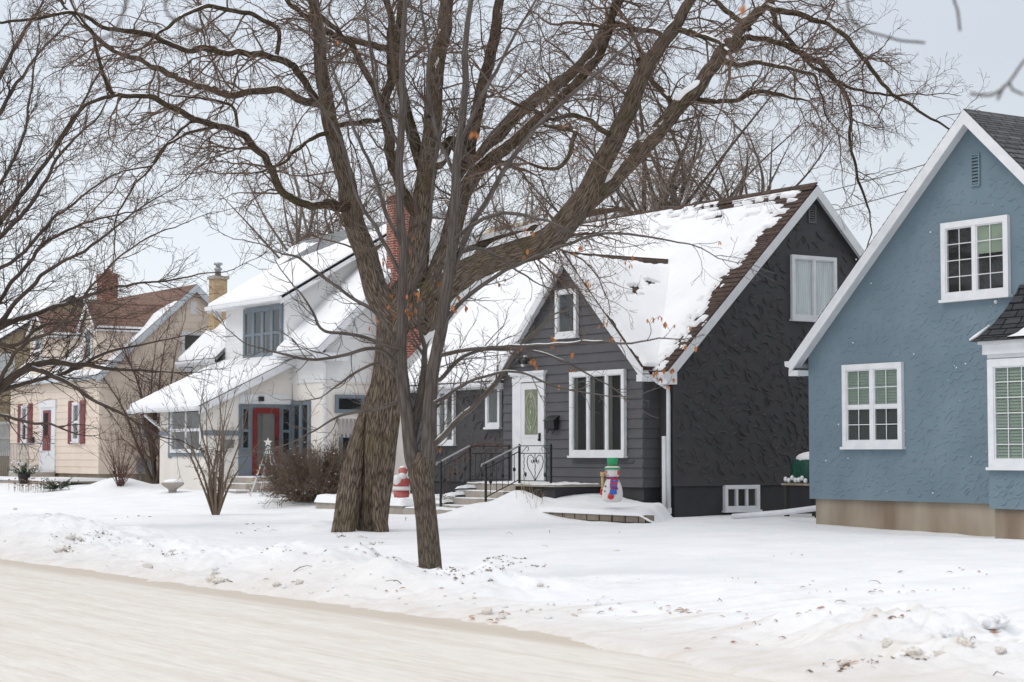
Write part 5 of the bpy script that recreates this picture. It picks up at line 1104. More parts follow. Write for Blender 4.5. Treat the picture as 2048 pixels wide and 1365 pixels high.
# ------------------------------------------------------------------ TREES
def unit(a): return a/np.maximum(1e-9, np.linalg.norm(a, axis=-1, keepdims=True))
def batch_tubes(P, Rr, n):
    """P (m,k,3) R (m,k) -> verts, quads, uv"""
    m, k, _ = P.shape
    T = np.empty_like(P); T[:, 1:-1] = P[:, 2:]-P[:, :-2]; T[:, 0] = P[:, 1]-P[:, 0]; T[:, -1] = P[:, -1]-P[:, -2]; T = unit(T)
    mean = T.mean(1); ref = np.eye(3)[np.argmin(np.abs(mean), 1)][:, None, :]
    A = unit(np.cross(T, ref)); B = np.cross(T, A); a = np.arange(n)*2*math.pi/n
    V = P[:, :, None, :]+Rr[:, :, None, None]*(np.cos(a)[None, None, :, None]*A[:, :, None, :]+np.sin(a)[None, None, :, None]*B[:, :, None, :])
    i = np.arange(k-1)[:, None]; j = np.arange(n)[None, :]; j2 = (j+1) % n
    q = np.stack([i*n+j, i*n+j2, (i+1)*n+j2, (i+1)*n+j], -1).reshape(1, -1, 4)+(np.arange(m)*k*n)[:, None, None]
    return V.reshape(-1, 3), q.reshape(-1, 4)
def polys_mesh(name, batches, mt, parent):
    Vs, Qs, o = [], [], 0
    for P, Rr, n in batches:
        if len(P) == 0: continue
        V, Q = batch_tubes(P, Rr, n); Vs.append(V); Qs.append(Q+o); o += len(V)
    ob = fast_mesh(name, np.concatenate(Vs), np.concatenate(Qs), mt, parent); return ob
def catmull(P, step):
    P = np.array(P, float); Q = np.vstack([2*P[0]-P[1], P, 2*P[-1]-P[-2]]); out = []
    for i in range(1, len(Q)-2):
        L = np.linalg.norm((Q[i+1]-Q[i])[:3]); n = max(1, int(L/step))
        t = (np.arange(n)/n)[:, None]; a, b, c, d = Q[i-1], Q[i], Q[i+1], Q[i+2]
        out.append(.5*((2*b)+(-a+c)*t+(2*a-5*b+4*c-d)*t**2+(-a+3*b-3*c+d)*t**3))
    out.append(P[-1:]); return np.vstack(out)
def solid_limb(name, pr, mt, parent, n=14, disp=.06, seed=0, lobes=None):
    """pr (k,4) x y z r; bark ridges as real relief"""
    P = pr[:, :3]; r = np.maximum(pr[:, 3], .004); k = len(P)
    T = unit(np.gradient(P, axis=0)); ref = np.eye(3)[int(np.argmin(np.abs(T.mean(0))))]; A = unit(np.cross(T, ref)); B = np.cross(T, A)
    a = np.arange(n+1)*2*math.pi/n; s = np.concatenate([[0], np.cumsum(np.linalg.norm(np.diff(P, axis=0), axis=1))])
    AA, SS = np.meshgrid(a, s); RR = r[:, None]*np.ones_like(AA)
    if n >= 12:
        u = np.cos(AA)*4.2*np.maximum(1, RR*7); v = np.sin(AA)*4.2*np.maximum(1, RR*7)+SS*.9
        nz = fbm(u+seed*7, v+SS*.4, 3); rg = 1-np.abs(nz)*3.2
        nz2 = fbm(np.cos(AA)*1.3+seed, np.sin(AA)*1.3+SS*.9, 2)
        RR = RR*(1+disp*rg*.55+disp*1.5*nz2)
    if lobes is not None: RR = RR*lobes(AA, SS)
    V = P[:, None, :]+RR[..., None]*(np.cos(AA)[..., None]*A[:, None, :]+np.sin(AA)[..., None]*B[:, None, :])
    circ = 2*math.pi*max(.02, float(r.max())); uv = np.stack([AA/(2*math.pi)*circ, SS], -1).reshape(-1, 2)
    return fast_mesh(name, V.reshape(-1, 3), grid_faces(k, n+1)[:, ::-1], mt, parent, uv=uv)
def children(PP, RR, rs, per_m, Lm, t0=.15, ang=(35, 65), lenfall=.5, rfac=.6, rmax=1e9):
    """PP (m,k,3). returns start,dir,len,r arrays"""
    m, k, _ = PP.shape; seg = np.linalg.norm(np.diff(PP, axis=1), axis=2); L = seg.sum(1)
    cnt = np.floor(L*per_m+rs.rand(m)).astype(int); idx = np.repeat(np.arange(m), cnt); t = t0+(1-t0)*rs.rand(len(idx))
    # always continue at the tip
    f = t*(k-1); i = np.minimum(f.astype(int), k-2); fr = (f-i)[:, None]
    S = PP[idx, i]*(1-fr)+PP[idx, i+1]*fr; T = unit(PP[idx, i+1]-PP[idx, i]); r = RR[idx, i]*(1-fr[:, 0])+RR[idx, i+1]*fr[:, 0]
    Nn = rs.randn(len(idx), 3); Nn = unit(Nn-(Nn*T).sum(1)[:, None]*T); th = np.radians(rs.uniform(ang[0], ang[1], len(idx)))[:, None]
    D = np.cos(th)*T+np.sin(th)*Nn
    return S, D, Lm*rs.uniform(.55, 1.35, len(idx))*(1-lenfall*t), np.minimum(r*rfac, rmax)
def shoots(S, D, L, r, rs, k, wander, trop, tipr):
    m = len(S); P = np.empty((m, k+1, 3)); P[:, 0] = S; D = D.copy()
    for i in range(k):
        D = unit(D+rs.randn(m, 3)*wander+np.array([0, 0, trop])); P[:, i+1] = P[:, i]+D*(L/k)[:, None]
    t = np.linspace(0, 1, k+1)[None, :]; Rr = r[:, None]*(1-t)+tipr*t
    return P, np.maximum(Rr, tipr*.9)
def limb_children(limbs, rs, per_m, Lm, t0=.2, ang=(35, 70), rfac=.45, rmax=.03):
    Ss, Ds, Ls, rr = [], [], [], []
    for pr in limbs:
        P = pr[:, :3]; s = np.concatenate([[0], np.cumsum(np.linalg.norm(np.diff(P, axis=0), axis=1))]); L = s[-1]; n = max(1, int(L*per_m))
        tt = (t0+(1-t0)*rs.rand(n))*L; Q = np.stack([np.interp(tt, s, P[:, a]) for a in range(3)], 1); r = np.interp(tt, s, pr[:, 3])
        T = unit(np.stack([np.interp(np.minimum(tt+.1, L), s, P[:, a])-np.interp(np.maximum(tt-.1, 0), s, P[:, a]) for a in range(3)], 1))
        Nn = rs.randn(n, 3); Nn = unit(Nn-(Nn*T).sum(1)[:, None]*T); th = np.radians(rs.uniform(ang[0], ang[1], n))[:, None]
        Ss.append(Q); Ds.append(np.cos(th)*T+np.sin(th)*Nn); Ls.append(Lm*rs.uniform(.5, 1.4, n)*(1-.25*tt/L)*np.clip(r/.05, .55, 1.2)); rr.append(np.minimum(r*rfac, rmax))
        # leader continues
        Ss.append(P[-1:]); Ds.append(unit(P[-1:]-P[-3:-2])); Ls.append(np.array([Lm])); rr.append(pr[-1:, 3])
    return np.concatenate(Ss), np.concatenate(Ds), np.concatenate(Ls), np.concatenate(rr)
def crown(name, parent, limbs, seed, spec, mt):
    """spec: first (per_m,L,ang,rmax,k,wander,trop) then levels (per_m,L,ang,k,wander,trop,tipr,sides)"""
    rs = np.random.RandomState(seed); f = spec[0]
    S, D, L, r = limb_children(limbs, rs, f[0], f[1], f[7] if len(f) > 7 else .2, f[2], .45, f[3])
    P, Rr = shoots(S, D, L, r, rs, f[4], f[5], f[6], spec[1][6]*1.3); out = [(P, Rr, 5)]; tips = []
    for lv in spec[1:]:
        S, D, L, r = children(P, Rr, rs, lv[0], lv[1], .12, lv[2], .45, .7)
        # extra terminal fork
        P, Rr = shoots(S, D, L, r, rs, lv[3], lv[4], lv[5], lv[6]); out.append((P, Rr, lv[7])); tips.append(P[:, -1])
    o = polys_mesh(name, out, mt, parent); o['kind'] = 'stuff'; return o, out
def limb_snow(name, parent, limbs, th, seed=0, lim=.62):
    Vs, Qs, off = [], [], 0
    for li, pr in enumerate(limbs):
        P = pr[:, :3]
        if len(P) < 4 or pr[:, 3].max() < .018: continue
        T = unit(np.gradient(P, axis=0)); s = np.concatenate([[0], np.cumsum(np.linalg.norm(np.diff(P, axis=0), axis=1))])
        up = np.array([0, 0, 1.]); U = up-T*T[:, 2:3]; flat = np.linalg.norm(U, axis=1); U = unit(U); Sd = np.cross(T, U); r = pr[:, 3]
        a = np.linspace(-.95, .95, 7)[None, :]; nz = fbm(s*2.1+li*9.1+seed, s*0+li, 4)
        cov = np.clip((flat-lim)*3, 0, 1)*np.clip(nz*3.4+.15+(flat-.8)*1.6, 0, 1)
        h = np.where(cov > .02, th*(.35+.65*cov)*np.clip(r/.08, .35, 1.4), -.012)[:, None]*np.cos(a*1.3)*(1+.3*fbm(s[:, None]*8+a*3, a*2+li))
        rr_ = r[:, None]*1.02+h-.004; V = P[:, None, :]+rr_[..., None]*(np.sin(a)[..., None]*Sd[:, None, :]+np.cos(a)[..., None]*U[:, None, :])
        q = grid_faces(len(P), 7); keep = (h.ravel()[q] > -.004).any(1); Vs.append(V.reshape(-1, 3)); Qs.append(q[keep]+off); off += len(P)*7
    if Vs: return fast_mesh(name, np.concatenate(Vs), np.concatenate(Qs), M['snow'], parent)
def pxlimb(pts, D0, step=.06, wig=.0, seed=0, rscale=1.):
    """pts (px,py,width_px,extra depth) -> (k,4)"""
    A = []
    for p in pts:
        d = D0+p[3]; q = atD(p[0], p[1], d); A.append((q[0], q[1], q[2], p[2]/2*d/F*rscale))
    A = catmull(A, step)
    if wig:
        s = np.arange(len(A))*step; w = np.clip(s/.5, 0, 1)*wig
        for k in range(3): A[:, k] += w*fbm(s*1.3+seed*3.1+k*11, s*0+seed, 3)+np.clip(s/.5, 0, 1)*wig*.45*fbm(s*4.3+seed*5.1+k*7, s*0+seed, 2)
    return A

def snap(l, D0, prev, maxpx=60):
    """shift a branch in depth and start so that it grows out of the nearest earlier limb"""
    best = None
    q0 = l[0]
    for pr in prev:
        d = pr[:, :3]-CAM; z = d@FW; px = CX+F*(d@RT)/z; py = CY-F*(d@UP)/z; e = np.hypot(px-q0[0], py-q0[1])-pr[:, 3]*F/z*.3; i = int(np.argmin(e))
        if best is None or e[i] < best[0]: best = (e[i], px[i], py[i], z[i]-D0)
    if best is None or best[0] > maxpx: return l
    sh = best[3]-q0[3]; out = [(best[1], best[2], q0[2], best[3])]
    near = math.hypot(best[1]-q0[0], best[2]-q0[1]) > 14
    for k, p in enumerate(l[0 if near else 1:]): out.append((p[0], p[1], p[2], p[3]+sh))
    return out
def big_tree():
    b = hit(722, 1060, 20, 60); D0 = float((b-CAM)@FW); z0 = b[2]
    t = thing('elm_tree', b, 'huge old bare tree with furrowed trunk and snow lined limbs spreading before the white house', 'tree')
    tr = pxlimb([(737, 1095, 70, 0), (740, 1062, 64, 0), (744, 1030, 62, 0), (750, 978, 66, 0), (756, 920, 74, 0), (762, 870, 76, 0), (768, 818, 72, 0), (775, 753, 62, 0), (780, 700, 58, 0), (788, 655, 70, 0), (798, 625, 84, 0), (808, 600, 78, 0), (816, 570, 52, 0)], D0, .025, .0, 0, .86)
    def lobes(A, S):
        base = np.exp(-S/.35); return 1+.09*np.sin(3*A+1.1+S*.9)+.05*np.sin(5*A-S*1.7)+.03*np.sin(9*A+S*2.3)+base*(.10+.30*np.maximum(0, np.cos(A*2.5-.6))**2)
    solid_limb('trunk', tr, M['bark'], t, 110, .10, 3, lobes)
    lb = lambda A, S: 1+.13*np.sin(3*A+S*1.2)+.07*np.sin(7*A-S)+.22*np.exp(-S/.3)
    root = pxlimb([(684, 1090, 40, -.4), (690, 1055, 40, -.35), (697, 1010, 42, -.25), (705, 960, 42, -.15), (714, 905, 40, -.05), (727, 855, 36, .05), (742, 805, 30, .1), (756, 760, 22, .15)], D0, .025)
    solid_limb('root_flare', root, M['bark'], t, 56, .11, 5, lb)
    r2 = pxlimb([(766, 1085, 22, -.5), (760, 1050, 26, -.4), (756, 1005, 30, -.25), (756, 950, 30, -.05), (760, 890, 22, .1)], D0, .025); solid_limb('root_flare', r2, M['bark'], t, 36, .11, 6, lb)
    Ls = [
     [(800, 640, 72, 0), (762, 600, 62, -.1), (738, 530, 56, -.2), (706, 440, 48, -.4), (688, 340, 42, -.5), (664, 250, 37, -.6), (652, 190, 33, -.7), (640, 100, 28, -.9), (628, 10, 24, -1.), (620, -60, 20, -1.1)],
     [(702, 412, 24, -.4), (660, 412, 22, -.9), (610, 406, 20, -1.3), (560, 370, 18, -1.7), (520, 310, 17, -2.0), (470, 265, 16, -2.4), (420, 242, 15, -2.7), (370, 225, 14, -3.), (300, 200, 12, -3.4), (240, 190, 11, -3.7), (215, 150, 9, -3.9), (190, 80, 8, -4.1), (150, 20, 6, -4.3)],
     [(240, 190, 9, -3.7), (190, 200, 8, -4), (150, 235, 7, -4.2), (110, 290, 5, -4.5), (60, 340, 4, -4.8)],
     [(652, 215, 20, -.7), (600, 200, 19, -.5), (545, 180, 18, -.3), (480, 190, 17, 0), (430, 176, 16, .2), (380, 165, 15, .4), (330, 145, 14, .6), (270, 115, 12, .9), (205, 85, 11, 1.2), (165, 40, 9, 1.4), (120, -10, 8, 1.6)],
     [(636, 195, 18, -.8), (600, 150, 17, -1.2), (562, 120, 16, -1.6), (500, 112, 15, -2), (420, 103, 14, -2.5), (350, 92, 13, -3), (290, 65, 12, -3.4), (215, 52, 10, -3.8), (160, 35, 9, -4.1), (60, 40, 7, -4.5), (-20, 42, 6, -4.8)],
     [(560, 60, 10, .5), (480, 20, 11, .2), (400, 22, 10, -.2), (340, 50, 8, -.6), (300, 80, 6, -.9)],
     [(812, 600, 66, .1), (828, 540, 56, .1), (838, 450, 50, .2), (848, 380, 46, .3), (862, 300, 46, .3), (866, 200, 42, .4), (878, 100, 36, .5), (892, 10, 30, .6), (900, -60, 24, .7)],
     [(846, 360, 30, .3), (828, 280, 28, .6), (806, 200, 25, .9), (796, 110, 22, 1.2), (800, 30, 18, 1.4), (806, -40, 14, 1.6)],
     [(835, 440, 22, .1), (796, 370, 24, -.3), (776, 300, 24, -.6), (772, 220, 22, -.8), (786, 150, 20, -1.), (780, 60, 16, -1.2), (760, -20, 12, -1.4)],
     [(780, 260, 16, -.7), (750, 170, 15, -1.2), (700, 90, 14, -1.8), (640, 30, 12, -2.2), (600, -30, 9, -2.6)],
     [(800, 95, 14, 1.2), (720, 88, 16, .9), (660, 70, 15, .5), (600, 20, 12, .2), (560, -30, 9, 0)],
     [(850, 600, 60, .2), (885, 520, 50, .3), (905, 460, 46, .4), (922, 400, 44, .5), (948, 345, 42, .6), (1000, 268, 34, .7), (1060, 205, 30, .8), (1120, 165, 26, .9), (1170, 118, 22, 1.0), (1196, 80, 20, 1.1), (1230, 20, 16, 1.2), (1262, -40, 12, 1.3)],
     [(945, 348, 30, .6), (1010, 295, 28, 0), (1075, 240, 26, -.4), (1140, 180, 24, -.8), (1200, 110, 20, -1.2), (1225, 40, 17, -1.4), (1250, -40, 12, -1.6)],
     [(905, 450, 34, .4), (930, 340, 30, .9), (950, 240, 29, 1.3), (970, 150, 27, 1.6), (990, 60, 24, 1.9), (1000, -30, 18, 2.2)],
     [(880, 330, 22, .3), (905, 290, 26, .8), (925, 310, 26, .6)],
     [(845, 640, 74, .1), (880, 590, 68, .1), (930, 545, 64, -.1), (990, 515, 64, -.4), (1050, 498, 64, -.7), (1110, 468, 62, -1.), (1155, 415, 56, -1.3), (1196, 345, 46, -1.5), (1226, 285, 42, -1.7), (1262, 205, 38, -1.9), (1300, 125, 34, -2.1), (1350, 50, 28, -2.3), (1400, -25, 20, -2.5)],
     [(900, 530, 40, .3), (960, 500, 38, .5), (1030, 478, 36, .4), (1100, 455, 36, .1)],
     [(1165, 425, 46, -1.2), (1210, 380, 40, -1.0), (1262, 324, 40, -.8), (1312, 270, 38, -.6), (1359, 215, 38, -.4), (1400, 165, 34, -.2), (1440, 110, 30, 0), (1480, 60, 26, .2), (1530, 10, 20, .4), (1580, -40, 14, .5)],
     [(1461, 125, 14, 0), (1526, 128, 11, -.5), (1590, 136, 9, -.9), (1625, 145, 7, -1.2), (1640, 180, 5, -1.4), (1655, 240, 4, -1.6)],
     [(1465, 100, 16, 0), (1500, 78, 14, .4), (1560, 86, 13, .8), (1610, 110, 12, 1.1), (1655, 150, 11, 1.4), (1684, 190, 9, 1.6), (1697, 235, 8, 1.8), (1702, 292, 7, 1.9), (1718, 370, 6, 2.), (1740, 425, 4, 2.1)],
     [(1534, 20, 16, .4), (1580, 30, 14, .1), (1625, 42, 13, -.2), (1665, 48, 12, -.5), (1700, 80, 11, -.8), (1745, 135, 10, -1.), (1790, 190, 8, -1.2), (1850, 235, 6, -1.4), (1900, 262, 4, -1.5)],
     [(1540, 22, 12, .4), (1560, 60, 11, .9), (1615, 120, 10, 1.3), (1660, 150, 8, 1.6), (1710, 180, 7, 1.8), (1790, 190, 5, 2.)],
     [(1400, 200, 13, -.2), (1470, 199, 11, -.7), (1517, 183, 10, -1.1), (1572, 186, 8, -1.5), (1620, 200, 5, -1.8)],
     [(1300, 300, 14, -.6), (1340, 220, 13, .2), (1300, 150, 12, .8), (1260, 60, 9, 1.4)],
     [(1310, 60, 14, -2.2), (1250, 50, 12, -1.6), (1210, 58, 10, -1.2), (1150, 50, 8, -.8)],
     [(1346, 55, 15, -2.3), (1420, 70, 12, -2.8), (1460, 100, 10, -3.2)],
     [(1235, 275, 13, -1.6), (1150, 235, 12, -2.2), (1090, 240, 9, -2.6), (1020, 200, 6, -3)],
     [(1090, 250, 10, 0), (1150, 275, 11, -.6), (1120, 330, 10, -.9), (1060, 320, 7, -1.2)],
     [(664, 250, 14, -.6), (720, 245, 13, -.2), (770, 238, 9, .2)],
     [(668, 265, 12, -.6), (620, 280, 9, -1), (560, 330, 6, -1.6), (500, 350, 4, -2)],
     [(440, 250, 8, -2.6), (395, 260, 7, -3), (330, 290, 6, -3.3), (290, 350, 5, -3.5), (240, 420, 4, -3.7), (236, 480, 3, -3.8)],
     [(420, 242, 7, -2.7), (380, 245, 7, -2.9), (340, 280, 6, -3.2), (300, 330, 5, -3.4), (250, 340, 4, -3.7)],
     [(475, 268, 8, -2.3), (458, 220, 7, -2.), (400, 205, 6, -1.8), (350, 195, 4, -1.6)],
     [(1500, 60, 13, .3), (1450, 20, 12, .8), (1400, -30, 9, 1.2)],
    ]
    limbs = []
    for i, l in enumerate(Ls):
        if i: l = snap(l, D0, limbs+[tr])
        pr = pxlimb(l, D0, .07, .05 if l[0][2] > 30 else .10, i, .85)
        big = l[0][2] > 26
        if big: pr2 = pxlimb(l, D0, .04, .05, i, .85); solid_limb('limb', pr2, M['bark' if l[0][2] > 44 else 'bark2'], t, 36 if l[0][2] > 40 else 22, .09, i)
        else: solid_limb('limb', pr, M['bark2'], t, 12, .09, i)
        limbs.append(pr)
    limb_snow('snow_lining', t, limbs, .035, 2, .58)
    rs = np.random.RandomState(1)
    # stubs and knots
    for (x, y, a, b_, w) in ((680, 320, 688, 345, 22), (1278, 118, 1292, 150, 20), (858, 232, 868, 250, 18), (880, 600, 872, 640, 26)):
        pr = pxlimb([(a, b_, w*1.2, -.3), ((x+a)/2, (y+b_)/2, w, -.5), (x, y, w*.8, -.6)], D0, .03); solid_limb('branch_stub', pr, M['bark'], t, 14, .12, x)
    crown('twigs', t, limbs, 11, [
        (3.4, 1.75, (30, 75), .020, 9, .22, -.03, .2),
        (4.0, .85, (30, 65), 7, .25, -.04, .0036, 4),
        (6.2, .42, (30, 65), 5, .24, -.03, .0029, 3),
        (6.0, .20, (30, 60), 3, .18, .0, .0025, 3)], M['twig'])
big_tree()

def young_tree():
    b = hit(860, 1137, 15, 40); D0 = float((b-CAM)@FW)
    t = thing('ash_tree', b, 'young street tree with ribbed trunk, twin grey stems and a few orange leaves', 'tree')
    tr = pxlimb([(862, 1150, 46, 0), (858, 1100, 44, 0), (852, 1030, 42, 0), (845, 975, 44, 0), (842, 945, 52, 0), (846, 925, 48, 0), (850, 905, 34, 0)], D0, .015)
    solid_limb('trunk', tr, M['barky'], t, 72, .07, 2)
    specs = [
     (0, [(838, 955, 26, 0), (826, 925, 30, 0), (818, 880, 28, .02), (812, 830, 28, .04), (806, 780, 26, .05), (802, 720, 22, .05), (803, 640, 20, .05), (805, 560, 19, .05), (806, 480, 18, .03), (800, 400, 17, 0), (800, 300, 15, -.05), (806, 200, 13, -.1), (804, 110, 12, -.15), (808, 30, 10, -.2), (812, -30, 8, -.25)]),
     (1, [(852, 940, 28, -.02), (858, 890, 30, -.05), (859, 830, 28, -.06), (864, 760, 26, -.08), (874, 700, 25, -.1), (888, 630, 23, -.12), (897, 560, 22, -.15), (905, 480, 20, -.18), (910, 400, 19, -.2), (914, 320, 18, -.22), (922, 250, 16, -.25), (932, 170, 14, -.25), (930, 90, 12, -.3), (940, 20, 10, -.35), (948, -30, 8, -.4)]),
     (0, [(820, 885, 24, 0), (834, 830, 20, .1), (846, 770, 19, .15), (848, 735, 14, .2)]),
     (1, [(846, 950, 14, -.12), (852, 910, 13, -.15), (858, 870, 10, -.1)]),
     (0, [(848, 900, 14, 0), (880, 880, 13, -.1), (915, 845, 12, -.2), (950, 815, 11, -.3), (985, 780, 11, -.4), (1020, 730, 9, -.5), (1045, 690, 8, -.6), (1075, 660, 6, -.7)]),
     (1, [(884, 715, 10, -.1), (930, 700, 9, -.3), (980, 696, 8, -.5), (1050, 690, 8, -.8), (1150, 690, 7, -1.1), (1260, 688, 4, -1.4)]),
     (1, [(880, 760, 9, -.1), (930, 715, 8, 0), (990, 700, 7, .1), (1060, 700, 6, .2), (1120, 720, 5, .2), (1190, 760, 3, .3)]),
     (1, [(868, 810, 8, -.1), (900, 790, 7, -.4), (960, 760, 6, -.7), (1040, 745, 5, -1), (1110, 770, 4, -1.2), (1180, 790, 3, -1.4)]),
     (1, [(890, 600, 11, -.1), (930, 480, 12, 0), (975, 400, 11, .1), (1030, 308, 10, .2), (1110, 220, 9, .4), (1200, 140, 7, .5), (1290, 60, 5, .6)]),
     (1, [(884, 650, 10, -.1), (930, 600, 9, -.2), (1010, 545, 8, -.3), (1103, 495, 7, -.5), (1200, 470, 6, -.6), (1310, 480, 4, -.7), (1400, 500, 2.5, -.8)]),
     (1, [(905, 480, 9, -.1), (960, 440, 8, -.5), (1030, 425, 7, -.9), (1100, 440, 5, -1.2), (1160, 470, 3, -1.4)]),
     (0, [(802, 690, 9, 0), (760, 640, 8, .1), (700, 600, 7, .2), (648, 560, 6, .3), (600, 520, 5, .4), (560, 505, 3, .5)]),
     (0, [(803, 700, 9, 0), (770, 690, 8, -.2), (720, 670, 7, -.4), (650, 662, 6, -.6), (628, 628, 5, -.7), (600, 590, 3, -.8)]),
     (0, [(802, 745, 9, 0), (760, 700, 8, -.1), (700, 712, 7, -.2), (640, 722, 6, -.3), (580, 715, 5, -.4), (520, 700, 3, -.5)]),
     (0, [(804, 800, 8, 0), (760, 815, 7, .2), (700, 825, 6, .4), (650, 850, 4, .5), (600, 880, 3, .6)]),
     (0, [(806, 770, 7, 0), (760, 730, 6, .3), (700, 760, 5, .5), (660, 790, 3, .6)]),
     (0, [(804, 560, 9, 0), (760, 470, 8, .2), (720, 400, 7, .3), (690, 300, 6, .4), (650, 220, 4, .5)]),
     (0, [(806, 500, 8, 0), (770, 420, 8, -.2), (740, 340, 7, -.3), (700, 240, 6, -.4), (660, 120, 5, -.5), (640, 30, 3, -.6)]),
     (1, [(912, 360, 9, -.2), (880, 280, 8, 0), (860, 180, 7, .1), (850, 80, 5, .2), (840, 0, 4, .2)]),
     (1, [(918, 290, 9, -.2), (960, 200, 8, -.4), (1010, 110, 6, -.5), (1060, 20, 5, -.6)]),
     (0, [(802, 300, 7, 0), (760, 200, 6, 0), (740, 100, 5, 0), (730, 0, 4, 0)]),
     (0, [(806, 620, 7, 0), (830, 560, 8, .2), (850, 480, 7, .3), (862, 400, 6, .4), (870, 300, 4, .5)]),
     (1, [(900, 520, 8, -.1), (940, 500, 7, .3), (1000, 520, 5, .6), (1060, 560, 3, .8)]),
    ]
    limbs = []
    for i, (k, l) in enumerate(specs):
        l = snap(l, D0, limbs+[tr]) if i > 1 else l; big = l[0][2] > 15; pr = pxlimb(l, D0, .025 if big else .04, .02 if big else .05, i+40); solid_limb('stem' if big else 'branch', pr, M['barks'], t, 24 if big else 9, .03, i); limbs.append(pr)
    limb_snow('snow_lining', t, limbs[4:8]+limbs[3:4], .02, 5, .7)
    o, out = crown('twigs', t, limbs, 23, [
        (4.2, .95, (28, 60), .008, 8, .15, .03, .10),
        (5.2, .45, (30, 60), 6, .17, .03, .0024, 4),
        (6.5, .19, (35, 60), 3, .15, .02, .0020, 3)], M['barks'])
    tips = np.concatenate([out[1][0][:, -1], out[2][0][:, -1], out[0][0][:, -1]])
    d = tips-CAM; zz = d@FW; px = CX+F*(d@RT)/zz; py = CY-F*(d@UP)/zz
    m = MB(); rr = random.Random(9)
    for cx_, cy_, n in ((800, 605, 16), (825, 600, 10), (915, 612, 6), (1030, 700, 3), (1095, 690, 4), (1150, 490, 3), (1172, 560, 3), (1345, 640, 4), (1385, 760, 5), (1325, 722, 5), (1355, 700, 4), (1090, 742, 6), (1235, 690, 3), (1262, 520, 3), (838, 885, 4), (745, 645, 3), (722, 660, 2), (1420, 440, 2), (1000, 560, 3), (1060, 450, 3), (1150, 250, 2), (700, 75, 2), (820, 480, 3), (1200, 640, 4), (1290, 600, 3), (1130, 730, 4), (880, 570, 3), (1050, 500, 3), (780, 520, 3)):
        dd = np.hypot(px-cx_, py-cy_); idx = np.argsort(dd)[:n]
        for i in idx:
            if dd[i] > 90: continue
            p = tips[i]
            for _ in range(rr.choice((1, 2, 3))):
                L = rr.uniform(.045, .09); a = rr.uniform(0, 6.28); f = rr.uniform(.15, .6); w = L*rr.uniform(.16, .28); dr = np.array([math.cos(a)*f, math.sin(a)*f, -1]); dr /= np.linalg.norm(dr); sd = np.array([-math.sin(a), math.cos(a), 0])
                cu = np.array([math.cos(a), math.sin(a), 0])*L*.15
                m.face([p, p+dr*L*.4+sd*w+cu, p+dr*L*.75+sd*w*.6, p+dr*L]); m.face([p, p+dr*L, p+dr*L*.75-sd*w*.6, p+dr*L*.4-sd*w+cu])
    m.build('dry_leaves', M['leaf'], t)
young_tree()

def random_tree(nm, base, H, spread, lab, cat, seed, spec, barkm, twigm, group=None, nl=8, fork=.28, r0=.25, arch=.0, lean=(0, 0), snow=0, limb_sides=8, name_limb='limb', low=0.):
    t = thing(nm, base, lab, cat, group); rs = np.random.RandomState(seed); base = np.array(base, float)
    P = [base+np.array([0, 0, -.25]), base+np.array([lean[0]*.3, lean[1]*.3, H*fork*.5]), base+np.array([lean[0], lean[1], H*fork])]
    tr = catmull([(p[0], p[1], p[2], r) for p, r in zip(P, (r0*1.25, r0, r0*.85))], .08); solid_limb('trunk', tr, barkm, t, 20, .08, seed)
    limbs = []; top = P[-1]
    for i in range(nl):
        a = 2*math.pi*(i+rs.rand()*.6)/nl; out = spread*(.25+.75*rs.rand()); h = H*(1-fork)*(.95-.35*(out/spread)**2)*rs.uniform(.8, 1.05)
        s0 = tr[int(len(tr)*(1-low*rs.rand()))-1][:3]
        d = np.array([math.cos(a), math.sin(a), 0]); pts = []
        for f in (0, .2, .45, .7, 1.):
            hh = (f**(.85))*h-arch*h*f*f*f; oo = out*f**(1.2 if arch == 0 else .9)
            j = rs.randn(3)*.065*H*f*(1 if f > 0 else 0); pts.append(tuple(s0+d*oo+np.array([0, 0, hh])+j*.6)+(r0*(.55-.5*f)*rs.uniform(.8, 1.1),))
        pr = catmull(pts, .12); limbs.append(pr); solid_limb(name_limb, pr, barkm, t, limb_sides, .05, i)
        for kk in range(2):
            i0 = int(len(pr)*rs.uniform(.25, .6)); b0 = pr[i0]; dr = unit(pr[min(i0+3, len(pr)-1)][:3]-b0[:3]); e = rs.randn(3); e[2] = abs(e[2])*.5; dr = unit(dr+e*.5)
            Lb = H*.35*rs.uniform(.6, 1.1); w = rs.randn(3)*.06*H
            pr2 = catmull([tuple(b0[:3])+(b0[3]*.7,), tuple(b0[:3]+dr*Lb*.5+w)+(b0[3]*.45,), tuple(b0[:3]+dr*Lb+w*1.2)+(b0[3]*.15,)], .12); limbs.append(pr2)
    solid = [l for l in limbs]
    for k, pr in enumerate(limbs): 
        if k % 3: solid_limb(name_limb, pr, barkm, t, 6, .05, k)
    if snow: limb_snow('snow_lining', t, limbs, snow, seed)
    crown('twigs', t, limbs, seed+50, spec, twigm); return t

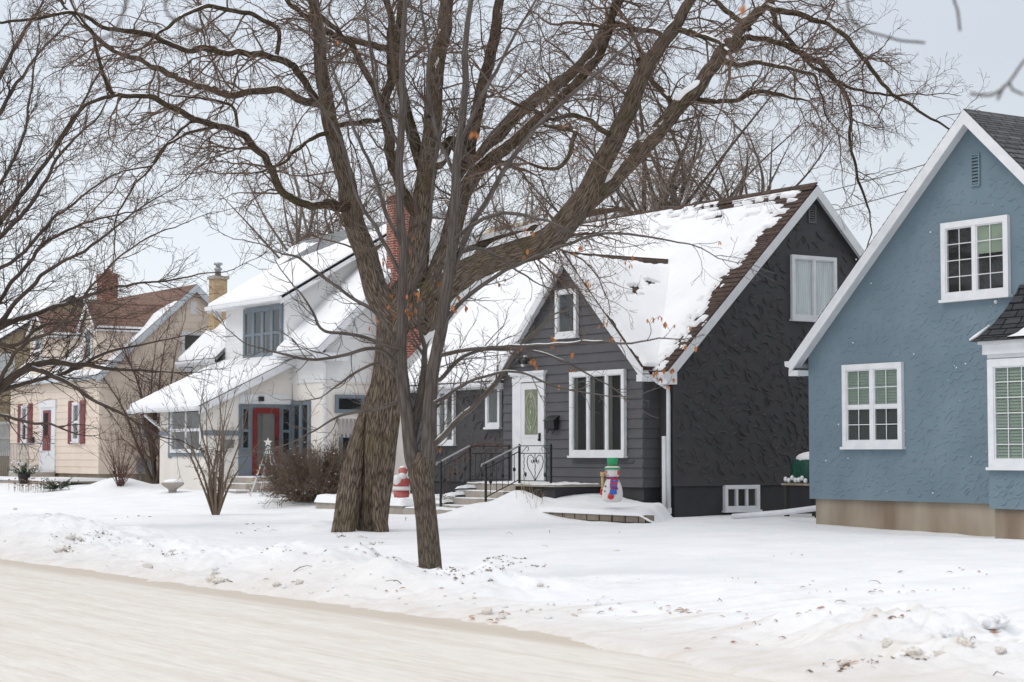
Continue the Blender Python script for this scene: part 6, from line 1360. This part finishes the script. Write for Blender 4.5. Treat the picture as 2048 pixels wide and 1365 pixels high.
def across_the_street():  # unseen trees and houses, added so the window panes have something to mirror
    G = 'bare trees on the near side of the street'; sp = [(1.6, 1.8, (25, 65), .03, 7, .22, .02, .15), (2.2, .9, (30, 65), 5, .22, 0, .008, 3)]
    for i, (x, y, lab) in enumerate(((-54, -3.5, 'bare street tree across the road mirrored in the blue house windows'), (-71, -4, 'bare street tree across the road mirrored in the dark house windows'), (-86, -4.5, 'farthest bare street tree across the road seen only in window reflections'))):
        random_tree('street_tree', (x, y, .05), 12, 5, lab, 'tree', 131+i, sp, M['bark'], M['twigd'], G, 8, .28, .28)
    h = thing('house', (-66, -22, 0), 'brown brick house across the road seen only in window reflections', 'house')
    m = MB(); gable_box(m, 'X', -76, -56, -28, -17, -22.5, 0, 5.2, 9.5); m.build('wall', M['brickr'], h)
    m = MB(); m.slab([(-76.4, -16.6, 5.0), (-55.6, -16.6, 5.0), (-55.6, -22.5, 9.7), (-76.4, -22.5, 9.7)], .15); m.slab([(-76.4, -28.4, 5.0), (-55.6, -28.4, 5.0), (-55.6, -22.5, 9.7), (-76.4, -22.5, 9.7)], .15); m.build('roof', M['shbrown'], h)
    h = thing('house', (-89, -22, 0), 'grey house across the road seen only in the dark house window reflections', 'house')
    m = MB(); gable_box(m, 'X', -99, -80, -28, -17, -22.5, 0, 5.0, 9.2); m.build('wall', M['darks'], h)
    m = MB(); m.slab([(-99.4, -16.6, 4.8), (-79.6, -16.6, 4.8), (-79.6, -22.5, 9.4), (-99.4, -22.5, 9.4)], .15); m.slab([(-99.4, -28.4, 4.8), (-79.6, -28.4, 4.8), (-79.6, -22.5, 9.4), (-99.4, -22.5, 9.4)], .15); m.build('roof', M['shgray'], h)
across_the_street()

def other_trees():
    far = lambda d: [(1.7, 1.8, (30, 75), .030, 8, .34, .0, .15), (2.3, .95, (35, 70), 6, .32, -.01, .0062, 3), (3.2, .45, (35, 70), 4, .30, 0, .0044, 3)]
    def at(px, D): p = atD(px, 910, D); return (p[0], p[1], .2)
    G = 'bare trees behind the houses'
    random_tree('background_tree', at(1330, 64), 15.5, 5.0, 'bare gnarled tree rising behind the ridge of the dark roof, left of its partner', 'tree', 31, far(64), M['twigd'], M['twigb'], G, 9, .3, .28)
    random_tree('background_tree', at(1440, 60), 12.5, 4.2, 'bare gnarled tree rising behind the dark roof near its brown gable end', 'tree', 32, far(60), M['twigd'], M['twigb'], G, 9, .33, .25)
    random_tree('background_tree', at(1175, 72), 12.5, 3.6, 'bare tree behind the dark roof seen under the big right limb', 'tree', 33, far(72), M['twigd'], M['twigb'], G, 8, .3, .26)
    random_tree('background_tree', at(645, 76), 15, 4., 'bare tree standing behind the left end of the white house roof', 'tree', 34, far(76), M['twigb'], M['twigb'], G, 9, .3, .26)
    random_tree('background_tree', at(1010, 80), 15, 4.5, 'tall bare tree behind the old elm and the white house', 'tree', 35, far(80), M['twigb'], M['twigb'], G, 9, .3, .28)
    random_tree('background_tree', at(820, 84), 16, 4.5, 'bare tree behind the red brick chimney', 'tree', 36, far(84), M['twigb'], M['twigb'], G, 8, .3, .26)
    # left street tree with its trunk outside the frame
    b = atD(-330, 1060, 37.); b[2] = gz(b[0], b[1])
    t = thing('street_tree', b, 'dark bare street tree whose branches sweep in from the left edge', 'tree'); D0 = 37.
    tr = pxlimb([(-330, 1080, 80, 0), (-325, 980, 70, 0), (-315, 880, 66, 0), (-305, 820, 60, 0)], D0, .05); solid_limb('trunk', tr, M['bark'], t, 40, .09, 1)
    S = [
     [(-300, 860, 40, 0), (-200, 850, 34, 0), (-100, 820, 30, 0), (-20, 790, 26, 0), (30, 750, 22, .1), (90, 728, 18, .2), (160, 728, 13, .3), (240, 738, 8, .4), (330, 745, 4, .5)],
     [(60, 738, 15, .1), (120, 760, 12, -.2), (190, 800, 10, -.4), (250, 830, 7, -.5), (320, 870, 4, -.6)],
     [(-20, 790, 14, 0), (60, 765, 12, .3), (130, 745, 10, .6), (200, 712, 8, .9), (290, 690, 5, 1.1)],
     [(-60, 800, 12, 0), (20, 835, 9, -.3), (80, 850, 7, -.5)],
     [(-300, 840, 36, .1), (-180, 760, 30, .2), (-80, 700, 26, .3), (0, 655, 20, .4), (70, 628, 14, .5), (150, 600, 10, .6), (240, 575, 7, .8), (340, 560, 5, 1), (450, 545, 2.5, 1.1)],
     [(-40, 680, 14, .3), (30, 690, 10, .1), (90, 650, 8, 0), (170, 640, 5, -.1)],
     [(-20, 665, 14, .4), (40, 600, 12, .2), (100, 545, 10, 0), (170, 500, 8, -.3), (260, 430, 5, -.6), (330, 390, 3, -.8)],
     [(-300, 830, 34, .3), (-200, 720, 28, .5), (-110, 600, 24, .8), (-40, 500, 20, 1.), (20, 420, 15, 1.2), (90, 330, 11, 1.4), (150, 240, 8, 1.6), (200, 150, 5, 1.8)],
     [(-60, 530, 14, 1.), (10, 470, 12, .8), (80, 380, 10, .6), (130, 300, 8, .4), (200, 230, 5, .2)],
     [(-130, 620, 14, .8), (-50, 560, 12, .6), (30, 520, 10, .4), (110, 440, 8, .2), (200, 370, 5, 0), (270, 330, 3, -.2)],
     [(-300, 820, 34, 0), (-240, 680, 28, -.3), (-180, 520, 24, -.6), (-110, 380, 20, -.9), (-50, 260, 16, -1.2), (0, 150, 12, -1.4), (60, 50, 8, -1.6), (100, -30, 5, -1.8)],
     [(-100, 360, 14, -1), (-40, 290, 12, -1.2), (20, 190, 10, -1.4), (70, 120, 7, -1.5), (140, 40, 4, -1.6)],
     [(-60, 700, 14, .3), (30, 560, 11, .6), (90, 480, 9, .9), (190, 440, 6, 1.2), (280, 420, 3, 1.4)],
     [(-20, 780, 12, 0), (40, 700, 10, -.4), (110, 660, 8, -.8), (200, 560, 6, -1.2), (290, 480, 4, -1.5), (380, 440, 2.5, -1.7)],
     [(-80, 460, 12, .9), (-10, 380, 10, 1.3), (40, 280, 8, 1.6), (60, 180, 6, 1.9), (80, 80, 4, 2.)],
    ]
    limbs = []
    for i, l in enumerate(S): l = snap(l, D0, limbs+[tr]); pr = pxlimb(l, D0, .07, .07, i+90, .74); limbs.append(pr); solid_limb('limb', pr, M['twigd'], t, 12, .05, i)
    limb_snow('snow_lining', t, limbs, .02, 4, .86)
    crown('twigs', t, limbs, 61, [(4.0, 1.4, (20, 55), .013, 8, .15, .03, .2), (5.0, .75, (25, 55), 6, .17, .02, .0034, 4), (6.0, .34, (25, 60), 4, .18, .01, .0027, 3)], M['twigd'])
    # multi stem small tree before the cream house
    def clump(nm, px, py, D0, stems, lab, cat, seed, spec, bm, tm, H, W, r0, nst, group=None, trunks=None):
        b = hit(px, py, 30, 90) if D0 is None else atD(px, py, D0); b[2] = gz(b[0], b[1]); D = float((b-CAM)@FW); t = thing(nm, b, lab, cat, group); rs = np.random.RandomState(seed); limbs = []
        for i in range(nst):
            a = 2*math.pi*(i+rs.rand()*.7)/nst; o = W*rs.uniform(.25, 1)*(.55 if i % 3 == 0 else 1); h = H*rs.uniform(.72, 1.05)*(1-.25*(o/W)**2); d = np.array([math.cos(a), math.sin(a), 0]); st = b+d*.12*rs.rand()*W*.4
            pts = [tuple(st+np.array([0, 0, -.1]))+(r0*rs.uniform(.7, 1.1),)]
            for f in (.3, .6, 1.): pts.append(tuple(st+d*o*f**1.15+np.array([0, 0, h*f])+rs.randn(3)*.05*H*f)+(r0*(1-.9*f)*.9,))
            pr = catmull(pts, .07); limbs.append(pr); solid_limb('stem', pr, bm, t, 8, .04, i)
        crown('twigs', t, limbs, seed+7, spec, tm); return t, limbs
    clump('multi_stem_tree', 312, 968, None, 0, 'leafless many stemmed small tree before the cream gable wall', 'tree', 71, [(3.6, 1.3, (20, 45), .015, 7, .14, .08, .12), (4.0, .7, (25, 50), 5, .16, .05, .0045, 4), (4.4, .34, (25, 55), 3, .15, .03, .0034, 3)], M['twigd'], M['twigr'], 5.8, 3.1, .065, 11)
    clump('lilac_shrub', 432, 1030, None, 0, 'open vase shaped bare shrub on the lawn before the white porch', 'shrub', 72, [(4.2, .62, (15, 45), .010, 6, .14, .08, .15), (4.6, .30, (20, 50), 4, .16, .06, .0036, 4), (5.5, .10, (20, 50), 2, .1, .05, .0042, 3)], M['twigt'], M['twigt'], 3.2, 1.35, .036, 15)
    clump('red_stem_shrub', 240, 972, None, 0, 'low shrub of thin reddish stems against the cream foundation', 'shrub', 73, [(4, .5, (15, 40), .007, 5, .12, .1, .1), (4, .3, (25, 50), 3, .12, .05, .003, 3)], M['twigr'], M['twigr'], 1.7, 1.15, .014, 30)
    # dense rounded bush
    b = hit(628, 1003, 30, 80); b[2] = gz(b[0], b[1]); rs = np.random.RandomState(5); t = thing('rounded_bush', b, 'dense round brown twiggy bush beside the old trunk', 'shrub')
    n = 150; a = rs.rand(n)*6.28; el = np.arccos(rs.rand(n)*.93); D = np.stack([np.cos(a)*np.sin(el), np.sin(a)*np.sin(el), np.cos(el)+.15], 1); S = b+np.stack([rs.randn(n)*.3, rs.randn(n)*.3, np.zeros(n)], 1)
    L = 1.5*rs.uniform(.75, 1.05, n)*(1-.0*el); P, Rr = shoots(S, unit(D), L, np.full(n, .013), rs, 6, .10, .02, .006)
    out = [(P, Rr, 5)]
    for lv in ((9, .44, (20, 50), 4, .18, .04, .0045, 3), (11, .20, (25, 55), 3, .2, .03, .0032, 3), (5, .1, (30, 60), 2, .2, 0, .003, 3)):
        S, D, L, r = children(P, Rr, rs, lv[0], lv[1], .45, lv[2], .3, .7); P, Rr = shoots(S, D, L, r, rs, lv[3], lv[4], lv[5], lv[6]); out.append((P, Rr, lv[7]))
    o = polys_mesh('twigs', out, M['twigt'], t); o['kind'] = 'stuff'
    m = MB(); rr = random.Random(2); tips = out[1][0][:, -1]
    for i in range(40): p = tips[rr.randrange(len(tips))]; m.ball(tuple(p), rr.uniform(.010, .026), 0, 6, (1.3, 1, .6))
    build_pieces(m, 'snow_tuft', M['snow'], t)
    # small vine on the stair rail
    b = np.array([-36.5, 22.9, .9]); t = thing('dry_vine', b, 'rusty dry vine tangled on the left porch railing', 'vine'); rs = np.random.RandomState(8)
    pts = catmull([(-36.2, 22.0, .6, .008), (-36.4, 22.4, 1.3, .008), (-36.52, 22.95, 1.75, .008), (-36.52, 23.5, 1.85, .007), (-36.5, 24.0, 1.8, .005)], .05)
    solid_limb('vine_stem', pts, M['twigr'], t, 6, 0, 0); crown('twigs', t, [pts], 3, [(14, .35, (20, 80), .005, 6, .3, -.08, 0), (9, .15, (30, 60), 3, .3, -.05, .003, 3)], M['twigr'])
    m = MB(); rr = random.Random(6)
    for _ in range(150):
        q = pts[rr.randrange(len(pts))][:3]+np.array([rr.gauss(0, .08), rr.gauss(0, .08), rr.gauss(-.05, .09)]); m.face([q, q+np.array([rr.uniform(-.03, .03), rr.uniform(-.02, .02), -.04]), q+np.array([rr.uniform(-.05, .05), .01, -.02])])
    m.build('dry_leaves', M['leafb'], t)
    # near tree whose branch hangs over the view
    b = np.array([.9, 1.0, .1]); t = thing('overhanging_tree', b, 'tree beside the photographer with blurred twigs hanging into the top of the view', 'tree')
    tr = catmull([(.9, 1., -.1, .15), (.85, 1., 1.5, .13), (.6, 1.2, 2.7, .11)], .06); solid_limb('trunk', tr, M['barky'], t, 28, .07, 2)
    br = catmull([(.6, 1.2, 2.7, .08), (-.6, 2.2, 3.4, .05), (-2.2, 3.5, 3.75, .035), (-3.6, 3.6, 3.65, .025), (-5., 2.7, 3.5, .018), (-6.2, 1.9, 3.4, .01)], .05); solid_limb('branch', br, M['barks'], t, 12, .03, 1)
    tw = []
    def hang(pts, D):
        A = [];
        for x, y, w in pts: q = atD(x, y, D); A.append((q[0], q[1], q[2], w*.23*D/F))
        pr = catmull(A, .02); tw.append(pr); solid_limb('twig', pr, M['twigd'], t, 6, 0, 1)
    hang([(2300, -60, 16), (2160, 30, 12), (2060, 110, 10), (2018, 165, 10), (1985, 190, 8), (1940, 188, 5)], 5.2)
    hang([(2018, 165, 8), (2025, 180, 7), (2048, 190, 5)], 5.2); hang([(2008, 172, 6), (1995, 200, 4)], 5.2)
    hang([(1920, -120, 10), (1905, -20, 8), (1915, 20, 7), (1920, 62, 5)], 5.6); hang([(1480, -140, 9), (1486, -30, 6), (1487, 8, 5)], 7.); hang([(1700, -150, 9), (1700, 30, 6), (1780, 76, 5), (1850, 86, 4)], 6.)
    hang([(300, -120, 10), (262, -20, 8), (232, 60, 7), (200, 78, 6), (170, 70, 4)], 4.8); hang([(420, -140, 9), (330, 10, 7), (405, 62, 6), (460, 72, 5)], 5.4)
    hang([(1130, -150, 9), (1040, 100, 6), (975, 230, 5), (948, 262, 4)], 8.0); hang([(760, -150, 10), (800, 250, 6), (835, 430, 5), (842, 460, 4)], 7.)
    hang([(700, -150, 9), (650, 60, 6), (640, 210, 4), (655, 235, 3)], 6.5)
    m = MB(); rr = random.Random(1)
    for x, y, D, n, s in ((948, 262, 8., 2, .8), (1487, 8, 7, 2, .8)):
        for k in range(n):
            p = atD(x+rr.uniform(-4, 4), y, D); L = .055*s; a = rr.uniform(0, 6); dr = unit(np.array([math.cos(a)*.4, math.sin(a)*.4, -1.])); sd = RT*L*.25; m.face([p, p+dr*L*.45+sd, p+dr*L, p+dr*L*.5-sd])
    m.build('dry_leaves', M['leaf'], t)
other_trees()

# ------------------------------------------------------------------ litter on the snow
def litter():
    rr = random.Random(12)
    def leaf_mesh(seed):
        q = random.Random(seed); m = MB(); L = .034; n = 6; c = q.uniform(.02, .22)
        up = []; dn = []
        for i in range(n+1):
            t = i/n; w = .30*L*math.sin(math.pi*t)**.8*(1-.3*t); z = c*L*math.sin(math.pi*t)+.006; up.append((L*(t-.5)*2, w, z+w*.6)); dn.append((L*(t-.5)*2, -w, z+w*.4))
        for i in range(n): m.face([(L*(i/n-.5)*2, 0, c*L*math.sin(math.pi*i/n)+.005), (L*((i+1)/n-.5)*2, 0, c*L*math.sin(math.pi*(i+1)/n)+.005), up[i+1], up[i]]); m.face([dn[i], dn[i+1], (L*((i+1)/n-.5)*2, 0, c*L*math.sin(math.pi*(i+1)/n)+.005), (L*(i/n-.5)*2, 0, c*L*math.sin(math.pi*i/n)+.005)])
        return m
    protos = [leaf_mesh(i).build('fallen_leaf', M['leaf' if i % 2 else 'leafb']) for i in range(4)]
    for p in protos: tag(p, 'dry curled brown leaf lying on the snow', 'leaf', 'dry leaves scattered on the snow')
    pos = []
    for px, py, n, sx, sy in ((1345, 1220, 11, 28, 7), (1370, 1225, 6, 20, 5), (1480, 1160, 4, 60, 8), (1640, 1182, 7, 60, 12), (1790, 1180, 8, 60, 10), (1900, 1178, 4, 60, 6), (1920, 1145, 7, 80, 6), (1620, 1225, 6, 50, 9), (1800, 1228, 6, 60, 8), (1500, 1235, 5, 60, 10), (1560, 1290, 6, 120, 16), (1700, 1335, 8, 50, 10), (1200, 1215, 10, 130, 22), (1000, 1225, 8, 80, 10), (980, 1240, 5, 40, 6), (800, 1195, 7, 120, 20), (600, 1160, 6, 120, 20), (1975, 1270, 4, 30, 12), (1080, 1140, 5, 80, 15), (1540, 1110, 4, 60, 8), (300, 1120, 5, 140, 18), (700, 1090, 6, 60, 20)):
        for _ in range(n): pos.append((px+rr.gauss(0, sx*.6), py+rr.gauss(0, sy*.6)))
    first = set(); 
    for i, (x, y) in enumerate(pos):
        p = hit(min(max(x, 5), 2040), y, 11, 45); k = rr.randrange(4); o = protos[k] if k not in first else protos[k].copy()
        if k in first: C.objects.link(o)
        first.add(k); s = rr.uniform(.6, 1.25); o.location = (p[0], p[1], gz(p[0], p[1])+.004); o.rotation_euler = (rr.uniform(-.35, .35), rr.uniform(-.25, .25), rr.uniform(0, 6.28)); o.scale = (s, s, s)
    def clod_mesh(seed):
        m = MB(); m.ball((0, 0, .35), 1, 0, 16, (1.1, .9, .75)); v = []
        for p in m.v: q = Vector(p); f = 1+.6*mnoise.noise(q*1.3+Vector((seed*9, 0, 0)))+.4*mnoise.noise(q*3.3+Vector((seed*5, 3, 0))); v.append((q.x*f, q.y*f, q.z*f))
        m.v = v; return m
    cps = [clod_mesh(i).build('snow_lump', M['clod'] if i < 3 else M['snow']) for i in range(5)]
    for i, p in enumerate(cps): tag(p, 'dirty grey brown lump of ice thrown up by the plough' if i < 3 else 'clean white lump of ploughed snow on the bank', 'snow lump', 'dirty ice lumps on the snowbank' if i < 3 else 'white snow lumps on the snowbank')
    used = set(); L = [(430, 1140, .05), (424, 1162, .10), (440, 1165, .10), (432, 1150, .07), (553, 1172, .075), (570, 1176, .05), (598, 1168, .085), (975, 1228, .075), (1003, 1238, .06), (1232, 1103, .055), (1080, 1172, .06), (118, 1104, .09), (130, 1100, .07), (345, 1105, .10), (296, 1136, .09), (140, 1078, .1), (1196, 1212, .05), (1096, 1238, .05), (1010, 1216, .04), (742, 1090, .06), (30, 1020, .08), (1905, 1275, .12), (1930, 1290, .10), (1880, 1310, .06), (1775, 1290, .09), (1830, 1310, .11), (1850, 1322, .07), (2000, 1300, .07), (1690, 1330, .06), (1990, 1255, .16), (1660, 1320, .05), (710, 1058, .07), (720, 1075, .06), (160, 1078, .07)]
    for _ in range(46): L.append((rr.uniform(0, 1300), None, rr.uniform(.012, .036)))
    for x, y, s in L:
        if y is None: y = 1085+.125*x*.9+rr.uniform(-45, 35)
        p = hit(x, y, 11, 50); k = rr.randrange(3) if rr.random() < .45 or s > .05 else 3+rr.randrange(2); 
        if s > .11: k = 3
        o = cps[k] if k not in used else cps[k].copy()
        if k in used: C.objects.link(o)
        used.add(k); o.location = (p[0], p[1], gz(p[0], p[1])-.1*s); s *= .72; o.scale = (s, s*rr.uniform(.7, 1.1), s*rr.uniform(.6, .95)); o.rotation_euler = (0, 0, rr.uniform(0, 6.28))
    for k, o in enumerate(cps):
        if k not in used: bpy.data.objects.remove(o)
    # crumbs of soil and leaf litter where the plough scraped the verge
    m = MB()
    for px, py, sx, sy, n in ((920, 1143, 60, 7, 170), (1000, 1128, 45, 9, 90), (985, 1118, 30, 4, 50), (150, 1078, 45, 7, 130), (190, 1066, 30, 5, 50), (122, 1102, 20, 6, 60), (335, 1105, 22, 7, 60), (225, 1080, 26, 5, 40), (430, 1160, 10, 10, 20), (270, 1035, 30, 5, 40), (740, 1090, 20, 4, 30), (1790, 1318, 60, 9, 70), (1680, 1335, 20, 10, 26), (30, 1022, 16, 6, 20), (500, 1060, 120, 12, 60), (660, 1110, 120, 16, 60), (690, 1072, 22, 6, 40)):
        for _ in range(int(n*.75)):
            p = hit(min(max(px+rr.gauss(0, sx*.6), 2), 2046), py+rr.gauss(0, sy*.6), 11, 45) if _ % 9 == 0 else p+np.array([rr.gauss(0, .055), rr.gauss(0, .055), 0]); z = gz(p[0], p[1])
            s = .005+.028*rr.random()**2; a = rr.uniform(0, 6.28); c, q = math.cos(a)*s, math.sin(a)*s
            m.face([(p[0]+c, p[1]+q, z+.003), (p[0]-q*.6, p[1]+c*.6, z+s*.8), (p[0]-c, p[1]-q, z+.003)]); m.face([(p[0]+c, p[1]+q, z+.003), (p[0]-c, p[1]-q, z+.003), (p[0]+q*.6, p[1]-c*.6, z+s*.5)])
    o = m.build('soil_crumbs', M['soil'], uv=False); tag(o, 'crumbs of soil and leaf litter scraped onto the snowbank', kind='stuff')
    # dry sticks
    pr = [MB() for _ in range(3)]
    for i, m in enumerate(pr): m.tube([(-.09, 0, .01), (-.02, .01*i, .03+.01*i), (.05, 0, .03), (.10, .02, .01)], [.004, .004, .003, .002], 5)
    os_ = [m.build('fallen_twig', M['twigd'], uv=False) for m in pr]
    for i, o in enumerate(os_): tag(o, 'short dark twig lying on the snow', 'twig', 'broken twigs on the snow')
    for i, (x, y, s) in enumerate(((1098, 1066, 1.2), (1018, 1069, .7), (790, 1170, 1.1), (605, 1142, 1.2), (1240, 1067, .6), (1440, 1205, .8), (1680, 1205, .8), (1750, 1168, .8), (810, 1042, 1.3), (1510, 1250, .7), (1090, 1095, .6), (1992, 1355, .9), (100, 1025, 1.6))):
        o = os_[i] if i < 3 else os_[i % 3].copy()
        if i >= 3: C.objects.link(o)
        p = hit(x, y, 11, 45); o.location = (p[0], p[1], gz(p[0], p[1])+.003); o.scale = (s, s, s); o.rotation_euler = (rr.uniform(-.2, .2), rr.uniform(-.4, .1), rr.uniform(0, 6.28))
    # weed stalks poking through the drift by the steps
    t = thing('dry_stalks', (-33.6, 22.4, .8), 'thin dry flower stalks poking out of the drift beside the steps', 'plant'); m = MB()
    for _ in range(34):
        x = -33.4+rr.gauss(0, .38); y = 22.35+rr.gauss(0, .15); z = gz(x, y)-.02; a = rr.uniform(0, 6.28); H = rr.uniform(.12, .42); l = rr.uniform(.02, .2)
        m.tube([(x, y, z), (x+l*.4*math.cos(a), y+l*.4*math.sin(a), z+H*.7), (x+l*math.cos(a), y+l*math.sin(a), z+H*(.95-l))], [.004, .003, .002], 4)
    build_pieces(m, 'stalk', M['grass'], t)
    xs = np.linspace(-60, 8, 200); ys = np.linspace(-14, -.2, 60); X, Y = np.meshgrid(xs, ys, indexing='ij'); Z = .12*sm(-.2, -1.0, Y)-.04+.05*fbm(X*.6, Y*.6)+.03*fbm(X*2, Y*2)
    o = fast_mesh('near_verge', np.stack([X, Y, Z], -1).reshape(-1, 3), grid_faces(200, 60), M['snow']); tag(o, 'snowy verge on the near side of the street', kind='structure')
litter()

# ------------------------------------------------------------------ light, sky, camera
sc = bpy.context.scene
W = bpy.data.worlds.new('World'); sc.world = W; W.use_nodes = True; nt = W.node_tree
bg = nt.nodes['Background']; sky = nt.nodes.new('ShaderNodeTexSky'); sky.sky_type = 'NISHITA'; sky.sun_disc = False
SE, SA = R(52), math.atan2(-.15, -.98)          # sun behind the camera's left shoulder, veiled by cloud
sky.sun_elevation = SE; sky.sun_rotation = SA; sky.air_density = 1.0; sky.dust_density = 3.0; sky.altitude = 200
# veil of cloud: pale at the horizon, a little deeper blue grey higher up and to the north
tc = nt.nodes.new('ShaderNodeTexCoord'); sx = nt.nodes.new('ShaderNodeSeparateXYZ'); nt.links.new(tc.outputs['Generated'], sx.inputs[0])
cr = nt.nodes.new('ShaderNodeValToRGB'); e = cr.color_ramp.elements
e[0].position = 0.; e[0].color = (.84, .868, .90, 1); e[1].position = 1.; e[1].color = (1., 1., 1., 1)
for p_, c_ in ((.07, (.81, .85, .895)), (.20, (.67, .72, .785)), (.32, (.67, .725, .80)), (.6, (.92, .94, .98))): q = e.new(p_); q.color = (*c_, 1)
nt.links.new(sx.outputs['Z'], cr.inputs[0])
my = nt.nodes.new('ShaderNodeMapRange'); my.inputs[1].default_value = .50; my.inputs[2].default_value = .80; my.inputs[3].default_value = 1.; my.inputs[4].default_value = .86; nt.links.new(sx.outputs['Y'], my.inputs[0])
cn = nt.nodes.new('ShaderNodeTexNoise'); cn.inputs['Scale'].default_value = 2.2; cn.inputs['Detail'].default_value = 4; nt.links.new(tc.outputs['Generated'], cn.inputs['Vector'])
cm = nt.nodes.new('ShaderNodeMapRange'); cm.inputs[3].default_value = 9.0*.93; cm.inputs[4].default_value = 9.0*1.07; nt.links.new(cn.outputs[0], cm.inputs[0])
k1 = nt.nodes.new('ShaderNodeMath'); k1.operation = 'MULTIPLY'; nt.links.new(my.outputs[0], k1.inputs[0]); nt.links.new(cm.outputs[0], k1.inputs[1])
sc_ = nt.nodes.new('ShaderNodeVectorMath'); sc_.operation = 'SCALE'; nt.links.new(cr.outputs[0], sc_.inputs[0]); nt.links.new(k1.outputs[0], sc_.inputs['Scale'])
mx = nt.nodes.new('ShaderNodeMixRGB'); mx.inputs[0].default_value = .88; nt.links.new(sc_.outputs[0], mx.inputs[2])
nt.links.new(sky.outputs[0], mx.inputs[1]); nt.links.new(mx.outputs[0], bg.inputs[0]); bg.inputs[1].default_value = .12
sd = bpy.data.lights.new('sun', 'SUN'); sd.energy = .75; sd.angle = R(25); sd.color = (1, .965, .92)
so = bpy.data.objects.new('sun', sd); C.objects.link(so); so.location = (0, 0, 30)
v = Vector((math.sin(SA)*math.cos(SE), math.cos(SA)*math.cos(SE), math.sin(SE))); so.rotation_euler = v.to_track_quat('Z', 'Y').to_euler()
cd = bpy.data.cameras.new('camera'); cam = bpy.data.objects.new('camera', cd); C.objects.link(cam); sc.camera = cam
cd.sensor_width = 36; cd.lens = 36*F/2048; cd.clip_end = 3000; cd.clip_start = .1
from mathutils import Matrix
m3 = Matrix((RT.tolist(), UP.tolist(), (-FW).tolist())).transposed(); cam.matrix_world = Matrix.Translation(CAM.tolist()) @ m3.to_4x4()
cd.dof.use_dof = True; cd.dof.focus_distance = 38; cd.dof.aperture_fstop = 4.
sc.view_settings.view_transform = 'Standard'; sc.view_settings.look = 'None'; sc.view_settings.exposure = .13; sc.view_settings.gamma = 1
sc.render.engine = 'CYCLES'; cy = sc.cycles; cy.max_bounces = 6; cy.diffuse_bounces = 3; cy.transparent_max_bounces = 8; cy.use_denoising = True; cy.caustics_reflective = False; cy.caustics_refractive = False
